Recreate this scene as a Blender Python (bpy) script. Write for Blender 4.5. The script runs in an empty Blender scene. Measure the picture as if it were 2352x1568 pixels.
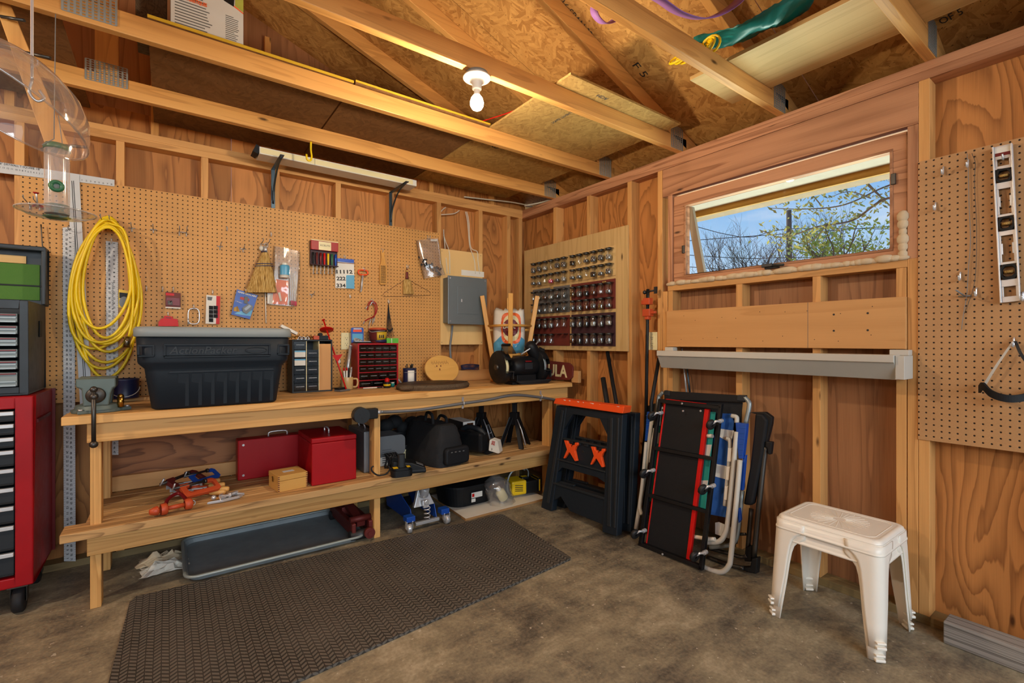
import bpy, bmesh, math, random
from mathutils import Vector, Matrix, Quaternion
random.seed(7)
SC = bpy.context.scene
COL = SC.collection
PI = math.pi
V = Vector
# ---------------------------------------------------------------- camera geometry (room: x<0, y<0, corner of the two walls at the origin)
TH = math.radians(36.1)
FX, FY = math.sin(TH), math.cos(TH)
CAM = V((-2.68, -3.51, 1.237)); FPX = 1086.0
def _ray(px, py):
    u = (px - 1176) / FPX; w = (784 - py) / FPX
    return V((FX + FY * u, FY - FX * u, w))
def PY(px, py, y=0.0):            # point of the picture lying in the plane y = const (parallel to the back wall)
    d = _ray(px, py); return CAM + d * ((y - CAM.y) / d.y)
def PX(px, py, x=0.0):            # plane x = const (parallel to the right wall)
    d = _ray(px, py); return CAM + d * ((x - CAM.x) / d.x)
def PZ(px, py, z=0.0):            # horizontal plane
    d = _ray(px, py); return CAM + d * ((z - CAM.z) / d.z)
# ---------------------------------------------------------------- node materials
MATS = {}
def srgb(h):
    if isinstance(h, str):
        c = [int(h[i:i + 2], 16) / 255 for i in (0, 2, 4)]
        return tuple(x / 12.92 if x <= .04045 else ((x + .055) / 1.055) ** 2.4 for x in c) + (1.0,)
    return tuple(h) + (1.0,) if len(h) == 3 else tuple(h)
class NT:
    def __init__(s, name):
        s.m = bpy.data.materials.new(name); s.m.use_nodes = True
        s.t = s.m.node_tree; s.n = s.t.nodes; s.l = s.t.links
        s.n.clear()
        s.out = s.n.new('ShaderNodeOutputMaterial')
        s.b = s.n.new('ShaderNodeBsdfPrincipled'); s.l.new(s.b.outputs[0], s.out.inputs[0])
        MATS[name] = s.m
    def set(s, sock, v):
        if hasattr(v, 'node'): s.l.new(v, sock)
        else: sock.default_value = v
    def node(s, typ, ins=(), **kw):
        n = s.n.new('ShaderNode' + typ)
        for k, v in kw.items(): setattr(n, k, v)
        for k, v in (ins.items() if isinstance(ins, dict) else enumerate(ins)):
            if v is not None: s.set(n.inputs[k], v)
        return n
    def math(s, op, a, b=0.0, c=0.0, clamp=False):
        n = s.node('Math', (a, b, c), operation=op); n.use_clamp = clamp; return n.outputs[0]
    def vmath(s, op, a, b=(0, 0, 0), out=0):
        return s.node('VectorMath', (a, b), operation=op).outputs[out]
    def mix(s, f, a, b, mode='MIX'):
        n = s.n.new('ShaderNodeMix'); n.data_type = 'RGBA'; n.blend_type = mode
        s.set(n.inputs[0], f); s.set(n.inputs[6], a); s.set(n.inputs[7], b); return n.outputs[2]
    def ramp(s, f, stops, interp='LINEAR'):
        n = s.n.new('ShaderNodeValToRGB'); s.l.new(f, n.inputs[0]); e = n.color_ramp.elements; n.color_ramp.interpolation = interp
        while len(e) < len(stops): e.new(0.5)
        for k, (p, c) in enumerate(stops): e[k].position = p; e[k].color = srgb(c) if not isinstance(c, (int, float)) else (c, c, c, 1)
        return n.outputs[0]
    def noise(s, vec, scale=5, detail=3, rough=.5, dist=0.0):
        n = s.node('TexNoise', {'Vector': vec, 'Scale': scale, 'Detail': detail, 'Roughness': rough, 'Distortion': dist}); return n.outputs[0]
    def voro(s, vec, scale=5, feature='F1', rnd=1.0):
        return s.node('TexVoronoi', {'Vector': vec, 'Scale': scale, 'Randomness': rnd}, feature=feature)
    def uv(s): return s.node('UVMap').outputs[0]
    def obj(s): return s.node('TexCoord').outputs[3]
    def rnd(s): return s.node('ObjectInfo').outputs['Random']
    def scale(s, vec, sc, loc=(0, 0, 0), rot=(0, 0, 0)):
        return s.node('Mapping', {'Vector': vec, 'Location': loc, 'Rotation': rot, 'Scale': sc}).outputs[0]
    def bump(s, h, strength=.3, dist=.01):
        n = s.node('Bump', {'Height': h, 'Strength': strength, 'Distance': dist}); s.l.new(n.outputs[0], s.b.inputs['Normal'])
    def fin(s, col=None, rough=.5, metal=0.0, spec=.5, **kw):
        if col is not None: s.set(s.b.inputs['Base Color'], col if hasattr(col, 'node') else srgb(col))
        s.set(s.b.inputs['Roughness'], rough); s.set(s.b.inputs['Metallic'], metal); s.set(s.b.inputs['Specular IOR Level'], spec)
        for k, v in kw.items(): s.set(s.b.inputs[k], v)
        return s.m
def plain(name, col, rough=.5, metal=0.0, var=.06, spec=.5, bump=0.0, bscale=60, **kw):
    """one-colour material with slight worn mottling"""
    t = NT(name); o = t.obj()
    n = t.noise(o, 9, 4, .6)
    k = t.math('MULTIPLY_ADD', n, var * 2, 1 - var)
    c = t.mix(1.0, srgb(col), t.node('CombineColor', (k, k, k)).outputs[0], 'MULTIPLY')
    r = t.math('MULTIPLY_ADD', t.noise(o, 23, 2), .16, rough - .08, True)
    if bump: t.bump(t.noise(o, bscale, 3), bump, .004)
    return t.fin(c, r, metal, spec, **kw)
def wood(name, light, dark, rings=7.0, across=7.0, along=.9, contrast=.6, fine=.25, knots=.5, rough=.55, var=.22, spec=.3):
    t = NT(name); u = t.uv(); r = t.rnd()
    u = t.vmath('ADD', u, t.node('CombineXYZ', (t.math('MULTIPLY', r, 37.0), t.math('MULTIPLY', r, 91.0), 0.0)).outputs[0])
    a = t.scale(u, (along, across, 1))
    base = t.math('ADD', t.noise(a, 1.0, 2.5, .45, .3), t.math('MULTIPLY', t.noise(t.scale(u, (3, 60, 1)), 1.0, 2), .022))
    ring = t.math('FRACT', t.math('MULTIPLY', base, rings))
    ring = t.math('MULTIPLY', t.math('POWER', ring, 2.4), t.math('MULTIPLY', t.math('SUBTRACT', 1.0, ring), 14.0, clamp=True))
    fib = t.noise(t.scale(u, (4, 240, 1)), 1.0, 2, .6)
    big = t.noise(t.scale(u, (.7, 3.2, 1)), 1.0, 2)
    f = t.math('ADD', t.math('MULTIPLY', ring, contrast), t.math('MULTIPLY', t.math('SUBTRACT', fib, .5), fine * 2), clamp=True)
    f = t.math('ADD', f, t.math('MULTIPLY', t.math('SUBTRACT', big, .5), .55), clamp=True)
    c = t.mix(f, srgb(light), srgb(dark))
    if knots:
        vo = t.voro(t.scale(u, (4.2, 13.0, 1)), 1.0)
        d = vo.outputs['Distance']
        sel = t.math('LESS_THAN', t.node('SeparateColor', (vo.outputs['Color'],)).outputs[0], .4 * knots)
        kn = t.math('MULTIPLY', sel, t.math('SUBTRACT', 1.0, t.math('MULTIPLY', t.math('SUBTRACT', d, .05), 11.0, clamp=True), clamp=True))
        c = t.mix(t.math('MULTIPLY', kn, .85), c, srgb('2e170c'))
    val = t.math('MULTIPLY_ADD', r, var, 1 - var / 2)
    c = t.mix(1.0, c, t.node('CombineColor', (val, val, val)).outputs[0], 'MULTIPLY')
    t.bump(fib, .12, .002)
    return t.fin(c, t.math('MULTIPLY_ADD', fib, .2, rough - .1), 0, spec)
def osb(name, light, dark, sc=1.0, rough=.7, gain=1.0):
    t = NT(name); u = t.uv()
    w = t.node('TexNoise', {'Vector': u, 'Scale': 5.0, 'Detail': 2.0}).outputs[1]
    u2 = t.vmath('ADD', u, t.vmath('MULTIPLY', w, (.03, .03, 0)))
    cols = []
    for k, (rot, s) in enumerate(((.35, (18, 75, 1)), (-.55, (15, 62, 1)), (1.25, (20, 80, 1)))):
        v = t.voro(t.scale(t.scale(u2, (1, 1, 1), (k * 3.1, k * 1.7, 0), (0, 0, rot)), tuple(q * sc for q in s[:2]) + (1,)), 1.0)
        cols.append((t.node('SeparateColor', (v.outputs['Color'],)).outputs[k % 3], v.outputs['Distance']))
    pick = t.noise(t.scale(u, (9 * sc, 9 * sc, 1)), 1.0, 2)
    a = t.mix(t.math('GREATER_THAN', pick, .5), t.node('CombineColor', (cols[0][0],) * 3).outputs[0], t.node('CombineColor', (cols[1][0],) * 3).outputs[0])
    a = t.mix(t.math('GREATER_THAN', t.noise(t.scale(u, (13 * sc, 13 * sc, 1), (5, 5, 0)), 1.0, 2), .56), a, t.node('CombineColor', (cols[2][0],) * 3).outputs[0])
    f = t.math('ADD', t.math('MULTIPLY_ADD', a, .5, .22), t.math('MULTIPLY', t.math('SUBTRACT', t.noise(u, 2.2, 3), .5), .6)); f = t.math('ADD', f, t.math('MULTIPLY', t.math('SUBTRACT', t.noise(t.scale(u, (60, 25, 1), (0, 0, 0), (0, 0, .4)), 1.0, 3, .7), .5), .45))
    mid = tuple((p + q) / 2 for p, q in zip(srgb(light), srgb(dark)))
    c = t.ramp(f, ((0.02, dark), (.45, mid[:3]), (.97, light)))
    spk = t.math('GREATER_THAN', t.noise(u, 95 * sc, 2), .69)
    c = t.mix(t.math('MULTIPLY', spk, .7), c, srgb('2c1808'))
    t.bump(a, .2, .003)
    return t.fin(c, rough, 0, .3)
def pegboard(name, col, hole='1c0f06'):
    t = NT(name); u = t.uv()
    g = t.vmath('FRACTION', t.vmath('MULTIPLY', u, (1 / .0254, 1 / .0254, 0)))
    d = t.vmath('LENGTH', t.vmath('SUBTRACT', g, (.5, .5, 0)), out=1)
    h = t.math('LESS_THAN', d, .135)
    n = t.noise(u, 3.5, 5, .6); f2 = t.noise(u, 160, 2)
    k = t.math('ADD', t.math('MULTIPLY_ADD', n, .5, .62), t.math('MULTIPLY', f2, .2))
    c = t.mix(1.0, srgb(col), t.node('CombineColor', (k, k, k)).outputs[0], 'MULTIPLY')
    c = t.mix(h, c, srgb(hole))
    t.bump(t.math('SUBTRACT', 1.0, t.math('MULTIPLY', t.math('SUBTRACT', .17, d), 14.0, clamp=True), clamp=True), .5, .004)
    return t.fin(c, .52, 0, .35)
def clear(name, tint=(1, 1, 1), gloss=.16, rough=.04, alpha_tint=None, cloud=0.0, grz=.55):
    """thin clear plastic or glass: mostly see-through with reflections that rise at grazing angles"""
    t = NT(name); n = t.n
    tr = t.node('BsdfTransparent', (srgb(tint),)); gl = t.node('BsdfGlossy', {'Color': (1, 1, 1, 1), 'Roughness': rough})
    lw = t.node('LayerWeight', {'Blend': .35})
    f = t.math('MULTIPLY_ADD', t.math('POWER', lw.outputs[1], 2.0), grz, gloss * .45, True)
    mx = t.node('MixShader', (f, tr.outputs[0], gl.outputs[0]))
    last = mx.outputs[0]
    if cloud:
        df = t.node('BsdfDiffuse', {'Color': srgb(alpha_tint or (.85, .85, .85))})
        cf = t.math('MULTIPLY', t.noise(t.obj(), 14, 3), cloud, clamp=True)
        last = t.node('MixShader', (cf, last, df.outputs[0])).outputs[0]
    t.l.new(last, t.out.inputs[0]); n.remove(t.b)
    return t.m
# ---------------------------------------------------------------- mesh builder
class M:
    """collects shapes; build() links them as ONE mesh object"""
    def __init__(s, bevel=0.0, smooth=False):
        s.bm = bmesh.new(); s.bev = bevel; s.smooth = smooth; s.mats = []
    def _mi(s, fs, mat):
        if mat is None: return
        if mat not in s.mats: s.mats.append(mat)
        for f in fs: f.material_index = s.mats.index(mat) + 1
    def poly(s, vs, fs, mat=None, smooth=False):
        vv = [s.bm.verts.new(v) for v in vs]; out = []
        for f in fs:
            try: q = s.bm.faces.new([vv[i] for i in f])
            except ValueError: continue
            q.smooth = smooth; out.append(q)
        s._mi(out, mat); return vv
    def box(s, c, d, rot=None, mat=None):
        c = V(c); h = [x / 2 for x in d]
        vs = [V((x * h[0], y * h[1], z * h[2])) for x in (-1, 1) for y in (-1, 1) for z in (-1, 1)]
        if rot is not None:
            mt = rot if isinstance(rot, Matrix) else Matrix.Rotation(rot, 3, 'Z')
            vs = [mt @ v for v in vs]
        s.poly([v + c for v in vs], [(0, 1, 3, 2), (4, 6, 7, 5), (0, 4, 5, 1), (2, 3, 7, 6), (0, 2, 6, 4), (1, 5, 7, 3)], mat); return s
    def span(s, a, b, mat=None):
        a, b = V(a), V(b); return s.box((a + b) / 2, [abs(x) for x in (b - a)], None, mat)
    def rbox(s, c, d, r=.01, seg=3, rot=None, mat=None, axis=2, taper=1.0):
        """box with rounded vertical edges along axis; taper scales the low end"""
        c = V(c); o = [0, 1, 2]; o.remove(axis); hx, hy, hz = d[o[0]] / 2, d[o[1]] / 2, d[axis] / 2
        r = min(r, hx * .999, hy * .999); pr = []
        for k, (sx, sy) in enumerate(((1, 1), (-1, 1), (-1, -1), (1, -1))):
            for i in range(seg + 1):
                a = (k + i / seg) * PI / 2; pr.append((sx * (hx - r) + math.cos(a) * r, sy * (hy - r) + math.sin(a) * r))
        n = len(pr); vs = []
        for z, t in ((-hz, taper), (hz, 1.0)):
            for p in pr:
                q = [0, 0, 0]; q[o[0]], q[o[1]], q[axis] = p[0] * t, p[1] * t, z; v = V(q)
                if rot is not None: v = (rot if isinstance(rot, Matrix) else Matrix.Rotation(rot, 3, 'Z')) @ v
                vs.append(v + c)
        fs = [(i, (i + 1) % n, n + (i + 1) % n, n + i) for i in range(n)] + [tuple(range(n))[::-1], tuple(range(n, 2 * n))]
        s.poly(vs, fs, mat); return s
    def cyl(s, a, b, r, r2=None, seg=16, caps=True, mat=None, smooth=True):
        a, b = V(a), V(b); r2 = r if r2 is None else r2; q = (b - a).to_track_quat('Z', 'Y')
        vs = []
        for p, rr in ((a, r), (b, r2)):
            for i in range(seg):
                an = 2 * PI * i / seg; vs.append(p + q @ V((math.cos(an) * rr, math.sin(an) * rr, 0)))
        vv = s.poly(vs, [(i, (i + 1) % seg, seg + (i + 1) % seg, seg + i) for i in range(seg)], mat, smooth)
        if caps:
            out = []
            if r > 1e-6: out.append(s.bm.faces.new(vv[:seg][::-1]))
            if r2 > 1e-6: out.append(s.bm.faces.new(vv[seg:]))
            s._mi(out, mat)
        return s
    def tube(s, pts, r, seg=8, closed=False, mat=None, caps=True):
        pts = [V(p) for p in pts]; n = len(pts); rr = r if isinstance(r, (list, tuple)) else [r] * n
        tans = []
        for i in range(n):
            a = pts[(i - 1) % n] if (closed or i > 0) else pts[0]; b = pts[(i + 1) % n] if (closed or i < n - 1) else pts[-1]
            d = b - a; tans.append(d.normalized() if d.length > 1e-9 else V((0, 0, 1)))
        up = V((0, 0, 1)) if abs(tans[0].z) < .9 else V((1, 0, 0))
        nm = (up - tans[0] * up.dot(tans[0])).normalized(); rings = []
        for i in range(n):
            nm = nm - tans[i] * nm.dot(tans[i])
            nm = nm.normalized() if nm.length > 1e-6 else tans[i].orthogonal().normalized()
            bn = tans[i].cross(nm)
            rings.append([s.bm.verts.new(pts[i] + (nm * math.cos(2 * PI * k / seg) + bn * math.sin(2 * PI * k / seg)) * rr[i]) for k in range(seg)])
        out = []
        for i in range(n if closed else n - 1):
            A, B2 = rings[i], rings[(i + 1) % n]
            for k in range(seg):
                f = s.bm.faces.new((A[k], A[(k + 1) % seg], B2[(k + 1) % seg], B2[k])); f.smooth = True; out.append(f)
        if not closed and caps:
            out.append(s.bm.faces.new(rings[0][::-1])); out.append(s.bm.faces.new(rings[-1]))
        s._mi(out, mat); return s
    def lathe(s, prof, c=(0, 0, 0), axis=(0, 0, 1), seg=24, mat=None, smooth=True, sx=1.0, sy=1.0):
        """prof: (radius, height) pairs along axis"""
        c = V(c); q = V(axis).to_track_quat('Z', 'Y'); rings = []; out = []
        for (r, h) in prof:
            if r < 1e-6: rings.append([s.bm.verts.new(c + q @ V((0, 0, h)))])
            else: rings.append([s.bm.verts.new(c + q @ V((math.cos(2 * PI * k / seg) * r * sx, math.sin(2 * PI * k / seg) * r * sy, h))) for k in range(seg)])
        for A, B2 in zip(rings, rings[1:]):
            for k in range(seg):
                j = (k + 1) % seg
                q4 = ([A[0]] if len(A) == 1 else [A[k], A[j]]) + ([B2[0]] if len(B2) == 1 else [B2[j], B2[k]])
                if len(q4) > 2:
                    f = s.bm.faces.new(q4); f.smooth = smooth; out.append(f)
        s._mi(out, mat); return s
    def ball(s, c, r, seg=16, mat=None, rot=None):
        r = (r, r, r) if isinstance(r, (int, float)) else r; c = V(c); n = seg // 2; vs = []; fs = []
        for i in range(n + 1):
            for k in range(seg):
                a, b = PI * i / n, 2 * PI * k / seg
                v = V((math.sin(a) * math.cos(b) * r[0], math.sin(a) * math.sin(b) * r[1], math.cos(a) * r[2]))
                if rot is not None: v = rot @ v
                vs.append(c + v)
        for i in range(n):
            for k in range(seg):
                fs.append((i * seg + k, (i + 1) * seg + k, (i + 1) * seg + (k + 1) % seg, i * seg + (k + 1) % seg))
        s.poly(vs, fs, mat, True); return s
    def prism(s, pts, vec, mat=None, smooth=False):
        """polygon of 3-D points pushed along vec"""
        pts = [V(p) for p in pts]; n = len(pts); vec = V(vec)
        s.poly(pts + [p + vec for p in pts], [tuple(range(n))[::-1], tuple(range(n, 2 * n))] + [(i, (i + 1) % n, n + (i + 1) % n, n + i) for i in range(n)], mat, smooth); return s
    def grid(s, fn, nu, nv, mat=None, closed=False, smooth=True):
        vs = [fn(i / nu, j / nv) for i in range(nu + (0 if closed else 1)) for j in range(nv + 1)]; N = nu if closed else nu + 1; fs = []
        for i in range(nu):
            for j in range(nv):
                a, b = i * (nv + 1) + j, ((i + 1) % N) * (nv + 1) + j; fs.append((a, b, b + 1, a + 1))
        s.poly(vs, fs, mat, smooth); return s
    def build(s, name, mat, parent=None, uvoff=None, merge=True, thick=0.0, sub=0, axis=None, xf=None):
        bm = s.bm
        if merge: bmesh.ops.remove_doubles(bm, verts=bm.verts, dist=1e-6)
        if xf is not None: bmesh.ops.transform(bm, matrix=xf, verts=bm.verts)
        bmesh.ops.recalc_face_normals(bm, faces=bm.faces)
        if s.bev:
            es = [e for e in bm.edges if len(e.link_faces) == 2 and e.calc_face_angle(0) > .6]
            try: bmesh.ops.bevel(bm, geom=es, offset=s.bev, segments=2, affect='EDGES', profile=.5, clamp_overlap=True)
            except Exception: pass
        lay = bm.loops.layers.uv.new('UVMap')
        if bm.verts:
            lo = [min(v.co[i] for v in bm.verts) for i in range(3)]; hi = [max(v.co[i] for v in bm.verts) for i in range(3)]
        else: lo = hi = [0, 0, 0]
        L = axis if axis is not None else max(range(3), key=lambda i: hi[i] - lo[i])
        ro = random.random() * 20 if uvoff is None else uvoff
        for f in bm.faces:
            N = max(range(3), key=lambda i: abs(f.normal[i]))
            ab = [i for i in range(3) if i != N]
            if L in ab: a = L; b = [i for i in ab if i != L][0]
            else: a, b = ab
            for lp in f.loops:
                co = lp.vert.co
                lp[lay].uv = (co[a] + (ro if uvoff is None else 0), co[b] + (ro + co[N] * .6 if uvoff is None else uvoff))
        me = bpy.data.meshes.new(name); bm.to_mesh(me); bm.free()
        me.materials.append(MATS[mat] if isinstance(mat, str) else mat)
        for m in s.mats: me.materials.append(MATS[m] if isinstance(m, str) else m)
        if s.smooth:
            for p in me.polygons: p.use_smooth = True
        o = bpy.data.objects.new(name, me); COL.objects.link(o)
        if thick:
            md = o.modifiers.new('solid', 'SOLIDIFY'); md.thickness = thick; md.offset = 0
        if sub:
            md = o.modifiers.new('sub', 'SUBSURF'); md.levels = sub; md.render_levels = sub
        attach(o, parent); return o
def attach(o, parent):
    if parent is None: return
    o.parent = parent
    if not parent.get('_local'):
        o.matrix_parent_inverse = base_matrix(parent).inverted()
def base_matrix(o):
    m = o.matrix_basis.copy()
    return base_matrix(o.parent) @ o.matrix_parent_inverse @ m if o.parent else m
LOCALS = []
def thing(name, label, cat, loc=(0, 0, 0), rotz=0.0, group=None, local=False, rot=None, kind=None):
    o = bpy.data.objects.new(name, None); COL.objects.link(o); o.empty_display_size = .05
    o.location = loc; o.rotation_euler = rot if rot is not None else (0, 0, rotz)
    if kind: o['kind'] = kind
    if label: o['label'] = label; o['category'] = cat
    if group: o['group'] = group
    if local: o['_local'] = 1; LOCALS.append(o)
    return o
def tag(o, label, cat, group=None, kind=None):
    o['label'] = label; o['category'] = cat
    if group: o['group'] = group
    if kind: o['kind'] = kind
    return o
def structure(o, label=None):
    o['kind'] = 'structure'
    if label: o['label'] = label
    return o
def dup(root, loc=None, rotz=None, label=None, group=None, rot=None):
    r = root.copy(); COL.objects.link(r)
    if loc is not None: r.location = loc
    if rotz is not None: r.rotation_euler = (0, 0, rotz)
    if rot is not None: r.rotation_euler = rot
    if label: r['label'] = label
    if group: r['group'] = group
    for ch in [c for c in bpy.data.objects if c.parent == root]:
        c = ch.copy(); COL.objects.link(c); c.parent = r; c.matrix_parent_inverse = ch.matrix_parent_inverse.copy()
        for g in [x for x in bpy.data.objects if x.parent == ch]:
            d = g.copy(); COL.objects.link(d); d.parent = c; d.matrix_parent_inverse = g.matrix_parent_inverse.copy()
    return r
def spline(pts, n=8, closed=False):
    """Catmull-Rom through the points"""
    P = [V(p) for p in pts]; out = []; N = len(P)
    for i in range(N if closed else N - 1):
        p0 = P[(i - 1) % N] if (closed or i > 0) else P[0] * 2 - P[1]
        p1, p2 = P[i], P[(i + 1) % N]
        p3 = P[(i + 2) % N] if (closed or i < N - 2) else P[-1] * 2 - P[-2]
        for k in range(n):
            t = k / n
            out.append(.5 * ((2 * p1) + (p2 - p0) * t + (2 * p0 - 5 * p1 + 4 * p2 - p3) * t * t + (3 * p1 - p0 - 3 * p2 + p3) * t ** 3))
    if not closed: out.append(P[-1])
    return out
def text(name, body, size, origin, right, up, mat, parent=None, depth=.0006, align='LEFT', bold=0.0, shear=0.0, sx=1.0):
    """lettering as a mesh; right / up are directions in the room"""
    cu = bpy.data.curves.new(name, 'FONT'); cu.body = body; cu.size = size; cu.extrude = depth / 2; cu.align_x = align; cu.offset = bold; cu.shear = shear; cu.resolution_u = 2
    to = bpy.data.objects.new(name + '_src', cu); COL.objects.link(to)
    dg = bpy.context.evaluated_depsgraph_get(); dg.update()
    me = bpy.data.meshes.new_from_object(to.evaluated_get(dg)); bpy.data.objects.remove(to); bpy.data.curves.remove(cu)
    right = V(right).normalized(); up = V(up); up = (up - right * up.dot(right)).normalized(); nz = right.cross(up)
    mt = Matrix((right * sx, up, nz)).transposed().to_4x4(); mt.translation = V(origin)
    me.transform(mt); me.materials.clear(); me.materials.append(MATS[mat] if isinstance(mat, str) else mat)
    me.name = name
    o = bpy.data.objects.new(name, me); COL.objects.link(o); attach(o, parent); return o
# ---------------------------------------------------------------- materials
wood('stud_wood', 'd39d5f', '94602f', rings=6, across=9, along=.7, contrast=.5, knots=.7)
wood('truss_wood', 'd8a05c', '9c6530', rings=6, across=9, along=.7, contrast=.45, knots=.8, rough=.42)
wood('header_wood', 'be8a66', '754429', rings=9, across=6, along=.5, contrast=.75, knots=.5)  # purplish brown: the haze near the window is put into this wood colour
wood('bench_wood', 'e0ac68', '9a6428', rings=8, across=11, along=.45, contrast=.55, fine=.3, knots=.9, rough=.5, var=.25)
wood('bench_worn', 'd0a46c', '5d3c20', rings=7, across=11, along=1.0, contrast=.75, knots=1.2, fine=.6, rough=.65, var=.4)
wood('plywood_wall', 'bd8047', '6d3f1d', rings=20, across=3.0, along=.8, contrast=.72, fine=.22, knots=.22, var=.25)
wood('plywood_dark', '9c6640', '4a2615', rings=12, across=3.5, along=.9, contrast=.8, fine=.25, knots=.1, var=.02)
wood('plywood_grey', 'a5744e', '5e3d28', rings=9, across=6, along=.4, contrast=.55, fine=.35, knots=.2)
wood('plank_pale', 'cd9a62', 'ad7842', rings=6, across=5, along=.35, contrast=.4, fine=.12, knots=.1, var=.05)
wood('ply_pale', 'cfae78', 'a9854c', rings=8, across=7, along=.4, contrast=.45, fine=.35, knots=.12)
wood('ply_light', 'e2bd80', 'c79a58', rings=5, across=5, along=.4, contrast=.3, fine=.15, knots=.05)
wood('spruce_pale', 'd8c9a0', 'b39c72', rings=5, across=8, along=.6, contrast=.3, fine=.3, knots=.6)
wood('treated_wood', '8a7650', '5d4c30', rings=5, across=9, along=.7, contrast=.5, knots=.2)
wood('weathered_wood', 'a09a92', '4b4540', rings=7, across=30, along=.18, contrast=.8, fine=.6, knots=.4, rough=.8, var=.02)
wood('stool_wood', 'd9a152', 'b0742e', rings=4, across=12, along=.8, contrast=.3, knots=.1, rough=.35)
wood('maple_wood', 'dba95c', 'bf873c', rings=5, across=8, along=.6, contrast=.3, knots=0, rough=.4)
wood('dark_slab', '3d2a22', '1e1512', rings=9, across=6, along=2, contrast=.6, knots=.2, rough=.6)
wood('bark', '5a4b3a', '2a2119', rings=12, across=20, along=12, contrast=.7, knots=0, rough=.9)
osb('osb_roof', 'd9a660', '8f5c28')
osb('osb_deck', '86603c', '634428', sc=.9)
osb('osb_pale', 'c9a868', '94713e', sc=1.0)
pegboard('pegboard_tan', 'd09a58')
pegboard('pegboard_grey', 'bd9062')
def mk_concrete():
    t = NT('concrete_floor'); o = t.obj()
    a = t.noise(o, 1.3, 8, .68, .6); b = t.noise(o, 5.5, 10, .72, .4); c = t.noise(o, 70, 3, .6); st = t.noise(t.scale(o, (1.5, 9, 1), (0, 0, 0), (0, 0, .6)), 1.6, 6, .7)
    f = t.math('ADD', t.math('MULTIPLY', a, .55), t.math('MULTIPLY', b, .55))
    f = t.math('ADD', f, t.math('MULTIPLY', t.math('SUBTRACT', st, .5), .25)); f = t.math('ADD', f, t.math('MULTIPLY', t.math('SUBTRACT', c, .5), .22))
    col = t.ramp(f, ((.34, '3a352e'), (.47, '6b6254'), (.60, '94886f'), (.78, 'c2b499')))
    spot = t.math('GREATER_THAN', t.noise(o, 38, 2, .5), .715)
    col = t.mix(t.math('MULTIPLY', spot, .6), col, srgb('cfc4b0'))
    t.bump(t.math('ADD', b, t.math('MULTIPLY', c, .4)), .2, .01)
    return t.fin(col, t.math('MULTIPLY_ADD', b, .35, .36), 0, .4)
mk_concrete()
def mk_mat():
    t = NT('rubber_mat'); u = t.uv()
    s = t.node('SeparateXYZ', (u,))
    zig = t.math('PINGPONG', t.math('MULTIPLY', s.outputs[0], 1 / .05), .5)
    w = t.math('FRACT', t.math('ADD', t.math('MULTIPLY', s.outputs[1], 1 / .024), t.math('MULTIPLY', zig, 1.6)))
    bar = t.math('GREATER_THAN', w, .45)
    cut = t.math('GREATER_THAN', t.math('FRACT', t.math('MULTIPLY', s.outputs[0], 1 / .025)), .14)
    h = t.math('MULTIPLY', bar, cut)
    n = t.noise(u, 4, 5, .6)
    spk = t.math('GREATER_THAN', t.noise(u, 120, 1), .74)
    col = t.ramp(n, ((.3, '2a2825'), (.7, '47433e')))
    col = t.mix(t.math('MULTIPLY', spk, .5), col, srgb('8d8578'))
    col = t.mix(t.math('MULTIPLY', h, .6), col, srgb('7d766c'))  # raised chevrons coloured lighter: their highlights are put into the colour
    t.bump(h, .7, .004)
    return t.fin(col, .58, 0, .35)
mk_mat()
P = plain
P('steel', 'c4c7ca', .32, .5); P('steel_dark', '54524f', .45, .9); P('galvanized', '9aa3a4', .42, .5, var=.2); P('chrome', 'dfe1e4', .2, .6)
P('aluminium', 'dadde0', .35, .5); P('brass', 'b58a3f', .3, 1.0); P('iron_green', '5c6a66', .5, .2, var=.15); P('cast_iron', '3a3a3c', .5, .7)
P('black_plastic', '131518', .5, spec=.3); P('tote_black', '18212a', .55, var=.08, spec=.3); P('tote_grey', '8b9496', .5); P('dark_grey', '23282d', .5, spec=.35)
P('grey_plastic', '6d7276', .45); P('panel_grey', '6d777c', .42, .3); P('case_grey', '7f8184', .4, .5); P('white_plastic', 'e9e4d8', .4); P('stool_white', 'f7f1e4', .33, var=.03)
P('white_paint', 'dedbd2', .5); P('rail_white', 'c6c2b8', .45, var=.05); P('rail_face', 'a9a9a3', .5, var=.05); P('cream', 'e6d9a8', .45); P('beige_mug', 'c9a972', .3)
P('red_paint', 'a00a15', .4, 0, var=.1, spec=.3); P('red_bright', 'c9120f', .42, spec=.3); P('red_dark', '6d1016', .4, .1); P('maroon', '6b2a22', .6); P('maroon_dark', '3a1c26', .6)
P('orange_plastic', 'f0531c', .42); P('orange_paint', 'bd4a24', .5, var=.15); P('orange_bag', 'ee6a2e', .35); P('yellow_cord', 'f2cf12', .38, var=.04); P('yellow_paint', 'e8c012', .45); P('yellow_edge', 'c9a526', .6, var=.2)
P('chest_black', '252b30', .42, .2); P('drawer_grey', '7f8a8b', .45, .1); P('green_felt', '4e7a34', .9, bump=.3, bscale=300); P('green_paint', '2f6b48', .4); P('green_box', '57b43a', .4)
P('blue_paint', '1c4fae', .35, .2); P('blue_fabric', '1c56a8', .8, bump=.2); P('blue_card', '1f4fae', .35); P('blue_light', '59a7cf', .35); P('teal_fabric', '1f9a94', .8, bump=.2); P('white_fabric', 'd5dadb', .8, bump=.2)
P('navy', '1b2348', .4); P('purple_strap', '8a5c9e', .7, bump=.3, bscale=200); P('teal_sheet', '157f7c', .3); P('rubber', '17171a', .7); P('black_fabric', '15171b', .85, bump=.4, bscale=240)
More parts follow.
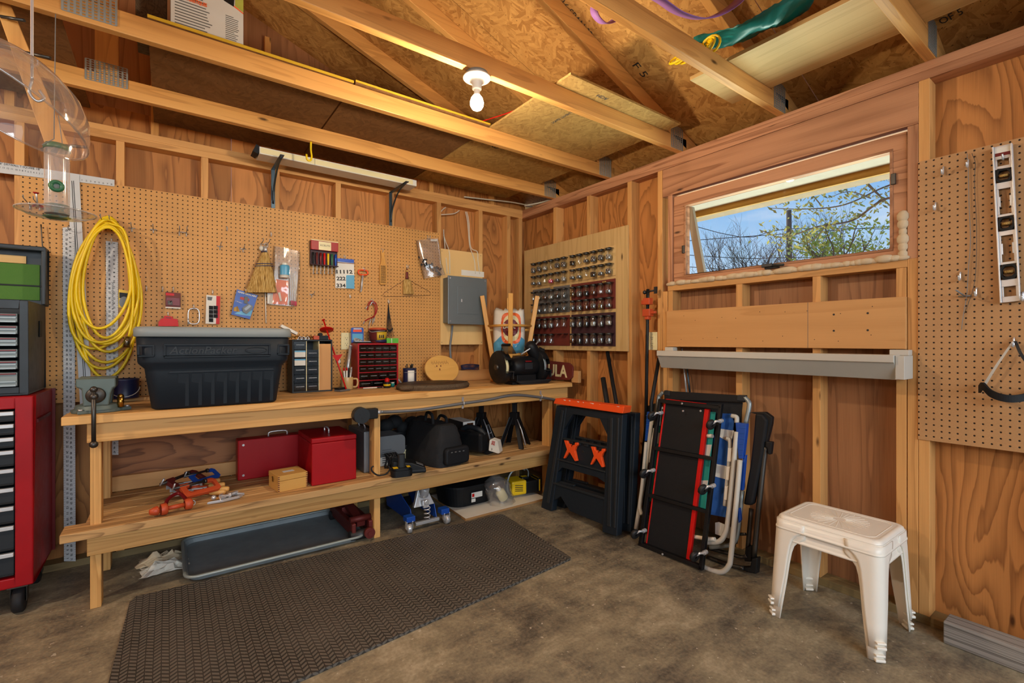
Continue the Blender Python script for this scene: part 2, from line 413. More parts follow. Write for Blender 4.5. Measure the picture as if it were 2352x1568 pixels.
P('soft_black', '14161a', .62, bump=.15, spec=.3); P('paper', 'e6e3da', .6); P('paper_grey', 'c9cdd0', .6); P('cardboard', 'a97d4c', .8); P('ink', '1b1b1e', .6); P('ink_grey', '55585c', .6); P('ink_red', 'b5392a', .5)
P('straw_plain', 'd0a860', .8); P('straw_dark', '8f6b34', .8, var=.2); P('string_blue', '2b3a6a', .8); P('wire_grey', '7d7f80', .5); P('cable_white', 'd9d4c6', .5); P('wire_brown', '5e3a22', .6)
P('porcelain', 'efe7dc', .3); P('foam', 'cdb99a', .8, var=.15, bump=.6, bscale=40); P('pouch_white', 'd8d2c4', .8, bump=.3); P('pink', 'd2486a', .5); P('tree_bark', '6a5a4c', .9, var=.2); P('leaf', 'a8b04c', .7, var=.3); P('leaf_dark', 'a09a50', .7, var=.3); P('driveway', 'b9b1a0', .9, var=.2)
P('soffit', '94897c', .6, var=.12); P('fascia_yellow', '9a7020', .7, var=.25); P('gutter_brown', '7d6b56', .8, var=.3); P('skin_wood', 'd9a45a', .5); P('rust_red', '6a2622', .55, .3, var=.3); P('tray_grey', '838c90', .5, .1, var=.3); P('tray_rim', '9aa3a0', .45, .3)
P('sheet_black', '0e0f12', .5, spec=.3); P('clothes', '3c4a63', .8); P('gold', 'c7a65a', .35, .5); P('melamine', 'e3ddd0', .4); P('steel_blue', '4f6270', .35, .9)
clear('clear_plastic', (.95, .97, .98), .1, .06, cloud=.12); clear('jar_glass', (.93, .95, .94), .22, .03); clear('window_glass', (.97, .985, 1), .05, .01, grz=.1)
clear('poly_bag', (.93, .93, .93), .2, .12, cloud=.16); clear('drawer_clear', (.42, .43, .45), .08, .12, grz=.3); clear('dome_clear', (.90, .89, .87), .34, .05, cloud=.16, grz=.75); clear('feeder_clear', (.9, .9, .9), .25, .08, cloud=.42, grz=.5); clear('smoke_clear', (.45, .42, .4), .3, .08)
def mk_bits():
    for nm, a, b in (('bits_steel', 'c9ccd0', '2c2d30'), ('bits_brass', 'c9a35a', '3a2a18'), ('bits_white', 'e9e6de', '8d8a84'), ('bits_black', '4a4a4c', '0d0d0f'), ('bits_copper', 'a8623a', '2a1a12')):
        t = NT(nm); v = t.voro(t.obj(), 190); f = t.node('SeparateColor', (v.outputs['Color'],)).outputs[0]
        t.bump(v.outputs['Distance'], 1.0, .01)
        t.fin(t.ramp(f, ((.1, b), (.9, a))), .35, .5 if 'white' not in nm else 0)
mk_bits()
def mk_straw():
    t = NT('straw'); o = t.obj(); n = t.noise(t.scale(o, (420, 420, 9)), 1.0, 2); f = t.noise(t.scale(o, (150, 150, 4)), 1.0, 2)
    t.bump(n, 1.0, .006); t.fin(t.ramp(t.math('ADD', t.math('MULTIPLY', n, .7), t.math('MULTIPLY', f, .3)), ((.32, '6b4a20'), (.5, 'c79d56'), (.7, 'e8cf92'))), .8, 0, .2)
mk_straw()
def emis(name, col, s):
    t = NT(name); e = t.node('Emission', (srgb(col), s)); t.l.new(e.outputs[0], t.out.inputs[0]); t.n.remove(t.b); return t.m
emis('bulb_glow', 'ffe9c4', 14.0)
# ---------------------------------------------------------------- the room
ZP = 2.46            # top of the wall plates
S2 = .038; S4 = .089 # lumber
fl = M(); fl.span((-7.5, -9, -.12), (.6, .4, 0))
structure(fl.build('floor', 'concrete_floor', uvoff=0), 'stained dark concrete garage floor')

# back wall
wb = thing('wall_back', None, None); structure(wb, 'back wall of open studs and brown plywood sheathing')
for k in range(5):
    m = M(); x1 = .1 - k * 1.22; m.span((x1 - 1.2185, S4, 0), (x1, S4 + .012, 2.6)); m.build('sheathing', 'plywood_wall', wb, axis=2)
m = M(); m.span((-6.0, S4, 2.6), (.1, S4 + .012, 3.9)); m.build('gable_sheathing', 'plywood_grey', wb, axis=2)
for k in range(14):
    x = -.459 - .4064 * k
    m = M(.002); m.span((x - S2 / 2, 0, S2), (x + S2 / 2, S4, ZP - 2 * S2)); m.build('stud', 'stud_wood', wb)
for x in (-.0195, -.155):
    m = M(.002); m.span((x - S2 / 2, 0.001, S2), (x + S2 / 2, S4, ZP - 2 * S2)); m.build('stud', 'stud_wood', wb)
for z in (ZP - 2 * S2, ZP - S2):
    m = M(.002); m.span((-6, 0, z), (.089, S4, z + S2)); m.build('top_plate', 'stud_wood', wb)
m = M(.002); m.span((-6, 0, 0), (.0, S4, S2)); m.build('bottom_plate', 'treated_wood', wb)
for k in range(8):
    x = -.3 - .61 * k
    m = M(.002); m.span((x - S2 / 2, .05, ZP), (x + S2 / 2, S4, 2.6 + .375 * -x - .1 if x > -3.05 else 2.6 + .375 * (x + 6.1) - .1)); m.build('gable_stud', 'truss_wood', wb)

# right wall, with the window opening
WY0, WY1, WZ0, WZ1 = -2.84, -1.60, 1.60, 2.195
wr = thing('wall_right', None, None); structure(wr, 'right wall of open studs with a window')
for a, b, nm in (((S4, -1.57, 0), (S4 + .012, .1, 2.46), 0), ((S4, -4.06, 0), (S4 + .012, -2.86, 2.46), 0), ((S4, -5.28, 0), (S4 + .012, -4.061, 2.46), 0), ((S4, -7.2, 0), (S4 + .012, -5.281, 2.46), 0),
                 ((S4, -2.86, 0), (S4 + .012, -1.57, WZ0 - .03), 1), ((S4, -2.86, WZ1 + .01), (S4 + .012, -1.57, 2.46), 0)):
    m = M(); m.span(a, b); m.build('sheathing', 'plywood_grey' if nm else 'plywood_wall', wr, axis=2)
def rstud(y, z0=S2, z1=ZP - 2 * S2, x0=0.0, nm='stud', mt='stud_wood'):
    m = M(.002); m.span((x0, y - S2 / 2, z0), (S4, y + S2 / 2, z1)); return m.build(nm, mt, wr)
for y in (-.455, -.858, -1.265): rstud(y)
rstud(-1.525); rstud(-1.565, z1=1.57)
rstud(-2.9); rstud(-2.861, z1=2.19)
for y in (-2.07, -2.475): rstud(y, z1=1.57)
rstud(-2.82, z1=1.57); rstud(-1.606, z1=1.57)
for k in range(8): rstud(-3.32 - .4064 * k)
for z in (ZP - 2 * S2, ZP - S2):
    m = M(.002); m.span((-.0005, -7.2, z), (S4, 0, z + S2)); m.build('top_plate', 'header_wood', wr)
m = M(.002); m.span((0, -7.2, 0), (S4, 0, S2)); m.build('bottom_plate', 'treated_wood', wr)
m = M(.002); m.span((-.001, -2.8805, 2.2), (S4, -1.546, ZP - 2 * S2 - .002)); m.build('window_header', 'header_wood', wr)
m = M(.002); m.span((-.002, -2.842, 1.57), (S4 + .03, -1.587, 1.605)); m.build('window_stool', 'stud_wood', wr)
for a, b in ((-1.62, -1.588), (-2.88, -2.842)):
    m = M(.002); m.span((-.001, a, 1.606), (S4, b, 2.199)); m.build('window_jamb', 'header_wood', wr)
for y, z in ((-1.25, .62), (-.86, 1.18)):
    pass
# far sides of the garage, outside the picture
wl = M(); wl.span((-6.05, -7.2, 0), (-6.0, .1, 2.6)); structure(wl.build('wall_left', 'plywood_wall', axis=2), 'left wall of the garage')

# window: a wooden sash hung in the opening
w1 = thing('window_1', None, None); structure(w1, 'wide awning window with a wooden sash')
m = M(.004)
gy0, gy1, gz0, gz1 = -2.775, -1.715, 1.665, 2.11
oy0, oy1, oz0, oz1 = -2.838, -1.625, 1.612, 2.185
for a, b in (((.012, oy0, oz0), (.055, oy1, gz0)), ((.012, oy0, gz1), (.055, oy1, oz1)), ((.012, oy0, gz0), (.055, gy0, gz1)), ((.012, gy1, gz0), (.055, oy1, gz1))): m.span(a, b)
m.build('sash_frame', 'header_wood', w1)
m = M(.002)
for a, b in (((.02, gy0 - .012, gz0 - .012), (.03, gy1 + .012, gz0)), ((.02, gy0 - .012, gz1), (.03, gy1 + .012, gz1 + .012)), ((.02, gy0 - .012, gz0), (.03, gy0, gz1)), ((.02, gy1, gz0), (.03, gy1 + .012, gz1))): m.span(V(a) - V((.012, 0, 0)), b)
m.build('stop_bead', 'header_wood', w1)
m = M(); m.prism([V((.040 + .055, gy0 - .005, gz0 - .005)), V((.040 + .055, gy1 + .005, gz0 - .005)), V((.04, gy1 + .005, gz1 + .005)), V((.04, gy0 - .005, gz1 + .005))], (.004, 0, 0)); m.build('pane', 'window_glass', w1)
m = M(.003); c = PX(1765, 615, .0); m.span((-.006, c.y - .055, c.z - .006), (.012, c.y + .02, c.z + .006)); m.box((-.01, c.y, c.z + .012), (.022, .06, .018)); m.cyl((-.012, c.y - .03, c.z + .01), (-.02, c.y - .09, c.z + .004), .007)
m.build('crank_handle', 'cast_iron', w1)
m = M(.002); m.box((.006, -1.70, 1.83), (.012, .018, .05)); m.box((.006, -2.79, 1.98), (.012, .018, .05)); m.build('latch', 'steel_dark', w1)
# expanding foam squeezed along the sill and the right jamb
m = M(); rr = random.Random(3)
y = -1.60
while y > -2.83:
    s = rr.uniform(.012, .026); m.ball((-.002 + rr.uniform(-.004, .004), y, 1.607 + s * .45), (s * .8, s * rr.uniform(1.3, 2.2), s * .75), 10); y -= s * 1.4
for k in range(6): s = rr.uniform(.02, .032); m.ball((.0, -2.826, 1.63 + k * .034), (s * .6, s * .8, s * 1.0), 10)
m.build('foam_seal', 'foam', w1)

# ---------------------------------------------------------------- roof and trusses
SL = .375
def roofz(x): return 2.60 + SL * (-x if x > -3.05 else x + 6.1)
ce = thing('ceiling', None, None); structure(ce, 'underside of the roof: strand board on wooden trusses')
for y0, y1 in ((-1.2, .3), (-2.42, -1.2), (-3.64, -2.42), (-4.86, -3.64), (-7.2, -4.86)):
    for xa, xb in ((-1.13, .5), (-3.05, -1.13), (-4.97, -3.05), (-6.6, -4.97)):
        m = M(); p = [V((xa, y0 + .002, roofz(xa))), V((xb, y0 + .002, roofz(xb))), V((xb, y1 - .002, roofz(xb))), V((xa, y1 - .002, roofz(xa)))]
        m.prism(p, (0, 0, .012)); m.build('roof_sheathing', 'osb_roof', ce, axis=1)
def nail_plate(c, w, h, parent, ny=-1):
    """toothed galvanised gusset: strips of metal with punched slots between"""
    m = M(); x0 = c[0] - w / 2
    n = max(3, int(w / .017)); st = w / n
    for i in range(n + 1): m.box((x0 + i * st, c[1], c[2]), (st * .42, .0016, h))
    k = int(h / .011)
    for j in range(k + 1): m.box((c[0], c[1] + .0002, c[2] - h / 2 + j * h / k), (w, .0012, .0035))
    return m.build('nail_plate', 'galvanized', parent)
TY = [-.44, -1.065, -1.675, -2.30, -2.92, -3.53, -4.14, -4.75]
for k, y in enumerate(TY):
    tr = thing('roof_truss', None, None); attach(tr, ce)
    if k < 6: tr['label'] = 'wooden roof truss'
    m = M(.003); m.span((-6.0, y - S2 / 2, ZP), (.05, y + S2 / 2, ZP + S4)); m.build('bottom_chord', 'truss_wood', tr)
    ch = S4 / math.cos(math.atan(SL))
    for sgn in (0, 1):
        m = M(.003); f = (lambda x: x) if not sgn else (lambda x: -6.1 - x)
        p = [V((f(.3), y - S2 / 2, roofz(.3) - .001)), V((f(-3.05), y - S2 / 2, roofz(-3.05) - .001)), V((f(-3.05), y - S2 / 2, roofz(-3.05) - ch)), V((f(.3), y - S2 / 2, roofz(.3) - ch))]
        m.prism(p, (0, S2, 0)); m.build('top_chord', 'truss_wood', tr)
    for a, b in (((-2.92, 3.45), (-2.92, ZP + S4 + .002)),) + ((((-1.55, roofz(-1.55) - .1), (-2.99, ZP + S4 + .01)), ((-4.55, roofz(-4.55) - .1), (-3.11, ZP + S4 + .01))) if k > 3 else ()):
        d = V((b[0] - a[0], 0, b[1] - a[1])); n = V((-d.z, 0, d.x)).normalized() * S4 / 2; A, B2 = V((a[0], y - S2 / 2, a[1])), V((b[0], y - S2 / 2, b[1]))
        m = M(.002); m.prism([A + n, B2 + n, B2 - n, A - n], (0, S2, 0)); m.build('web', 'truss_wood', tr)
    nail_plate((.005 - .06, y - S2 / 2 - .0015, 2.535), .115, .14, tr)
    if k == 0: nail_plate((-2.92, y - S2 / 2 - .0015, ZP + .092), .155, .10, tr)
    elif k == 1: nail_plate((-2.92, y - S2 / 2 - .0015, ZP + .085), .155, .13, tr)
    
# loose boards laid on the bottom chords
ZD = ZP + S4 + .001
m = M(); m.span((-4.2, -1.095, ZD), (-3.03, .04, ZD + .012)); tag(m.build('loft_panel', 'osb_deck', axis=1), 'strand board loft panel in the top left corner above the bird feeder', 'board', 'loft panels on the ceiling joists')
m = M(); m.span((-2.745, -1.092, ZD), (-1.914, .04, ZD + .012)); m.span((-2.745, -1.096, ZD), (-1.914, -1.092, ZD + .012), 'yellow_edge'); tag(m.build('loft_panel', 'osb_deck', axis=1), 'loft panel with yellow painted edge carrying the printed carton', 'board', 'loft panels on the ceiling joists')
m = M(); m.span((-1.905, -1.096, ZD), (-1.085, .04, ZD + .018)); m.span((-1.905, -1.1, ZD + .008), (-1.085, -1.096, ZD + .018), 'yellow_edge'); tag(m.build('loft_panel', 'osb_deck', axis=1), 'thicker loft panel with yellow edge behind the light bulb', 'board', 'loft panels on the ceiling joists')
m = M(); m.span((-1.075, -1.80, ZD), (-.168, .03, ZD + .012)); lp = tag(m.build('loft_panel', 'osb_pale', axis=1), 'pale strand board loft panel stamped OSB, nearest the right wall', 'board', 'loft panels on the ceiling joists')
m = M(); m.span((-.555, -3.3, ZD), (-.155, -2.115, ZD + .018)); tag(m.build('loose_plank', 'ply_pale', axis=1), 'wide pale plank lying across two joists above the window', 'plank')
m = M(); m.span((-1.35, -3.9, ZD + .02), (-.75, -2.6, ZD + .034)); tag(m.build('loose_panel', 'osb_roof', axis=1), 'dark strand board sheet behind the green plastic sheet', 'board') if False else m.bm.free()
zt = ZD - .0012
text('stamp', 'OSB', .075, (-.86, -.98, zt), (-.05, 1, 0), (-1, 0, 0), 'ink', lp); text('stamp', 'SHEATHING SPAN', .030, (-.80, -1.60, zt), (0, 1, 0), (-1, 0, 0), 'ink_grey', lp); text('stamp', 'MDA', .036, (-.83, -1.755, zt), (1, 0, 0), (0, 1, 0), 'ink_grey', lp)
# ---------------------------------------------------------------- workbench
BZ = .905; SZ = .39
wk = thing('workbench', 'long homemade pine workbench with a slatted lower shelf', 'workbench', (-1.5, -.37, 0))
def board(nm, a, b, mt, parent, bev=.003):
    m = M(bev); m.span(a, b); return m.build(nm, mt, parent)
ys = [-.68, -.528, -.374, -.22, -.065]
for k in range(4):
    board('top_plank', (-3.055 + .004 * (k % 2), ys[k], BZ - S2), (-.004, ys[k + 1] - .004, BZ), 'bench_wood' if k == 0 else 'bench_worn', wk)
board('front_apron', (-2.975, -.64, BZ - S2 - .092), (-.02, -.602, BZ - S2 - .001), 'bench_wood', wk)
board('shelf_apron', (-2.975, -.64, SZ - S2 - .092), (-.10, -.602, SZ - S2 - .001), 'bench_wood', wk)
ys = [-.685, -.545, -.405, -.27, -.135, -.045]
for k in range(5):
    board('shelf_plank', (-3.06 + (.06 if k else 0) + .012 * (k % 3), ys[k], SZ - S2), (-.11, ys[k + 1] - .006, SZ), 'bench_worn', wk)
for x in (-2.968, -1.63, -.19):
    board('leg', (x, -.601, 0), (x + .04, -.512, BZ - S2 - .001), 'bench_wood', wk)
    board('leg', (x, -.155, 0), (x + .04, -.066, BZ - S2 - .001), 'bench_wood', wk)
    board('crosspiece', (x + .041, -.60, SZ - S2 - .09), (x + .079, -.066, SZ - S2 - .001), 'bench_wood', wk)
board('backboard', (-3.0, -.045, SZ + .001), (-.11, -.012, SZ + .085), 'plank_pale', wk)
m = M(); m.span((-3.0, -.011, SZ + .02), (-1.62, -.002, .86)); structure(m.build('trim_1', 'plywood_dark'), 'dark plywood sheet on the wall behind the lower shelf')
board('backsplash', (-.86, -.063, BZ + .001), (-.33, -.03, BZ + .09), 'plank_pale', wk)
m = M(.002); m.span((-3.0, -.15, BZ + .001), (-2.62, -.075, BZ + .02)); tag(m.build('loose_lath', 'bench_worn'), 'short wooden lath lying behind the vise and the tote', 'lath')

# ---------------------------------------------------------------- tool chest: black top box with an open lid
tc1 = thing('tool_chest', 'black metal tool chest with an open green-lined lid on the red cabinet', 'tool chest', (-3.53, -.27, .992))
X1 = -3.195; X0 = X1 - .66
m = M(.006); m.span((X0, -.45, .992), (X1, -.07, 1.0)); m.span((X0, -.45, 1.0), (X0 + .03, -.07, 1.425)); m.span((X1 - .03, -.45, 1.0), (X1, -.07, 1.425)); m.span((X0 + .03, -.09, 1.0), (X1 - .03, -.07, 1.425))
m.span((X0 + .03, -.45, 1.385), (X1 - .03, -.43, 1.425)); m.span((X0 + .03, -.43, 1.34), (X1 - .03, -.09, 1.345)); m.span((X0 + .03, -.44, 1.0), (X1 - .03, -.43, 1.03)); m.build('body', 'chest_black', tc1)
zz = [1.375, 1.32, 1.267, 1.214, 1.161, 1.108, 1.03]
for k in range(6):
    zt, zb = zz[k], zz[k + 1]
    m = M(.002); m.span((X0 + .035, -.446, zb + .004), (X1 - .036, -.2, zt - .012)); d = m.build('drawer', 'drawer_grey', tc1)
    m = M(); m.span((X0 + .04, -.4515, zb + .022), (X1 - .04, -.446, zb + .028)); m.span((X0 + .04, -.4515, zb + .004), (X1 - .04, -.446, zb + .011)); m.build('ridge', 'galvanized', d)
    m = M(); m.span((X0 + .04, -.455, zt - .02), (X1 - .04, -.446, zt - .015)); m.build('handle_strip', 'red_dark', d)
m = M(.004); m.box((X1 + .002, -.20, 1.30), (.004, .05, .08)); m.build('side_handle', 'black_plastic', tc1)
ld = thing('lid', None, None); attach(ld, tc1)
m = M(.004); m.span((X0, -.068, 1.42), (X1 + .012, -.058, 1.72)); m.span((X0, -.15, 1.70), (X1 + .012, -.068, 1.72)); m.span((X1 - .004, -.15, 1.425), (X1 + .012, -.068, 1.70)); m.span((X0, -.15, 1.425), (X0 + .016, -.068, 1.70)); m.build('lid_shell', 'chest_black', ld)
m = M(.002); m.span((X0 + .02, -.075, 1.45), (X1 - .02, -.069, 1.635)); m.build('felt_lining', 'green_felt', ld)
m = M(.001); m.span((X0 + .03, -.078, 1.52), (X1 - .01, -.074, 1.528)); m.build('strap', 'black_plastic', ld)
m = M(.001); m.span((X0 + .2, -.079, 1.636), (X1 - .07, -.071, 1.675)); m.build('wood_strip', 'ply_light', ld)
# red rolling cabinet under it
tc2 = thing('tool_cabinet', 'red rolling tool cabinet with black drawers and silver pulls', 'tool cabinet', (-3.53, -.27, 0))
X1 = -3.172; X0 = X1 - .68; ZB = .135; ZT = .99
m = M(.006)
for a, b in (((X0, -.49, ZB), (X0 + .058, -.05, ZT)), ((X1 - .058, -.49, ZB), (X1, -.47, ZT)), ((X1 - .012, -.47, ZB), (X1, -.05, ZT)), ((X0 + .058, -.49, ZT - .055), (X1 - .058, -.47, ZT)), ((X0 + .058, -.47, ZT - .02), (X1 - .012, -.05, ZT)), ((X0 + .058, -.49, ZB), (X1 - .058, -.05, ZB + .045)), ((X0 + .058, -.06, ZB + .045), (X1 - .012, -.05, ZT - .02))): m.span(a, b)
m.build('body', 'red_paint', tc2)
m = M(); m.span((X1, -.42, .86), (X1 + .006, -.12, .875)); m.span((X1 - .004, -.055, ZB), (X1 + .012, -.045, ZT)); m.build('side_rail', 'red_dark', tc2)
pz = [945, 972, 1002, 1030, 1070, 1113, 1154, 1196, 1255, 1337]
zs = [.93, .874, .815, .757, .675, .590, .507, .42, .30, .185]
for k in range(9):
    zt, zb = zs[k], zs[k + 1]
    m = M(.003); m.span((X0 + .062, -.484, zb + .006), (X1 - .062, -.2, zt - .004)); d = m.build('drawer', 'dark_grey', tc2)
    m = M(.002); m.span((X0 + .062, -.499, zt - .022), (X1 - .062, -.484, zt - .005)); m.build('pull', 'aluminium', d)
    m = M(.002); m.span((X0 + .062, -.489, zb + .006), (X1 - .062, -.484, zb + .014)); m.build('lip', 'black_plastic', d)
for x in (X0 + .06, X1 - .055):
    for y in (-.43, -.11):
        c = thing('caster', None, None); attach(c, tc2)
        m = M(.002); m.span((x - .035, y - .04, ZB - .012), (x + .035, y + .04, ZB - .001)); m.span((x - .028, y - .02, .05), (x - .024, y + .02, ZB - .012)); m.span((x + .024, y - .02, .05), (x + .028, y + .02, ZB - .012)); m.build('fork', 'steel_dark', c)
        m = M(); m.lathe([(.012, -.02), (.05, -.02), (.058, -.012), (.058, .012), (.05, .02), (.012, .02)], (x, y, .058), (1, 0, 0), 24); m.build('wheel', 'rubber', c)

# ---------------------------------------------------------------- vise
vx, vy = -2.945, -.55
v = thing('bench_vise', 'old grey-green bench vise bolted to the left end of the workbench', 'vise', (vx, vy, BZ))
m = M(.003); m.prism([V((vx + math.cos(a) * r, vy + math.sin(a) * r * .8, BZ + .001)) for a, r in [(k * PI / 12, .095 if (k % 8) else .125) for k in range(24)]], (0, 0, .016)); m.lathe([(.085, .016), (.08, .036), (.06, .04), (0, .04)], (vx, vy, BZ), seg=28); m.build('base', 'iron_green', v)
m = M(.006); m.prism([V((vx + x, vy - .075, BZ + z)) for x, z in ((-.045, .035), (.045, .035), (.052, .09), (.06, .115), (.07, .12), (.07, .162), (-.07, .162), (-.07, .125), (-.05, .115))], (0, .055, 0)); m.build('front_jaw', 'iron_green', v)
m = M(.006); m.prism([V((vx + x, vy + .0, BZ + z)) for x, z in ((-.05, .035), (.05, .035), (.055, .1), (.07, .12), (.07, .165), (-.07, .165), (-.07, .12), (-.055, .1))], (0, .075, 0)); m.span((vx - .04, vy - .02, BZ + .05), (vx + .04, vy + .16, BZ + .1)); m.build('rear_jaw', 'iron_green', v)
m = M(.001); m.span((vx - .068, vy - .02, BZ + .13), (vx + .068, vy - .012, BZ + .16)); m.span((vx - .068, vy - .008, BZ + .13), (vx + .068, vy - .0005, BZ + .16)); m.build('jaw_plate', 'steel', v)
m = M(); m.lathe([(0, -.008), (.03, -.008), (.036, -.002), (.036, .012), (.03, .02)], (vx, vy - .083, BZ + .085), (0, 1, 0), 24); m.build('screw_flange', 'steel_dark', v)
m = M(); m.cyl((vx, vy - .09, BZ + .085), (vx, vy - .15, BZ + .085), .011); m.ball((vx, vy - .152, BZ + .085), .0165, 14); m.build('screw', 'steel_dark', v)
m = M(); m.cyl((vx, vy - .156, BZ + .115), (vx, vy - .156, BZ - .125), .0085); m.ball((vx, vy - .156, BZ + .118), .0145, 12); m.ball((vx, vy - .156, BZ - .127), .0165, 12); m.build('handle', 'steel_dark', v)
m = M(); m.cyl((vx + .085, vy - .03, BZ + .02), (vx + .085, vy - .03, BZ + .07), .013); m.ball((vx + .085, vy - .03, BZ + .07), .013, 10); m.build('swivel_lock', 'brass', v)
m = M(); 
for a in (.0, 2.1, 4.2): m.cyl((vx + .108 * math.cos(a), vy + .088 * math.sin(a), BZ + .017), (vx + .108 * math.cos(a), vy + .088 * math.sin(a), BZ + .024), .009, seg=6)
m.build('bolt_heads', 'steel', v)
# dark blue tin behind the vise
c = PZ(287, 922, BZ); c.z = BZ + .0212; t = thing('tin', 'dark blue shiny tin standing behind the vise', 'tin', c)
m = M(); m.lathe([(0, 0), (.062, 0), (.064, .004), (.062, .01), (.062, .098), (.065, .104), (.06, .106), (.058, .1), (0, .1)], c, seg=28); m.build('can', 'navy', t)
m = M(); m.tube([c + V((math.cos(a) * .066, -.03 - .03 * math.sin(a), .06 - .05 * math.sin(a))) for a in [k * PI / 12 for k in range(13)]], .0022, 6); m.build('wire_handle', 'steel', t)

# ---------------------------------------------------------------- black storage tote
tx, ty = -2.467, -.46
TO = thing('storage_tote', 'big black storage tote with a grey lid and moulded lettering on the workbench', 'storage tote', (tx, ty, BZ))
def rr_pts(hx, hy, r, n=6):
    out = []
    for k, (sx, sy) in enumerate(((1, 1), (-1, 1), (-1, -1), (1, -1))):
        for i in range(n + 1):
            a = (k + i / n) * PI / 2; out.append((sx * (hx - r) + math.cos(a) * r, sy * (hy - r) + math.sin(a) * r))
    return out
m = M(); prof = [(.262, .19, .0, .03), (.275, .203, .008, .04), (.300, .222, .185, .05), (.302, .224, .2, .05), (.325, .243, .225, .055), (.328, .246, .235, .055), (.333, .25, .35, .055), (.325, .243, .352, .05), (.322, .24, .34, .05)]
rings = []
for hx, hy, z, r in prof: rings.append([m.bm.verts.new((tx + a, ty + b, BZ + .001 + z)) for a, b in rr_pts(hx, hy, r)])
n = len(rings[0])
for A, B2 in zip(rings, rings[1:]):
    for i in range(n):
        f = m.bm.faces.new((A[i], A[(i + 1) % n], B2[(i + 1) % n], B2[i])); f.smooth = True
m.bm.faces.new(rings[0][::-1])
m.build('tub', 'tote_black', TO)
# raised frames and ribs moulded on the front
m = M(.003); yf = ty - .2485
def frame(x0, x1, z0, z1, w, y0, y1, up=True, skew=0.0):
    m.span((x0, y0, z1 - w), (x1, y1, z1)); m.span((x0, y0, z0 + w), (x0 + w, y1, z1 - w)); m.span((x1 - w, y0, z0 + w), (x1, y1, z1 - w))
    if up: m.span((x0, y0, z0), (x1, y1, z0 + w))
frame(tx - .226, tx + .232, BZ + .252, BZ + .322, .009, yf - .005, yf + .004)
frame(tx - .325, tx - .262, BZ + .258, BZ + .318, .009, yf - .003, yf + .006); frame(tx + .268, tx + .325, BZ + .258, BZ + .318, .009, yf - .003, yf + .006)
m.build('raised_frame', 'tote_black', TO)
m = M(.003)
for k in range(8):
    x = tx - .175 + k * .054
    m.prism([V((x, ty - .196, BZ + .012)), V((x + .006, ty - .196, BZ + .012)), V((x + .05, ty - .207, BZ + .012)), V((x + .05, ty - .2235, BZ + .172)), V((x + .006, ty - .2245, BZ + .172)), V((x, ty - .217, BZ + .172))][:3] + [V((x + .05, ty - .2235, BZ + .172)), V((x + .004, ty - .223, BZ + .172))], (0, .003, 0))
m.prism([V((tx - .21, ty - .228, BZ + .178)), V((tx + .255, ty - .228, BZ + .178)), V((tx + .25, ty - .228, BZ + .188)), V((tx - .2, ty - .228, BZ + .188))], (0, .012, 0))
m.build('ribs', 'tote_black', TO)
text('lettering', 'ActionPacker', .05, (tx - .205, yf - .0012, BZ + .272), (1, 0, 0), (0, 0, 1), 'dark_grey', TO, .003, shear=.25, bold=.0006, sx=1.02)
m = M(); m.tube([V((tx + .165 + math.cos(a) * .05, yf - .001, BZ + .287 + math.sin(a) * .015)) for a in [k * PI / 12 for k in range(24)]], .0015, 5, True); m.span((tx + .125, yf - .002, BZ + .2845), (tx + .205, yf, BZ + .2895)); m.build('oval_emblem', 'dark_grey', TO)
m = M(); prof = [(.338, .255, .352, .06), (.343, .26, .356, .06), (.343, .26, .388, .06), (.335, .252, .4, .06), (.30, .22, .402, .05)]
rings = []
for hx, hy, z, r in prof: rings.append([m.bm.verts.new((tx + a, ty + b, BZ + .002 + z)) for a, b in rr_pts(hx, hy, r)])
for A, B2 in zip(rings, rings[1:]):
    for i in range(n): m.bm.faces.new((A[i], A[(i + 1) % n], B2[(i + 1) % n], B2[i])).smooth = True
m.bm.faces.new(rings[0][::-1]); m.bm.faces.new(rings[-1]); m.build('lid', 'tote_grey', TO)
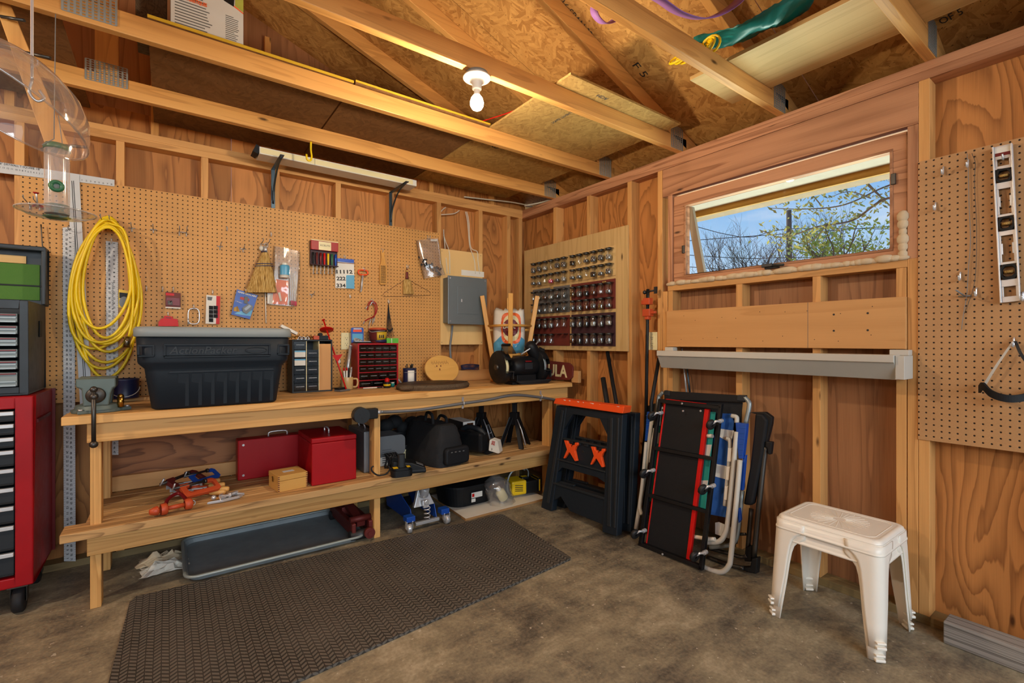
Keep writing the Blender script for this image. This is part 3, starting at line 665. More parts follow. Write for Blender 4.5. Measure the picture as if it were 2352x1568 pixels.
# ---------------------------------------------------------------- left pegboard and everything hung on it
m = M(); m.span((-3.30, -.0065, .905), (-.862, -.0005, 2.13)); PBO = tag(m.build('pegboard', 'pegboard_tan', uvoff=0.0, axis=0), 'wide tan pegboard covering the back wall above the workbench', 'pegboard')
PD = .0075
def P2(pts, d): return [PY(x, y, -d) for x, y in pts]
def slab(m, pts, d, th, mat=None): m.prism(P2(pts, d), (0, -th, 0), mat); return m
def card(name, label, cat, pts, d, th, mat, parts=(), group=None):
    pp = P2(pts, d); c = sum(pp, V()) / len(pp); t = thing(name, label, cat, (c.x, c.y, min(p.z for p in pp)), group=group)
    m = M(); slab(m, pts, d, th); m.build('card', mat, t)
    for k, (nm, q, mt, *rest) in enumerate(parts):
        m = M(); slab(m, q, d + th + .0002, rest[0] if rest else .0008); m.build(nm, mt, t)
    return t
def hook(px, py, kind, label, L=.05, group='peg hooks on the back wall'):
    p = PY(px, py, -PD); t = thing('peg_hook', label, 'hook', p, group=group)
    m = M()
    if kind == 'rod':
        m.cyl(p + V((0, -.001, 0)), p + V((0, -.012, 0)), .0028, seg=8); m.tube([p + V((0, -.004, 0)), p + V((0, -L * .8, .002)), p + V((0, -L, .012))], .0022, 8); m.build('rod', 'wire_grey', t)
        m = M(); m.tube([p + V((-.016, -.0035, 0)), p + V((.016, -.0035, 0))], .0028, 8); m.tube([p + V((0, -.004, -.001)), p + V((0, -.004, -.022))], .003, 8); m.build('clip', 'chrome', t)
    elif kind == 'double':
        for s in (-.018, .018): m.tube([p + V((s, -.002, .012)), p + V((s, -L, .016)), p + V((s, -L - .012, .03))], .0022, 8)
        m.build('rod', 'wire_grey', t)
        m = M(); m.tube([p + V((-.022, -.004, .012)), p + V((.022, -.004, .012))], .0028, 8)
        for s in (-.018, .018): m.tube([p + V((s, -.004, .014)), p + V((s, -.004, -.012))], .003, 8)
        m.build('clip', 'chrome', t)
    else:
        m.tube(spline([p + V((0, -.001, .014)), p + V((0, -.006, .01)), p + V((0, -.007, -.008)), p + V((0, -.014, -.016)), p + V((0, -L * .8, -.014)), p + V((0, -L, .004))], 4), .0027, 8); m.build('rod', 'chrome', t)
    return t
hk = [(303, 524, 'rod', 'straight steel peg right of the yellow cord top', .11), (352, 527, 'rod', 'second straight steel peg right of the yellow cord', .10), (420, 538, 'double', 'double-pronged steel peg in the empty row left of the broom', .09), (505, 566, 'rod', 'bent straight peg below and right of the double peg', .08), (558, 572, 'rod', 'straight peg just left of the whisk broom top', .08),
      (521, 525, 'j', 'small bright peg hook above the row of straight pegs', .03), (622, 538, 'j', 'small bright peg hook above the whisk broom', .03), (337, 663, 'j', 'empty peg hook beside the right side of the yellow cord', .035), (374, 664, 'j', 'empty peg hook just left of the maroon package', .035), (398, 664, 'j', 'peg hook holding the maroon package', .035),
      (488, 670, 'j', 'peg hook holding the white and red package', .04), (445, 705, 'j', 'peg hook holding the snap link', .03), (386, 722, 'j', 'peg hook holding the red plastic holder', .03), (246, 516, 'double', 'double peg carrying the yellow extension cord', .12), (216, 528, 'j', 'small peg left of the double peg under the cord', .03), (257, 553, 'j', 'hook through the top of the forty-eight inch rule', .05), (160, 530, 'rod', 'peg holding the long straightedge', .06),
      (790, 590, 'j', 'peg hook holding the number sheet', .04), (834, 618, 'j', 'peg hook holding the orange handled pin', .04), (876, 575, 'j', 'peg hook holding the wooden wire brush', .04), (934, 612, 'j', 'peg hook holding the small straw brush', .04), (982, 545, 'j', 'peg hook holding the clear bag of fittings', .05), (853, 690, 'j', 'peg hook holding the red cable', .04), (891, 692, 'j', 'peg hook holding the bundle of black ties', .04), (564, 668, 'j', 'peg hook holding the blue remote package', .04), (803, 680, 'j', 'little empty spring clip below the number sheet', .02), (80, 478, 'double', 'double steel peg behind the bird feeder tray', .14), (716, 676, 'rod', 'slanting steel peg right of the bagged supplies', .09), (606, 565, 'double', 'double peg holding the whisk broom', .10)]
for a in hk: hook(a[0], a[1], a[2], a[3], a[4])
# T-square
ts = thing('drywall_square', 'white metal drywall T-square hung along the top left of the pegboard', 'square', PY(165, 520, -.012))
m = M(); slab(m, [(-60, 363), (263, 413), (263, 428), (-60, 390)], .010, .0025); m.build('head', 'paper_grey', ts)
m = M(); slab(m, [(153, 397), (182, 402), (212, 930), (184, 930)], .0135, .0025); m.build('blade', 'paper_grey', ts)
m = M(); 
for a in (0, 4): slab(m, [(164 + a, 415), (165.6 + a, 415), (196.6 + a, 925), (195 + a, 925)], .0162, .0003)
m.build('groove_lines', 'ink', ts)
a = PY(8, 377.5, -.0128); b = PY(100, 391.5, -.0128)
def fit_text(name, body, p0, p1, size, up, mt, parent, lift=(0, -.0005, 0), align='LEFT', bold=0.0):
    """lettering stretched along p0 -> p1"""
    o = text(name, body, size, (0, 0, 0), (1, 0, 0), (0, 1, 0), mt, None, .0004, bold=bold)
    xs = [v.co.x for v in o.data.vertices]; w = (max(xs) - min(xs)) or 1; x0 = min(xs)
    r = (V(p1) - V(p0)); L = r.length; r.normalize(); up = V(up); up = (up - r * up.dot(r)).normalized(); nz = r.cross(up)
    mt4 = Matrix((r * (L / w), up, nz)).transposed().to_4x4(); mt4.translation = V(p0) + V(lift)
    o.data.transform(Matrix.Translation((-x0, 0, 0))); o.data.transform(mt4); attach(o, parent); return o
fit_text('lettering', '48" DRYWALL T-SQUARE 1/8"', PY(-4, 377, -.0128), PY(93, 391.5, -.0128), .016, (0, 0, 1), 'ink', ts)
fit_text('number_scale', '  '.join(str(k) for k in range(14, -1, -1)), PY(-4, 385, -.0128), PY(104, 402, -.0128), .012, (0, 0, 1), 'ink_grey', ts); fit_text('number_scale', '  '.join(str(k) for k in range(1, 9)), PY(188, 415, -.0128), PY(258, 425, -.0128), .012, (0, 0, 1), 'ink_grey', ts)
def ruler(nm, label, q, d, dirn, n0, n1, stepn, name_txt, off, sides):
    """q: four corners (TL, TR, BR, BL) of the rule on the wall"""
    p = P2(q, d); t = thing(nm, label, 'ruler', (p[0] + p[1]) / 2)
    m = M(); m.prism(p, (0, -.0022, 0)); m.build('blade', 'paper_grey', t)
    f = V((0, -.0024, 0)); m = M(); L = p[3].z - p[0].z
    N = int(abs(L) / .0254 * 2)
    for s in sides:
        for k in range(N):
            z = k / N; e = (p[0].lerp(p[3], z) if s < 0 else p[1].lerp(p[2], z)) + f; l = .008 if k % 2 == 0 else .005
            m.span(e + V((0, -.0001, -.0004)), e + V((-s * l, .0001, .0004)))
    m.build('tick_marks', 'ink', t)
    for s in sides:
        nums = list(range(n1, n0, -stepn)) if s < 0 else list(range(n0, n1, stepn))
        for seg in range(0, len(nums), 12):
            part = nums[seg:seg + 12]; za, zb = (seg + .3) / len(nums), (min(seg + 12, len(nums)) - .4) / len(nums)
            e0, e1 = (p[0].lerp(p[3], za), p[0].lerp(p[3], zb)) if s < 0 else (p[1].lerp(p[2], za), p[1].lerp(p[2], zb))
            o = V((-s * (.011 if s < 0 else .021), -.0024, 0)); fit_text('number_scale', '   '.join(str(k) for k in part), e0 + o, e1 + o, .012, (1, 0, 0), 'ink', t, bold=.0003)
    if name_txt:
        c0, c1 = p[0].lerp(p[1], .56).lerp(p[3].lerp(p[2], .56), .19), p[0].lerp(p[1], .56).lerp(p[3].lerp(p[2], .56), .47)
        fit_text('lettering', name_txt, c0 + V((-.004, -.0024, 0)), c1 + V((-.004, -.0024, 0)), .011, (1, 0, 0), 'ink', t)
    return t
ruler('straightedge', 'tall aluminium straightedge hanging to the floor left of the workbench', [(144, 522), (171, 522), (174, 1288), (147, 1288)], .0175, 1, 0, 72, 1, None, 0, (-1, 1))
ruler('metal_rule', 'forty-eight inch aluminium rule inside the loop of yellow cord', [(243, 553), (271, 556), (272, 1044), (245, 1044)], .0125, 1, 1, 48, 1, 'JOHNSON LEVEL & TOOL MFG. CO. INC.', 0, (-1, 1))
# yellow cord: loops over the double peg
xc = thing('extension_cord', 'yellow extension cord coiled in long loops over a peg', 'extension cord', PY(245, 520, -.06))
m = M(); rr = random.Random(11)
loops = [(868, 172, 322, .050), (845, 150, 328, .056), (785, 160, 326, .085), (832, 160, 336, .062), (800, 134, 310, .07), (806, 175, 330, .08), (790, 150, 318, .09), (775, 190, 304, .098), (752, 165, 300, .108)]
for k, (b, l, r, d) in enumerate(loops):
    q = []; cxb = (l + r) / 2; hw = (r - l) / 2; ph = rr.uniform(-.5, .5)
    for i in range(40):
        th = 2 * PI * i / 40; sv = (1 - math.cos(th)) / 2; w = 50 + (hw - 50) * sv ** .75
        x = 247 + (cxb - 247) * sv ** .8 + math.sin(th) * (w + 14 * sv * (1 - sv) * math.sin(3 * th + k)); y = 498 + 3 * k + (b - 498 - 3 * k) * sv ** (1.02) + 5 * math.sin(2 * th + ph * 3) * sv
        q.append(PY(x, y, -(d + .007 * math.sin(th * 2 + k * 1.3))))
    m.tube(q, .0076, 8, True)
q = [PY(x, y, -.118) for x, y in ((250, 512), (285, 530), (300, 600), (306, 680), (302, 740), (296, 772))]
m.tube(spline(q, 7), .0062, 8); m.build('cable', 'yellow_cord', xc)
m = M(); c = PY(292, 785, -.115); m.cyl(c + V((.004, 0, .03)), c + V((-.004, 0, -.03)), .014, .017, seg=14); m.build('connector', 'bits_white' if False else 'smoke_clear', xc)
m = M(); m.cyl(c + V((.003, 0, .02)), c + V((-.003, 0, -.02)), .009, seg=10); m.build('connector_core', 'cream', xc)
# thin cane and shadowed wires
m = M(); m.tube(spline([PY(94, 515, -.03), PY(98, 570, -.035), PY(106, 640, -.04), PY(104, 690, -.04), PY(93, 770, -.03)], 6), .0025, 6); tag(m.build('thin_rod', 'steel_dark'), 'thin bent metal rod hanging beside the open tool chest lid', 'rod')
# bird-feeder-side red tool
t = thing('red_turnbuckle', 'small red-tipped steel tool standing on the double peg left of the feeder', 'tool', PY(86, 480, -.03))
m = M(); a, b = PY(83, 443, -.10), PY(87, 478, -.04); m.cyl(a, b, .004, seg=8); m.build('shaft', 'steel', t)
m = M(); m.cyl(a + V((0, 0, .002)), a + V((0, 0, -.004)), .013, .008, seg=14); m.tube(spline([PY(75, 474, -.04), PY(86, 468, -.045), PY(100, 477, -.04)], 5), .005, 8); m.build('red_grip', 'red_paint', t)
# packages left of the broom
card('tape_package', 'black and yellow package with a clear tape roll beside the rule', 'package', [(273, 664), (300, 669), (300, 709), (272, 706)], .012, .004, 'yellow_paint', [('header', [(274, 671), (300, 674), (300, 688), (274, 684)], 'black_plastic'), ('tape_roll', [(275 + 10 + 11 * math.cos(a), 694 + 13 * math.sin(a)) for a in [k * PI / 8 for k in range(16)]], 'grey_plastic', .012)])
card('hook_package', 'small maroon blister package hanging left of the snap link', 'package', [(380, 670), (415, 673), (415, 709), (380, 706)], .022, .002, 'maroon', [('blister', [(382, 683), (413, 685), (413, 702), (382, 700)], 'red_dark', .006), ('white_edge', [(380, 704), (415, 706), (415, 709), (380, 707)], 'paper'), ('label', [(381, 672), (400, 674), (400, 679), (381, 678)], 'red_bright'), ('fittings', [(385, 690), (396, 691), (396, 700), (385, 699)], 'bits_steel', .008)])
t = card('red_holder', 'bright red plastic holder partly behind the black tote lid', 'holder', [(364, 740), (370, 732), (376, 731), (378, 725), (396, 727), (398, 732), (408, 733), (410, 749), (364, 749)], .02, .016, 'red_bright', [('slot', [(381, 728), (393, 729.5), (393, 731.5), (381, 730)], 'red_dark')])
t = thing('snap_link', 'large silver snap link hanging above the tote', 'carabiner', PY(445, 740, -.02)); m = M(); m.tube([PY(445 + (13 if math.cos(a) > 0 else -13) * (abs(math.cos(a)) ** .7), 726 + 18 * math.copysign(abs(math.sin(a)) ** .6, math.sin(a)), -.025) for a in [k * PI / 14 for k in range(28)]], .0038, 8, True); m.build('ring', 'chrome', t)
m = M(); m.cyl(PY(432, 731, -.03), PY(433, 745, -.03), .0055, seg=10); m.build('gate', 'steel', t)
card('fastener_package', 'white and red package of black square fasteners above the tote', 'package', [(474, 677), (506, 680), (504, 744), (472, 743)], .022, .002, 'paper', [('red_band', [(497, 679.5), (506, 680), (504, 744), (496, 743.6)], 'red_bright'), ('label', [(476, 681), (488, 682), (486, 690), (477, 689)], 'steel_dark')] + [('fastener', [(480 + 10.5 * i, 702 + 9.5 * j), (489.5 + 10.5 * i, 702.5 + 9.5 * j), (489.5 + 10.5 * i, 711 + 9.5 * j), (480 + 10.5 * i, 710.5 + 9.5 * j)], 'black_fabric', .004) for i in range(2) for j in range(4) if not (i and j == 3)])
rp = card('remote_package', 'tilted blue package with white lettering and a grey remote', 'package', [(544, 664), (592, 678), (574, 733), (531, 722)], .03, .003, 'blue_card', [('light_band', [(548, 715), (580, 712), (575.5, 726), (538, 720)], 'blue_light'), ('photo', [(537, 706), (546, 703), (551, 716), (536, 714)], 'straw'), ('remote', [(556, 707), (570, 697), (580, 703), (579, 710), (566, 721), (557, 716)], 'grey_plastic', .012), ('remote_button', [(560, 709), (572, 700), (577, 703), (564, 714)], 'case_grey', .014), ('clip_strip', [(562, 680), (570, 682), (568, 698), (560, 696)], 'steel_dark', .006), ('red_text_bar', [(552, 681), (573, 686), (572, 692), (551, 687)], 'ink_red')])
fit_text('lettering', 'CHAMBERLAIN', PY(546, 671, -.0335), PY(588, 682.5, -.0335), .014, (0, 0, 1), 'white_paint', rp, bold=.0006); fit_text('lettering', '1-Button', PY(541, 692, -.0335), PY(556, 697, -.0335), .01, (0, 0, 1), 'white_paint', rp)
# whisk broom
wbm = thing('whisk_broom', 'straw whisk broom with dark blue bindings hanging on the pegboard', 'broom', PY(606, 600, -.05))
def broom(cx0, cx1, y0, y1, w0, w1, dep, d, mt, parent, nm='bristles', pw=.9):
    m = M()
    def fn(u, v):
        y = y0 + (y1 - y0) * v; cx = cx0 + (cx1 - cx0) * v; w = w0 + (w1 - w0) * v ** pw; a = 2 * PI * u
        w *= 1 + .03 * math.sin(u * 190) * v
        p = PY(cx + w * math.cos(a), y + (1.5 * math.sin(u * 150) if v > .98 else 0), -d); p.y = -d - dep * (.5 + .5 * v) * math.sin(a); return p
    m.grid(fn, 48, 10, None, True); return m.build(nm, mt, parent)
broom(609, 600, 580, 672, 7, 37, .028, .045, 'straw', wbm)
for y, w in ((606, 19.2), (611, 20.6), (578, 6.5)):
    m = M(); m.tube([(lambda p, a: V((p.x, -.045 - .0225 * math.sin(a), p.z)))(PY(606.5 + w * math.cos(a), y, -.045), a) for a in [k * PI / 12 for k in range(24)]], .0022, 6, True); m.build('binding', 'string_blue', wbm)
m = M(); c = PY(610, 572, -.05); m.cyl(c + V((0, 0, -.02)), c + V((0, 0, .018)), .012, .008); m.tube(spline([c + V((-.01, 0, .01)), c + V((-.006, -.01, .035)), c + V((.012, -.01, .035)), c + V((.014, 0, .01))], 5), .002, 6); m.build('neck', 'steel', wbm)
m = M(); c = PY(601, 570, -.03); m.ball(c, (.016, .012, .018), 12); tag(m.build('knotted_rag', 'pouch_white'), 'white knotted rag behind the top of the whisk broom', 'rag')
m = M(); m.tube([PY(609.5, 668, -.018), PY(611, 742, -.018)], .0035, 8); tag(m.build('white_stick', 'white_plastic'), 'thin white stick hanging below the whisk broom', 'stick')
# clear bag of supplies
bg_ = thing('supply_bag', 'clear plastic bag of painting supplies hanging right of the whisk broom', 'plastic bag', PY(656, 570, -.04))
def bagmesh(pts_l, pts_r, d, bulge, seed, mt='poly_bag', parent=None, nm='film'):
    rr = random.Random(seed); m = M(); n = 10; K = len(pts_l) - 1
    jit = {}
    def fn(u, v, sgn):
        i = min(int(v * K), K - 1); f = v * K - i
        l = V(pts_l[i]).lerp(V(pts_l[i + 1]), f) if len(pts_l[0]) == 3 else V((*pts_l[i], 0)).lerp(V((*pts_l[i + 1], 0)), f); r = V((*pts_r[i], 0)).lerp(V((*pts_r[i + 1], 0)), f)
        q = l.lerp(r, u); p = PY(q.x, q.y, -d); key = (round(u, 3), round(v, 3)); j = jit.setdefault(key, rr.uniform(-1, 1))
        p.y = -d - (bulge * (math.sin(PI * u) ** .6) * (.35 + .65 * v) * (1 + .25 * j) if sgn else 0.0) ; return p
    m.grid(lambda u, v: fn(u, v, 1), n, 12); m.grid(lambda u, v: fn(u, v, 0), n, 12); return m.build(nm, mt, parent)
bagmesh([(628, 564), (626, 610), (622, 650), (612, 698)], [(690, 578), (690, 620), (687, 660), (682, 704)], .02, .062, 5, parent=bg_)
t = thing('blue_canister', 'blue and white canister inside the clear supply bag', 'canister', PY(654, 640, -.05)); m = M(); c = PY(654, 638, -.05); m.lathe([(0, 0), (.028, 0), (.03, .004), (.03, .018), (.0302, .018)], c, seg=20); m.build('base', 'white_plastic', t); m = M(); m.lathe([(.03, .018), (.03, .075), (.026, .085), (0, .086)], c, seg=20); m.build('body', 'blue_light', t); m = M(); m.lathe([(.018, .086), (.018, .10), (0, .1)], c, seg=16); m.build('cap', 'white_plastic', t)
card('orange_package', 'orange and white card package at the bottom of the supply bag', 'package', [(614, 672), (628, 672), (634, 641), (662, 645), (660, 700), (614, 697)], .028, .006, 'orange_bag', [('white_panel', [(614, 673), (627, 673), (626, 698), (614, 697)], 'paper'), ('tube', [(638, 672), (643, 671), (647, 691), (643, 692)], 'white_plastic', .008)])
for k in range(3):
    m = M(); m.tube([PY(668 + 5 * k, 622 + 5 * k, -.05), PY(670 + 4.5 * k, 690 + k, -.05)], .0035, 8, mat=None); m.cyl(PY(670 + 4.5 * k, 690 + k, -.05), PY(670.5 + 4.5 * k, 700 + k, -.05), .006, seg=8, mat='pink'); tag(m.build('swab_stick', 'white_plastic'), ('leftmost', 'middle', 'rightmost')[k] + ' pink-tipped white stick in the clear supply bag', 'stick', 'pink-tipped sticks in the supply bag')
# nut driver set
nd = thing('nut_driver_rack', 'red and black rack holding seven nut drivers', 'tool rack', PY(742, 590, -.03))
p0, p1 = PY(711, 553, -PD), PY(773, 560, -PD); zb = PY(742, 612, -PD).z; zt = PY(742, 556, -PD).z
m = M(.002); m.span((p0.x, -.03, zb), (p1.x, -PD, zt)); m.build('back', 'maroon_dark', nd)
zl = PY(742, 575, -.05).z
m = M(.002); m.span((p0.x, -.052, zl), (p1.x, -.0305, zt - .002)); m.build('label_band', 'red_paint', nd)
m = M(.001); m.span((p0.x + .05, -.0528, zl + .002), (p1.x - .05, -.0522, zt - .006)); m.span((p0.x, -.052, zt - .0019), (p1.x, -.030, zt + .004)); m.build('paper_label', 'cream', nd)
fit_text('lettering', 'XCELITE', (p0.x + .058, -.053, (zl + zt) / 2 - .004), (p1.x - .058, -.053, (zl + zt) / 2 - .004), .016, (0, 0, 1), 'ink', nd)
m = M(.001); m.span((p0.x, -.06, zb), (p1.x, -.0305, zb + .006)); m.build('ledge', 'maroon_dark', nd)
for k, (mt, cn) in enumerate((('black_plastic', 'black'), ('rust_red', 'dark brown'), ('red_dark', 'dark red'), ('red_bright', 'bright red'), ('yellow_paint', 'amber'), ('green_paint', 'green'), ('blue_paint', 'blue'))):
    px = 719.5 + 8.6 * k; c = PY(px, 600, -.045); t = thing('nut_driver', cn + ' handled nut driver standing in the red rack', 'nut driver', c, group='nut drivers in the rack')
    zz2 = PY(px, 578.5 + k * .9, -.045).z; ze = PY(px, 606.5 + .8 * k, -.045).z; zk = PY(px, 588 + .9 * k + 20, -.045).z
    m = M(); m.lathe([(0, zz2 - c.z), (.007, zz2 - c.z - .001), (.0078, (zz2 + zk) / 2 - c.z + .012), (.0055, zk - c.z + .006), (.0035, zk - c.z), (0, zk - c.z)], c, seg=10); m.build('handle', mt, t)
    zd = PY(px, 588 + 20 + 21, -.045).z; m = M(); m.cyl((c.x, c.y, zk), (c.x, c.y, zd + .008), .0032, seg=10); m.cyl((c.x, c.y, zd + .01), (c.x, c.y, zd), .0048, seg=6); m.build('shaft', 'steel', t)
# numbers sheet
ns = card('number_sheet', 'white sheet of black adhesive numbers with a blue header', 'sticker pack', [(770, 606), (813, 608), (814, 663), (770, 661)], .018, .0015, 'paper', [('blue_header', [(772, 592.5), (813, 596), (813, 604), (772, 600)], 'blue_paint'), ('brown_line', [(772, 601.5), (813, 605), (813, 606.2), (772, 603)], 'maroon'), ('numbers_insert', [(795, 633), (797, 631.5), (814, 632), (814, 663), (795, 662)], 'blue_light')])
for k, (s, a, b, y) in enumerate((('11112', 773, 810, 628), ('222', 773, 794, 643.5), ('334', 773, 794, 659.5))): fit_text('numerals', s, PY(a, y - .3, -.0202), PY(b, y, -.0202), .036, (0, 0, 1), 'ink', ns, bold=.0012)
m = M(); slab(m, [(772, 592.5), (813, 596), (813, 608), (772, 606.5)], .0172, .0006); m.build('sleeve', 'paper', ns)
# orange-handled pin, wire brush, straw brush, hanger
t = thing('hitch_pin', 'steel pin with a bright orange loop handle on the pegboard', 'pin', PY(834, 640, -.025)); m = M(); m.tube([PY(834 + 11 * math.copysign(abs(math.cos(a)) ** .6, math.cos(a)), 625.5 + 5.5 * math.copysign(abs(math.sin(a)) ** .8, math.sin(a)) + math.cos(a), -.03) for a in [k * PI / 12 for k in range(24)]], .0052, 8, True); m.build('handle', 'orange_plastic', t); m = M(); m.cyl(PY(833.5, 632, -.03), PY(829.5, 667, -.03), .0075, seg=12); m.cyl(PY(829.5, 667, -.03), PY(828.5, 671, -.03), .0075, .003, seg=12); m.build('shank', 'steel', t)
t = thing('wire_brush', 'long wooden wire brush hanging on the pegboard', 'brush', PY(878, 650, -.02)); m = M(.002); slab(m, [(873, 576), (877, 573), (882, 576), (882, 590), (884, 603), (887, 612), (887, 651), (884, 654), (874, 654), (871, 651), (871, 611), (874, 602), (875, 590)], .014, .014); m.build('back', 'stool_wood', t)
m = M(); rr = random.Random(2)
for i in range(5):
    for j in range(14):
        a = PY(874.5 + 2.4 * i, 611 + 2.9 * j, -.0285); m.cyl(a, a + V((rr.uniform(-.002, .002), -.018, rr.uniform(-.002, .002))), .0018, .0012, seg=4)
m.build('wire_tufts', 'steel_dark', t)
t = thing('straw_brush', 'small straw hand brush hanging in front of the wire hanger', 'brush', PY(936, 650, -.03)); broom(935, 938, 642, 675, 7, 12, .016, .025, 'straw', t, pw=.5); m = M(); c = PY(935, 628, -.025); m.lathe([(.004, .035), (.008, .03), (.006, .018), (.009, .01), (.011, -.004), (.0095, -.014), (.013, -.03), (.013, -.04)], c, seg=14, sx=1, sy=.8); m.build('handle', 'rust_red', t); m = M(); m.cyl(PY(935, 622, -.035), PY(935, 622, -.037), .006, seg=12); m.build('screw', 'brass', t)
t = thing('wire_hanger', 'dark wire coat hanger bottom hanging flat on the pegboard', 'hanger', PY(936, 650, -.012)); m = M(); m.tube([PY(x, y, -.011) for x, y in ((935, 628), (934, 640), (926, 645), (883, 672), (879, 678), (881, 681), (935, 680), (986, 678), (989, 675), (986, 669), (945, 646), (937, 640))], .0014, 6, False); m.build('wire', 'wire_brown', t)
# bag of small fittings by the breaker panel
fb = thing('fittings_bag', 'clear zip bag of black plastic bits near the breaker panel', 'plastic bag', PY(985, 560, -.04)); bagmesh([(956, 552), (960, 580), (966, 610), (973, 640)], [(1008, 546), (1012, 575), (1015, 605), (1023, 631)], .03, .05, 9, parent=fb); m = M(); slab(m, [(989, 549), (1004, 549), (1004, 554), (989, 554)], .034, .001); m.build('paper_tag', 'paper', fb)
m = M(); rr = random.Random(4)
for k in range(26):
    u = rr.random(); q = PY(962 + 50 * u + rr.uniform(-3, 3), 600 + 28 * u + rr.uniform(-14, 6) * (1 - .3 * u), -.045 - rr.uniform(0, .015)); m.box(q, (rr.uniform(.012, .03), .01, rr.uniform(.008, .016)), Matrix.Rotation(rr.uniform(0, 3), 3, 'Y'))
o = m.build('loose_bits', 'dark_grey'); tag(o, 'heap of small black plastic bits in the clear zip bag', 'plastic bits', kind='stuff')
# red cable lock and black zip ties
t = thing('red_cable', 'red coated cable bent into a hook shape above the red organizer', 'cable', PY(855, 700, -.02)); m = M(); m.tube(spline([PY(x, y, -.025 - .003 * i) for i, (x, y) in enumerate(((845, 712), (846, 698), (853, 691), (862, 695), (866, 706), (864, 718), (857, 727), (845, 733), (838, 737)))], 5), .004, 8); m.tube(spline([PY(x, y, -.032) for x, y in ((848, 700), (855, 695), (861, 703), (862, 716), (858, 730))], 5), .004, 8); m.build('loops', 'red_paint', t); m = M()
for a, b in (((844, 703), (840, 709)), ((852, 733), (847, 748)), ((857, 731), (855, 745)), ((838, 737), (834, 743)), ((861, 728), (858, 741))): m.cyl(PY(*a, -.03), PY(*b, -.03), .0042, .003, seg=8)
m.tube(spline([PY(849, 702, -.03), PY(855, 694, -.034), PY(861, 697, -.03)], 4), .0045, 6); m.tube([PY(848, 748, -.03), PY(847, 760, -.028), PY(848, 778, -.026), PY(853, 792, -.026)], .0015, 6); m.build('metal_ends', 'steel', t)
t = thing('zip_ties', 'bunch of long black ties hanging above the yellow tin', 'cable ties', PY(892, 700, -.02)); m = M(); rr = random.Random(8)
for k in range(9): m.tube(spline([PY(892, 695, -.02), PY(890 + k * .8, 730, -.025 - .002 * k), PY(888 + k * 1.7, 757 + rr.uniform(-2, 2), -.03), PY(887 + k * 2.2, 776 + rr.uniform(-3, 3), -.028)], 4), .0014, 5)
m.build('ties', 'black_plastic', t); m = M()
for k in range(6): m.box(PY(887 + 2.8 * k, 760 - rr.uniform(0, 5), -.034), (.008, .008, .016))
m.build('tie_heads', 'black_plastic', t)
# wall outlet
def outlet(c, right, out, label):
    """duplex outlet plate; right and out are unit directions"""
    t = thing('wall_outlet', label, 'outlet', c); r, o, u = V(right), V(out), V((0, 0, 1)); rot = Matrix((r, o, u)).transposed()
    m = M(.0015); m.box(c + o * .004, (.075, .006, .122), rot); m.build('plate', 'cream', t)
    m = M(.001); m.box(c + o * .0085, (.036, .003, .072), rot); m.build('receptacle', 'cream', t)
    m = M()
    for s in (-1, 1):
        for dx in (-.007, .007): m.box(c + o * .0104 + r * dx + u * (s * .02 + .003), (.0022, .001, .008), rot)
        m.box(c + o * .0104 + u * (s * .02 - .009), (.0055, .001, .005), rot)
    m.build('slots', 'ink', t); m = M()
    for s in (-1, 1): m.cyl(c + u * s * .048 + o * .007, c + u * s * .048 + o * .0085, .003, seg=8)
    m.build('screws', 'steel', t)
outlet(PY(795, 783, -.008), (1, 0, 0), (0, -1, 0), 'cream duplex outlet on the pegboard between the two drawer organizers')
# ---------------------------------------------------------------- things standing on the workbench
B0 = BZ + .001
# black drawer organizer
x0, x1, yf, yb, zt = -2.035, -1.785, -.24, -.085, 1.248
og = thing('drawer_organizer', 'black small-parts organizer with clear drawers and a wooden panel', 'drawer organizer', ((x0 + x1) / 2, (yf + yb) / 2, BZ))
m = M(.002); w = .009
m.span((x0, yf, B0), (x0 + w, yb, zt)); m.span((x1 - w, yf, B0), (x1, yb, zt)); m.span((x0 + w, yf, B0), (x1 - w, yb, B0 + w)); m.span((x0 + w, yf, zt - w), (x1 - w, yb, zt)); m.span((x0 + w, yb - .004, B0 + w), (x1 - w, yb, zt - w)); m.build('case', 'dark_grey', og)
cw = (x1 - x0 - 2 * w) / 3
m = M()
for k in (1, 2): m.span((x0 + w + cw * k - .002, yf - .001, B0 + w), (x0 + w + cw * k + .002, yb - .005, zt - w))
m.build('divider', 'cream', og)
hs = (zt - B0 - 2 * w) / 6
def drawer_unit(parent, a, b, z0, z1, yfr, dep, fill=None, label=None, seed=0, handle=True):
    m = M(); m.span((a, yfr, z0), (b, yfr + .0015, z1)); m.span((a, yfr + .0015, z0), (b, yfr + dep, z0 + .0015)); d = m.build('drawer', 'drawer_clear', parent)
    if handle: m = M(.0008); m.span((a + (b - a) * .15, yfr - .006, z0 + (z1 - z0) * .52), (b - (b - a) * .15, yfr - .0002, z0 + (z1 - z0) * .62)); m.build('pull', 'case_grey', d)
    if fill:
        rr = random.Random(seed); m = M()
        for k in range(9): m.box((rr.uniform(a + .012, b - .012), yfr + rr.uniform(.012, dep - .02), z0 + .015 + rr.uniform(0, (z1 - z0) * .3)), (rr.uniform(.008, .02), .008, rr.uniform(.006, .012)), Matrix.Rotation(rr.uniform(0, 3), 3, 'Y'))
        m.build('contents', fill, d)
    if label: m = M(); m.span((a + .003, yfr - .0012, z0 + .004), (b - .003, yfr - .0003, z1 - .006)); m.span((a + .003, yfr - .0014, z1 - .014), (b - .003, yfr - .0004, z1 - .005), 'blue_light'); m.build('paper_label', 'paper', d)
fills = ['bits_steel', 'bits_black', 'bits_copper', 'bits_black', 'bits_steel', 'bits_brass']
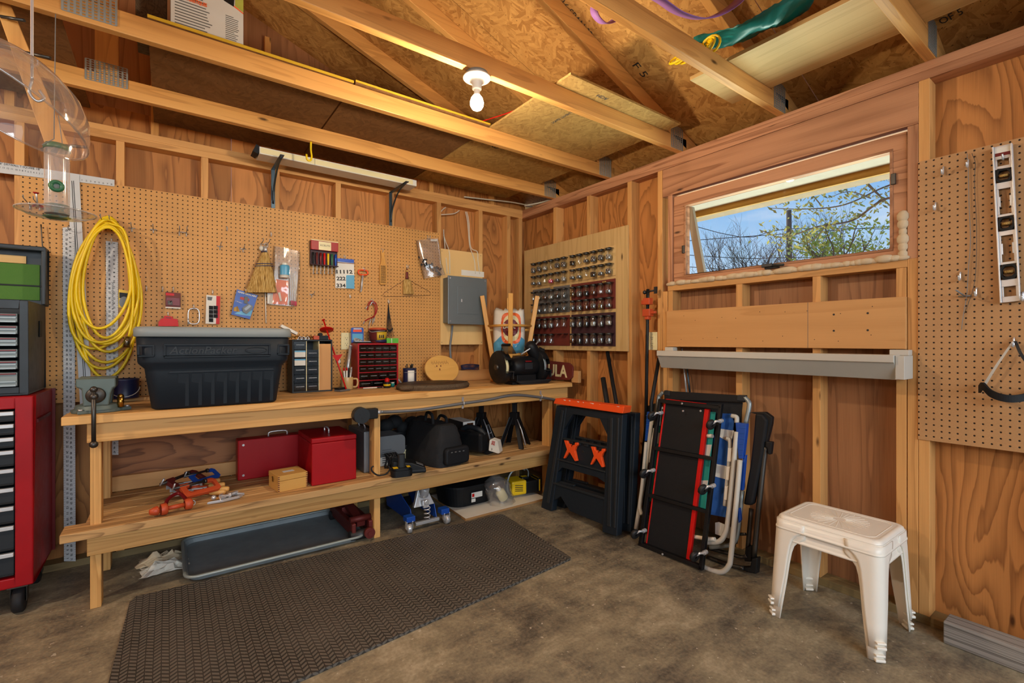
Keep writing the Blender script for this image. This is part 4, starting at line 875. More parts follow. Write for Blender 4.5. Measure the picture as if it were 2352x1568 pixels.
for c in range(2):
    for r in range(6):
        if c == 1 and r == 0: continue
        zb = zt - w - hs * (r + 1); drawer_unit(og, x0 + w + cw * c + .003, x0 + w + cw * (c + 1) - .003, zb + .001, zb + hs - .002, yf + .002, .12, fills[(r + c * 2) % 6], c == 0 and r in (1, 2), r * 7 + c, not (c == 0 and r in (1, 2)))
m = M(.001); m.span((x0 + w + cw * 2 + .003, yf + .001, B0 + w), (x1 - w - .001, yf + .007, zt - w - .018)); m.build('wood_panel', 'plank_pale', og)
# clutter on top of it
zt += .001
m = M(.001); m.box(PY(663, 757, -.15), (.11, .05, .018), Matrix.Rotation(.48, 3, 'Y')); tag(m.build('slide_box', 'paper'), 'open white slide box leaning on the tote lid corner', 'box')
t = thing('clamp_strip', 'row of three small steel rings on top of the black organizer', 'rings', (-1.96, -.2, zt)); m = M()
for k in range(3): m.tube([V((-1.985 + .024 * k + .0085 * math.cos(a), -.222, zt + .0105 + .0085 * math.sin(a))) for a in [i * PI / 8 for i in range(16)]], .002, 6, True)
m.span((-2.0, -.218, zt), (-1.925, -.205, zt + .004)); m.build('rings', 'chrome', t)
m = M(); rr = random.Random(3)
for k in range(14): q = V((rr.uniform(-2.03, -1.9), rr.uniform(-.2, -.11), zt + .004 + .01 * rr.random())); m.tube(spline([q, q + V((rr.uniform(-.03, .03), rr.uniform(-.02, .02), .012)), q + V((rr.uniform(-.05, .05), .02, .002))], 4), .003, 6)
tag(m.build('loose_hardware', 'brass'), 'heap of brass and steel hardware on top of the black organizer', 'hardware', kind='stuff')
m = M(.002); m.box((-1.88, -.2, zt + .013), (.035, .03, .026)); tag(m.build('small_amber_box', 'orange_paint'), 'little amber block on top of the black organizer', 'block')
t = thing('tape_dispenser', 'small black clip tool on the right end of the black organizer top', 'tool', (-1.83, -.18, zt)); m = M(.002); m.box((-1.835, -.18, zt + .014), (.07, .04, .028)); m.build('body', 'black_plastic', t); m = M(); m.cyl((-1.85, -.205, zt + .034), (-1.85, -.165, zt + .034), .012, seg=14); m.build('roll', 'soft_black', t)
# red driveway reflector stake, leaning
t = thing('reflector_stake', 'red plastic stake with a round disc leaning between the organizers', 'stake', PZ(790, 897, BZ)); a, b = PY(795, 893, -.30), PY(743, 735, -.06)
m = M(); m.cyl(a, b, .005, seg=10); m.cyl(b, b + (b - a).normalized() * .004, .011, seg=12); m.build('rod', 'red_bright', t); d = (b - a).normalized(); c = a.lerp(b, .855)
m = M(); m.lathe([(0, -.002), (.045, -.002), (.046, 0), (.045, .002), (0, .002)], c, (d + V((.25, 0, .1))), 28); m.build('disc', 'red_bright', t)
c = a.lerp(b, .42); m = M(); m.prism([c + V((-.03, -.004, .03)), c + V((.0, -.004, -.012)), c + V((.012, -.004, -.012)), c + V((.04, -.004, .035)), c + V((.008, -.004, .03))], (0, -.002, 0)); m.build('arrow_fins', 'red_bright', t)
m = M(); m.lathe([(0, 0), (.014, 0), (.016, .004), (.016, .055), (.01, .058)], PY(773, 815, -.17), (.25, 0, -1), 14); tag(m.build('white_tube', 'white_plastic'), 'white capped tube leaning behind the mug', 'tube')
# mug with pens
c = PY(797, 890, -.19); c.z = B0; t = thing('mug', 'tan stoneware mug full of markers and pens', 'mug', c)
m = M(); m.lathe([(0, 0), (.036, 0), (.04, .004), (.041, .082), (.04, .085), (.0365, .083), (.036, .008), (0, .006)], c, seg=28); m.build('cup', 'beige_mug', t)
m = M(); m.tube(spline([c + V((.038, -.012, .072)), c + V((.06, -.024, .07)), c + V((.066, -.026, .045)), c + V((.058, -.022, .018)), c + V((.038, -.012, .016))], 5), .0065, 8); m.build('handle', 'beige_mug', t)
for k, (dx, dy, l, mt, cp, lb) in enumerate(((-.02, -.01, .15, 'white_plastic', 'red_bright', 'white marker with a red cap, leftmost in the mug'), (-.006, -.016, .152, 'white_plastic', 'red_bright', 'white marker with a red cap, beside the leftmost one in the mug'), (.012, .005, .148, 'black_plastic', 'black_plastic', 'black pen standing at the back of the mug'), (.02, -.012, .154, 'steel', 'steel', 'silver pen standing in the mug'), (.026, .0, .158, 'paper_grey', 'red_dark', 'pale pen with a dark red end, rightmost in the mug'))):
    p = c + V((dx * .5, dy * .5, .009)); q = c + V((dx * 1.3, dy * 1.3, l)); t2 = thing('pen', lb, 'pen', p, group='pens in the tan mug'); m = M(); m.cyl(p, p.lerp(q, .86), .0052, seg=8); m.build('barrel', mt, t2); m = M(); m.cyl(p.lerp(q, .86), q, .0056, .005, seg=8); m.build('cap', cp, t2)
m = M(); a, b = PY(796, 868, -.12), PY(805, 796, -.06); m.cyl(a, b, .013, .010, seg=14); m.cyl(b, b + (b - a).normalized() * .01, .012, seg=12); tag(m.build('metal_tube', 'steel'), 'long silver tube leaning on the wall behind the mug', 'tube')
t = thing('stapler', 'grey and black clip tool lying in front of the mug', 'tool', PZ(777, 896, BZ)); c = V((-1.735, -.29, B0)); m = M(.004); m.box(c + V((0, 0, .006)), (.09, .06, .012), .5); m.build('base', 'case_grey', t); m = M(.004); m.box(c + V((-.01, .005, .019)), (.07, .045, .012), .5); m.build('top', 'black_plastic', t)
# red drawer organizer
yf = -.17; x0 = PY(821.5, 850, yf).x; x1 = PY(914.8, 850, yf).x; zt = PY(868, 788, yf).z; yb = -.02
ro = thing('drawer_organizer', 'red metal small-parts cabinet with rows of clear drawers', 'drawer organizer', ((x0 + x1) / 2, -.1, BZ))
m = M(.0015); w = .011; hh = zt - B0
m.span((x0, yf, B0), (x0 + w, yb, zt)); m.span((x1 - w, yf, B0), (x1, yb, zt)); m.span((x0 + w, yf, zt - w), (x1 - w, yb, zt)); m.span((x0 + w, yb - .004, B0), (x1 - w, yb, zt - w))
rows = [0, .165, .335, .505, .665, .83, 1.0]; zi = [zt - w - (hh - w - .006) * r for r in (.0, .165, .325, .485, .645, .835, 1.0)]
for z in zi[1:]: m.span((x0 + w, yf, z - .006), (x1 - w, yb - .005, z))
m.build('case', 'red_paint', ro)
for r in range(6):
    n = 5 if r < 4 else 4 if r == 4 else 3; cw = (x1 - x0 - 2 * w) / n
    for c in range(n):
        f = ['bits_steel', 'bits_white', None, 'bits_steel', None, 'bits_black', None, 'bits_white', 'bits_steel', None][(r * 3 + c * 7) % 10]
        if r >= 4: f = ['bits_white', 'bits_brass', 'bits_white', 'bits_steel'][(c + r) % 4]
        if r == 1 and c in (2, 3): f = 'red_bright'
        drawer_unit(ro, x0 + w + cw * c + .002, x0 + w + cw * (c + 1) - .002, zi[r + 1] + .001, zi[r] - .008, yf + .002, .12, f, False, r * 11 + c)
zt += .001
# on top of the red cabinet
bp = thing('blister_pack', 'blue and orange blister card standing on the red cabinet', 'package', PY(820, 787, -.06)); q = P2([(806, 755), (808, 752), (833, 752), (835, 755), (835, 787), (807, 787)], .06); m = M(); m.prism(q, (0, -.0015, 0)); m.build('card', 'blue_card', bp)
for nm, q, mt, th in (('orange_title', [(811, 757), (831, 757), (831, 762), (811, 762)], 'orange_plastic', .0006), ('white_text_bar', [(812, 754), (830, 754), (830, 756), (812, 756)], 'paper', .0006), ('inner_panel', [(809, 766), (833, 766), (833, 781), (809, 781)], 'blue_light', .0006), ('blister', [(812, 779), (815, 775), (832, 780), (832, 785), (812, 784)], 'bits_white', .006)): m = M(); m.prism(P2(q, .0617), (0, -th, 0)); m.build(nm, mt, bp)
t = thing('oil_tin', 'old dark tin with a yellow label and an orange lid', 'tin', PY(872, 786, -.09)); c = PY(867.5, 782, -.09); c.z = zt; hz = PY(867, 752, -.09).z - zt
m = M(); m.lathe([(0, 0), (.052, 0), (.054, .003), (.066, hz * .82), (.067, hz * .85), (.06, hz * .86), (0, hz * .86)], c, seg=28); m.build('body', 'rust_red', t)
m = M(); m.lathe([(.0562, .012), (.0655, hz * .72)], c, seg=28); sel = [f for f in m.bm.faces if (f.calc_center_median() - c).y > -.012 or (f.calc_center_median() - c).x < -.03]; bmesh.ops.delete(m.bm, geom=sel, context='FACES'); lb = m.build('yellow_label', 'yellow_edge', t, thick=.001)
m = M(); m.lathe([(.0645, hz * .70), (.0668, hz * .80)], c, seg=28); m.lathe([(.0573, .018), (.0575, .022)], c, seg=28); m.build('black_bands', 'black_plastic', t)
m = M(); m.lathe([(.066, hz * .87), (.067, hz * .93), (.04, hz * .99), (0, hz)], c, seg=28); m.build('lid', 'orange_paint', t); m = M(.0005)
for k in range(3): m.box(c + V((-.008 + .014 * k, -.0625, hz * .42)), (.008, .002, .02 + .004 * (k != 1)))
m.build('label_marks', 'ink', t)
m = M(); m.tube(spline([c + V((-.066, 0, hz * .8)), c + V((-.06, -.04, hz * .7)), c + V((-.02, -.075, hz * .74)), c + V((.03, -.07, hz * .78))], 5), .002, 6); m.build('bail_wire', 'steel', t)
m = M(.002); c = PY(898, 784, -.13); m.span((c.x - .04, -.15, zt), (c.x + .05, -.11, zt + .036)); m.span((c.x - .005, -.1505, zt), (c.x + .0, -.1501, zt + .036), 'paper'); tag(m.build('green_box', 'green_box'), 'small green and white box on the right end of the red cabinet', 'box')
t = thing('blue_wrapper', 'crumpled dark blue packet beside the green box', 'packet', (PY(876, 786, -.13).x, -.13, zt)); m = M(); c = PY(876, 786, -.13); m.ball((c.x, -.13, zt + .015), (.05, .025, .015), 14); m.build('packet', 'navy', t)
m = M(.001); c = PY(833, 786, -.13); m.box((c.x, -.13, zt + .005), (.13, .03, .009), .06); m.box((c.x + .0, -.13, zt + .012), (.11, .02, .004), -.1, 'steel'); tag(m.build('putty_knife', 'black_plastic'), 'flat black and steel blade lying in front of the blue blister card', 'knife')
# little things in front of the red cabinet
c = PZ(889, 891, BZ); c = V((-1.45, -.235, B0)); c = PY(889, 890, -.235); c.z = B0
t = thing('glue_bottle', 'small black bottle with a yellow band and a red cap', 'bottle', c); m = M(); m.lathe([(0, 0), (.024, 0), (.025, .003), (.025, .034), (.02, .042), (0, .042)], c, seg=20); m.build('body', 'black_plastic', t); m = M(); m.lathe([(.0255, .012), (.0255, .026)], c, seg=20); m.build('yellow_band', 'yellow_paint', t, thick=.0006); m = M(); m.lathe([(.016, .042), (.017, .056), (.012, .068), (0, .07)], c, seg=16); m.build('cap', 'red_bright', t)
c = PY(902, 890, -.21); c.z = B0; t = thing('small_jar', 'small teal jar beside the black bottle', 'jar', c); m = M(); m.lathe([(0, 0), (.014, 0), (.0145, .022), (.012, .026), (0, .026)], c, seg=16); m.build('body', 'teal_sheet', t); m = M(); m.cyl(c + V((0, 0, .0262)), c + V((0, 0, .034)), .011, seg=14); m.build('lid', 'white_plastic', t)
t = thing('pen', 'white pen lying on the bench before the red cabinet', 'pen', PY(855, 891, -.235)); a, b = PY(834, 890, -.235), PY(879, 889, -.235); a.z = b.z = B0 + .005; m = M(); m.cyl(a, b, .0045, seg=8); m.build('barrel', 'white_plastic', t); m = M(); m.cyl(b.lerp(a, .02), b.lerp(a, .3), .0048, seg=8); m.build('cap', 'ink', t)
t = thing('wing_nut', 'steel clamp bits right of the red cabinet', 'hardware', PY(925, 885, -.17)); c = PY(924, 888, -.17); c.z = B0 + .012; m = M(); m.cyl(c, c + V((-.045, .02, .06)), .007, seg=10); m.cyl(c + V((.0, -.01, 0)), c + V((.0, .01, 0)), .012, seg=12); m.build('pieces', 'galvanized', t)
# paint can of tools
c = PY(941, 888, -.16); c.z = B0; hz = PY(941, 845, -.16).z - B0; t = thing('paint_can', 'small paint can with a white label holding loose tools', 'paint can', c); m = M(); m.lathe([(0, 0), (.05, 0), (.0515, .003), (.05, .006), (.05, hz - .01), (.053, hz - .004), (.05, hz), (.044, hz - .003), (.044, .01), (0, .008)], c, seg=30); m.build('can', 'navy', t)
m = M(); m.lathe([(.0506, .008), (.0506, hz * .88)], c, seg=36); sel = [f for f in m.bm.faces if not (-.03 < (f.calc_center_median() - c).x < .018 and (f.calc_center_median() - c).y < 0)]; bmesh.ops.delete(m.bm, geom=sel, context='FACES'); m.build('label', 'paper', t, thick=.0008)
m = M(); m.tube([c + V((.05 * math.cos(a), -.012 - .04 * math.sin(a), hz - .03)) for a in [k * PI / 10 for k in range(11)]], .0015, 6); m.build('bail_wire', 'steel', t)
m = M(); rr = random.Random(21)
for k in range(11): a = rr.uniform(0, 6.28); r = rr.uniform(.01, .035); p = c + V((r * math.cos(a), r * math.sin(a), hz - .06)); q = p + V((rr.uniform(-.012, .012), rr.uniform(-.012, .012), .07 + rr.uniform(0, .02))); m.cyl(p, q, .003, seg=6); m.ball(q, .006, 8)
tag(m.build('can_tools', 'steel_dark'), 'loose steel bits sticking out of the paint can', 'tools', kind='stuff')
# log slab and plaque
t = thing('log_slab', 'dark varnished oval slice of log with bark lying on the bench', 'wood slab', (-1.14, -.44, BZ)); rr = random.Random(6); ph = [(rr.uniform(0, 6.28), rr.uniform(.004, .014)) for _ in range(6)]
def sl_pts(s, z): return [V((-1.14 + .27 * s * math.cos(a) * (1 + sum(q * math.sin((i + 2) * a + p) for i, (p, q) in enumerate(ph))), -.44 + .2 * s * math.sin(a) * (1 + sum(q * math.sin((i + 2) * a + p) for i, (p, q) in enumerate(ph))), B0 + z)) for a in [k * PI / 32 for k in range(64)]]
m = M(); m.prism(sl_pts(.95, .002), (0, 0, .033)); m.build('top_face', 'dark_slab', t)
m = M(); A, Bm, C2 = sl_pts(1.0, 0), sl_pts(1.035, .018), sl_pts(.975, .036); n = 64; m.poly(A + Bm + C2 + sl_pts(.95, .0355) + sl_pts(.95, 0), [f for r in range(4) for f in [(r * n + i, r * n + (i + 1) % n, (r + 1) * n + (i + 1) % n, (r + 1) * n + i) for i in range(n)]]); m.build('bark_edge', 'bark', t)
m = M(); m.ball((-1.39, -.55, B0 + .022), (.055, .04, .02), 12); m.build('branch_stub', 'bark', t)
m = M(); q = [V((-1.0 + a, -.5 + b, B0 + .0362)) for a, b in ((0, 0), (.05, .03), (.1, .02), (.14, .035), (.1, .0), (.05, .012))]; m.prism(q, (0, 0, .0006)); q = spline([V((-1.3, -.42, B0 + .0362)), V((-1.2, -.47, B0 + .0362)), V((-1.1, -.5, B0 + .0362)), V((-1.03, -.5, B0 + .0362))], 5); m.tube(q, .0012, 4); m.build('painted_marks', 'ink', t)
c = PY(1016, 848, -.13); t = thing('oval_plaque', 'pale oval wooden plaque with faint burned drawing leaning at the back of the bench', 'plaque', (c.x, -.15, BZ)); rot = Matrix.Rotation(-.3, 3, 'X')
m = M(.003); n = 48; m.prism([c + rot @ V((.15 * math.cos(2 * PI * k / n), 0, .113 * math.sin(2 * PI * k / n) + .003)) for k in range(n)], rot @ V((0, .022, 0))); m.build('board', 'maple_wood', t)
m = M(); f = rot @ V((0, -.0006, 0))
for a, b, w, h in ((-.045, .028, .008, .012), (-.01, .028, .008, .011), (-.022, .0, .007, .016), (-.06, .022, .01, .002)): m.box(c + f + rot @ V((a, 0, b)), (w, .001, h), rot)
for k in range(26): a = c + f + rot @ V((-.09 + .006 * k, 0, .055 + .006 * math.sin(k * 1.7))); m.box(a, (.0012, .0006, .012 + .006 * (k % 3)), rot)
m.build('burned_drawing', 'rust_red', t)
t = thing('cable_coil', 'coil of dark purple wire lying on the low board behind the bench', 'cable', PY(1080, 846, -.05)); m = M(); rr = random.Random(12); c = PY(1080, 846, -.06); c.z = BZ + .093
for k in range(6): m.tube([c + V((.085 * math.cos(a) * (1 + .04 * rr.random()), .03 * math.sin(a) - .0, .004 + k * .0075 + .004 * math.sin(a * 2 + k))) for a in [i * PI / 12 for i in range(24)]], .0028, 6, True)
m.build('coils', 'navy', t)
# bar stool standing upside down
sc = V((-.352, -.285, BZ)); t = thing('bar_stool', 'wooden bar stool standing upside down on the bench behind the grinder', 'stool', sc); fd = V((-.56, -.83, 0)).normalized(); pd = V((.83, -.56, 0)).normalized()
m = M(.004); m.lathe([(0, .001), (.155, .001), (.165, .008), (.165, .026), (.155, .034), (0, .034)], sc, seg=36); m.build('seat', 'stool_wood', t)
feet = {'front': fd, 'right': pd, 'back': -fd, 'left': -pd}; top = {}
for k, d in feet.items():
    a = sc + d * .12 + V((0, 0, .034)); b = sc + d * .232 + V((0, 0, .715)); top[k] = (a, b); u = (b - a).normalized(); s = u.cross(V((0, 0, 1))).normalized(); n2 = s.cross(u); m = M(.004); q = [a + s * x + n2 * y for x, y in ((-.0185, -.0185), (.0185, -.0185), (.0185, .0185), (-.0185, .0185))]; m.prism(q, b - a); m.build('leg', 'stool_wood', t)
for (p, q, f) in (('left', 'front', .63), ('front', 'right', .63), ('right', 'back', .58), ('back', 'left', .58), ('left', 'right', .645), ('left', 'front', .28), ('front', 'right', .28), ('back', 'left', .28), ('right', 'back', .28)):
    if (p, q) == ('left', 'right'): continue
    a, b = top[p][0].lerp(top[p][1], f), top[q][0].lerp(top[q][1], f); m = M(); m.cyl(a, b, .0105, seg=12); m.build('rung', 'stool_wood', t)
# white and blue bag lodged between its legs
t = thing('food_bag', 'white and blue plastic bag with a red round emblem lodged between the stool legs', 'bag', sc + V((0, 0, .24))); rr = random.Random(31); jit = {}
cb = sc + V((.0, .01, .42)); HX, HZ = .134, .185
def bag_pt(u, v, s):
    x = (u - .5) * 2; z = (v - .5) * 2; j = jit.setdefault((round(u, 3), round(v, 3)), rr.uniform(-1, 1))
    th = .055 * (1 - abs(x) ** 3) ** .7 * (1 - abs(z) ** 4) ** .6 * (1 + .12 * j) if abs(x) < 1 and abs(z) < 1 else 0
    return cb + pd * (x * HX * (1 - .06 * z * z)) + V((0, 0, z * HZ + .012 * j * (abs(z) > .99))) + fd * th * s
m = M(); m.grid(lambda u, v: bag_pt(u, v, 1), 16, 16); m.grid(lambda u, v: bag_pt(u, v, -1), 16, 16); m.build('film', 'white_plastic', t)
def bag_patch(nm, mt, inside, off):
    m = M(); m.grid(lambda u, v: bag_pt(u, v, 1) + fd * off, 90, 90); sel = [f for f in m.bm.faces if not inside(((f.calc_center_median() - cb).dot(pd)) / HX, (f.calc_center_median().z - cb.z) / HZ)]; bmesh.ops.delete(m.bm, geom=sel, context='FACES'); m.build(nm, mt, t)
jit2 = jit
def bag_pt(u, v, s, _o=bag_pt):       # interpolate the creases for the finer patches
    U, Vv = u * 16, v * 16; i, j = min(int(U), 15), min(int(Vv), 15); fu, fv = U - i, Vv - j
    p = [_o(round(a / 16, 6), round(b / 16, 6), s) for a, b in ((i, j), (i + 1, j), (i, j + 1), (i + 1, j + 1))]
    return p[0].lerp(p[1], fu).lerp(p[2].lerp(p[3], fu), fv)
bag_patch('blue_band', 'blue_light', lambda x, z: z < -.28 - .5 * max(0, -x - .4) - .25 * max(0, x - .5) + .15 * (1 - x * x), .002)
bag_patch('orange_ring', 'orange_bag', lambda x, z: abs(x - .12) < .62 and abs(z - .12) < .7 and (abs(x - .12) / .62) ** 4 + (abs(z - .12) / .7) ** 4 < 1, .003); bag_patch('yellow_ring', 'cream', lambda x, z: (abs(x - .12) / .5) ** 3 + (abs(z - .12) / .58) ** 3 < 1, .004); bag_patch('red_emblem', 'red_dark', lambda x, z: ((x - .08) / .5) ** 2 + ((z - .14) / .4) ** 2 < 1, .005)
c = cb + fd * .064 + V((0, 0, .02)); text('lettering', 'Best', .06, c - pd * .055, pd, (0, 0, 1), 'paper', t, bold=.001)
# bench grinder
gx0, gx1, gy, gz = -.645, -.215, -.525, BZ + .135
t = thing('bench_grinder', 'black double-wheel bench grinder with a lamp and clear eye shield', 'bench grinder', ((gx0 + gx1) / 2, gy, BZ))
m = M(.004); m.span((-.55, gy - .075, B0), (-.255, gy + .068, B0 + .018)); m.span((-.49, gy - .05, B0 + .018), (-.30, gy + .05, B0 + .07)); m.build('base', 'black_plastic', t)
m = M(); m.lathe([(0, -.125), (.05, -.125), (.062, -.115), (.072, -.1), (.078, -.06), (.08, 0), (.078, .06), (.072, .1), (.062, .115), (.05, .125), (0, .125)], (-.395, gy, gz), (1, 0, 0), 32); m.build('motor', 'black_plastic', t)
m = M()
for k in range(24): a = 2 * PI * k / 24; m.box((-.395, gy + .079 * math.cos(a), gz + .079 * math.sin(a)), (.1, .004, .004), Matrix.Rotation(a, 3, 'X'))
m.build('motor_fins', 'black_plastic', t)
m = M(.0005); m.box((-.40, gy - .0808, gz + .006), (.075, .003, .05)); m.build('name_plate', 'dark_grey', t); m = M(.0005); m.box((-.40, gy - .078, gz + .042), (.06, .003, .012), Matrix.Rotation(-.5, 3, 'X')); m.build('red_badge', 'red_dark', t)
for x, s in ((gx0 + .03, -1), (gx1 - .03, 1)):
    g = thing('wheel_guard', None, None); attach(g, t)
    m = M(); m.lathe([(0, -.030), (.06, -.034), (.066, -.03), (.118, -.028), (.126, -.022), (.128, .022), (.124, .028), (.07, .028), (.05, .03), (0, .03)], (x, gy, gz), (s, 0, 0) if s > 0 else (1, 0, 0), 40)
    # open the front of the guard so the wheel shows
    sel = [f for f in m.bm.faces if (f.calc_center_median().y < gy - .095) and abs(f.calc_center_median().z - gz - .01) < .055]; bmesh.ops.delete(m.bm, geom=sel, context='FACES'); m.build('shroud', 'black_plastic', g)
    m = M(); m.lathe([(0, -.011), (.096, -.011), (.098, -.009), (.098, .009), (.096, .011), (0, .011)], (x, gy - .004, gz), (1, 0, 0), 36); m.build('grinding_wheel', 'cream' if s < 0 else 'galvanized', g)
    m = M(); m.cyl((x - .045 * 1, gy, gz), (x + .045, gy, gz), .02, seg=16); m.build('arbor', 'steel_dark', g)
    m = M(.002); m.box((x, gy - .13, gz - .03), (.05, .05, .006)); m.box((x + .03, gy - .12, gz - .055), (.006, .03, .06)); m.build('tool_rest', 'cast_iron', t)
m = M(.001); c = V((gx0 + .045, gy - .09, gz + .135)); m.box(c, (.10, .004, .085), Matrix.Rotation(-.75, 3, 'X')); m.build('eye_shield', 'smoke_clear', t); m = M(.002); m.box(c + V((0, .035, .036)), (.075, .025, .014), Matrix.Rotation(-.4, 3, 'X')); m.cyl(c + V((-.03, .04, .04)), c + V((-.03, .055, -.03)), .004, seg=8); m.build('shield_bracket', 'black_plastic', t)
a, b = PY(1241, 836, gy), PY(1215, 788, gy); d = (b - a); L = d.length
m = M(); m.tube(spline([V((-.27, gy + .05, gz + .06)), V((-.215, gy + .03, gz + .09)), V((-.195, gy + .01, gz + .13)), a], 5), .026, 10); m.build('lamp_neck', 'soft_black', t)
m = M(); m.lathe([(0, -.015), (.030, -.012), (.044, .012), (.048, .05), (.043, .055), (.047, .062), (.049, L * .8), (.043, L * .97), (.025, L * 1.03), (0, L * 1.04)], a, d, 24); m.build('lamp_head', 'black_plastic', t)
m = M(); m.tube([V((-.43, gy - .02, gz + .095)), V((-.30, gy - .03, gz + .165)), V((-.25, gy - .02, gz + .2))], .006, 8); m.build('shield_rod', 'steel', t)
m = M(); rr = random.Random(5)
for k in range(4): m.tube([V((-.36 + (.14 + .01 * k) * math.cos(a), gy - .10 + (.035 + .004 * k) * math.sin(a), B0 + .006 + .006 * k)) for a in [i * PI / 12 for i in range(24)]], .0042, 7, True)
m.build('power_cord', 'rubber', t)
# ULA sign leaning on the right wall, pale block behind it
q = [PX(x, y, -.05) for x, y in ((1238, 834), (1306, 842), (1311, 846), (1315, 852), (1314, 874), (1308, 881), (1238, 879))]; lo = min(p.z for p in q); q = [V((p.x, p.y, max(p.z - lo + B0, B0))) for p in q]
t = thing('wooden_sign', 'maroon painted wooden sign with white letters ULA behind the grinder', 'sign', q[4]); m = M(.002); m.prism(q, (.016, 0, 0)); m.build('board', 'maroon', t)
zc = (q[0].z + q[-1].z) / 2; ya, yb2 = PX(1259, 860, -.05).y, PX(1303, 860, -.05).y; fit_text('lettering', 'ULA', (-.0505, ya, B0 + .045), (-.0505, yb2, B0 + .040), .135, (0, 0, 1), 'cream', t, lift=(-.0002, 0, 0), bold=.004)
m = M(.003); c = PX(1322, 862, -.03); m.span((-.033, c.y - .035, B0), (-.002, c.y + .045, B0 + .095)); tag(m.build('wood_block', 'plank_pale'), 'pale wooden block leaning on the wall past the end of the sign', 'block')
# breaker panel
t = thing('backing_board', 'pale plywood board behind the grey breaker panel', 'board', PY(1058, 680, -.01)); m = M(.001); a, b = PY(1010, 568, -.002), PY(1106.5, 791, -.002); m.span((a.x, -.016, b.z), (b.x, -.0005, a.z - .01)); m.build('sheet', 'ply_light', t, axis=2); m = M()
for x, z in ((a.x + .012, b.z + .02), (b.x - .012, b.z + .02), (a.x + .012, a.z - .03), (b.x - .02, a.z - .03)): m.cyl((x, -.0162, z), (x, -.0175, z), .003, seg=8)
m.build('nails', 'steel_dark', t)
pb = thing('breaker_panel', 'grey metal electrical breaker panel with a small latched door', 'electrical panel', PY(1070, 690, -.07)); yq = -.125; a, b = PY(1029, 631, yq), PY(1118.5, 746, yq); z0, z1 = b.z, PY(1030, 632, yq).z
m = M(.003); m.span((a.x + .012, yq + .012, z0 + .012), (b.x - .012, -.0165, z1 - .012)); m.build('box', 'panel_grey', pb); m = M(.004); m.span((a.x, yq, z0), (b.x, yq + .011, z1)); m.build('cover', 'panel_grey', pb)
d0, d1 = PY(1051, 657, yq - .004), PY(1099, 722, yq - .004); m = M(.0015); m.span((d0.x, yq - .004, d1.z), (d1.x, yq - .0005, d0.z)); d = m.build('door', 'panel_grey', pb); m = M(.001); c = PY(1060, 690, yq - .004); m.span((c.x - .02, yq - .007, c.z - .024), (c.x + .02, yq - .0042, c.z + .024)); m.build('latch_plate', 'panel_grey', d); m = M(.001); m.span((c.x - .006, yq - .0085, c.z - .012), (c.x + .006, yq - .0072, c.z + .012)); m.build('latch', 'steel', d)
m = M()
for x in (a.x + .02, b.x - .02):
    for z in (z0 + .025, z1 - .02): m.cyl((x, yq - .0005, z), (x, yq - .003, z), .006, seg=10)
m.build('screws', 'chrome', pb)
m = M(.0008); q0, q1 = PY(1060, 619, -.02), PY(1112, 634, -.02); m.span((q0.x, -.0185, q1.z - .01), (q1.x, -.0168, q0.z)); tag(m.build('paper_notice', 'paper'), 'white paper strip tucked behind the top of the breaker panel', 'paper')
cg = 'white cables over the breaker panel'
for k, (pts, lb) in enumerate(((((1019, 527), (1020, 545), (1025, 600), (1027, 628)), 'leftmost white cable down to the breaker panel'), (((1019, 540), (1024, 556), (1032, 580), (1033, 629)), 'second white cable from the left above the breaker panel'), (((1069, 486), (1074, 510), (1078, 560), (1082, 575), (1090, 600), (1092, 629)), 'third white cable, dropping from the wall plate to the panel'), (((1072, 486), (1077, 510), (1081, 566), (1096, 578), (1098, 600), (1102, 629)), 'rightmost white cable, dropping from the wall plate to the panel'), (((1012, 487), (1018, 480), (1024, 476)), 'short white cable end above the clear bag of fittings'), (((1012, 493), (1040, 491), (1050, 487), (1055, 483)), 'white cable looping from stud to wall plate near the corner'))):
    q = [PY(x, y, -.02 if y > 565 else .04) for x, y in pts]; m = M(); m.tube(spline(q, 6), .004, 6); tag(m.build('electric_cable', 'cable_white'), lb, 'cable', cg)
m = M(); q = [PY(x, y, -.03) for x, y in ((1039, 747), (1037, 770), (1034, 795), (1035, 820), (1037, 835))]; m.tube(spline(q, 6), .009, 8); tag(m.build('grey_conduit', 'grey_plastic'), 'grey cable running down from the breaker panel to the bench', 'cable')
q = [PY(1066, 452, .05), PY(1110, 457, .03), PY(1180, 465, .02), PY(1222, 474, -.02), V((-.05, -.1, ZP + .012)), V((.0, -.25, ZP + .012)), V((.02, -.40, ZP + .012))]; m = M(); m.tube(spline(q, 6), .006, 6); tag(m.build('electric_cable', 'cable_white'), 'grey-white cable lying along the top plates in the corner', 'cable')
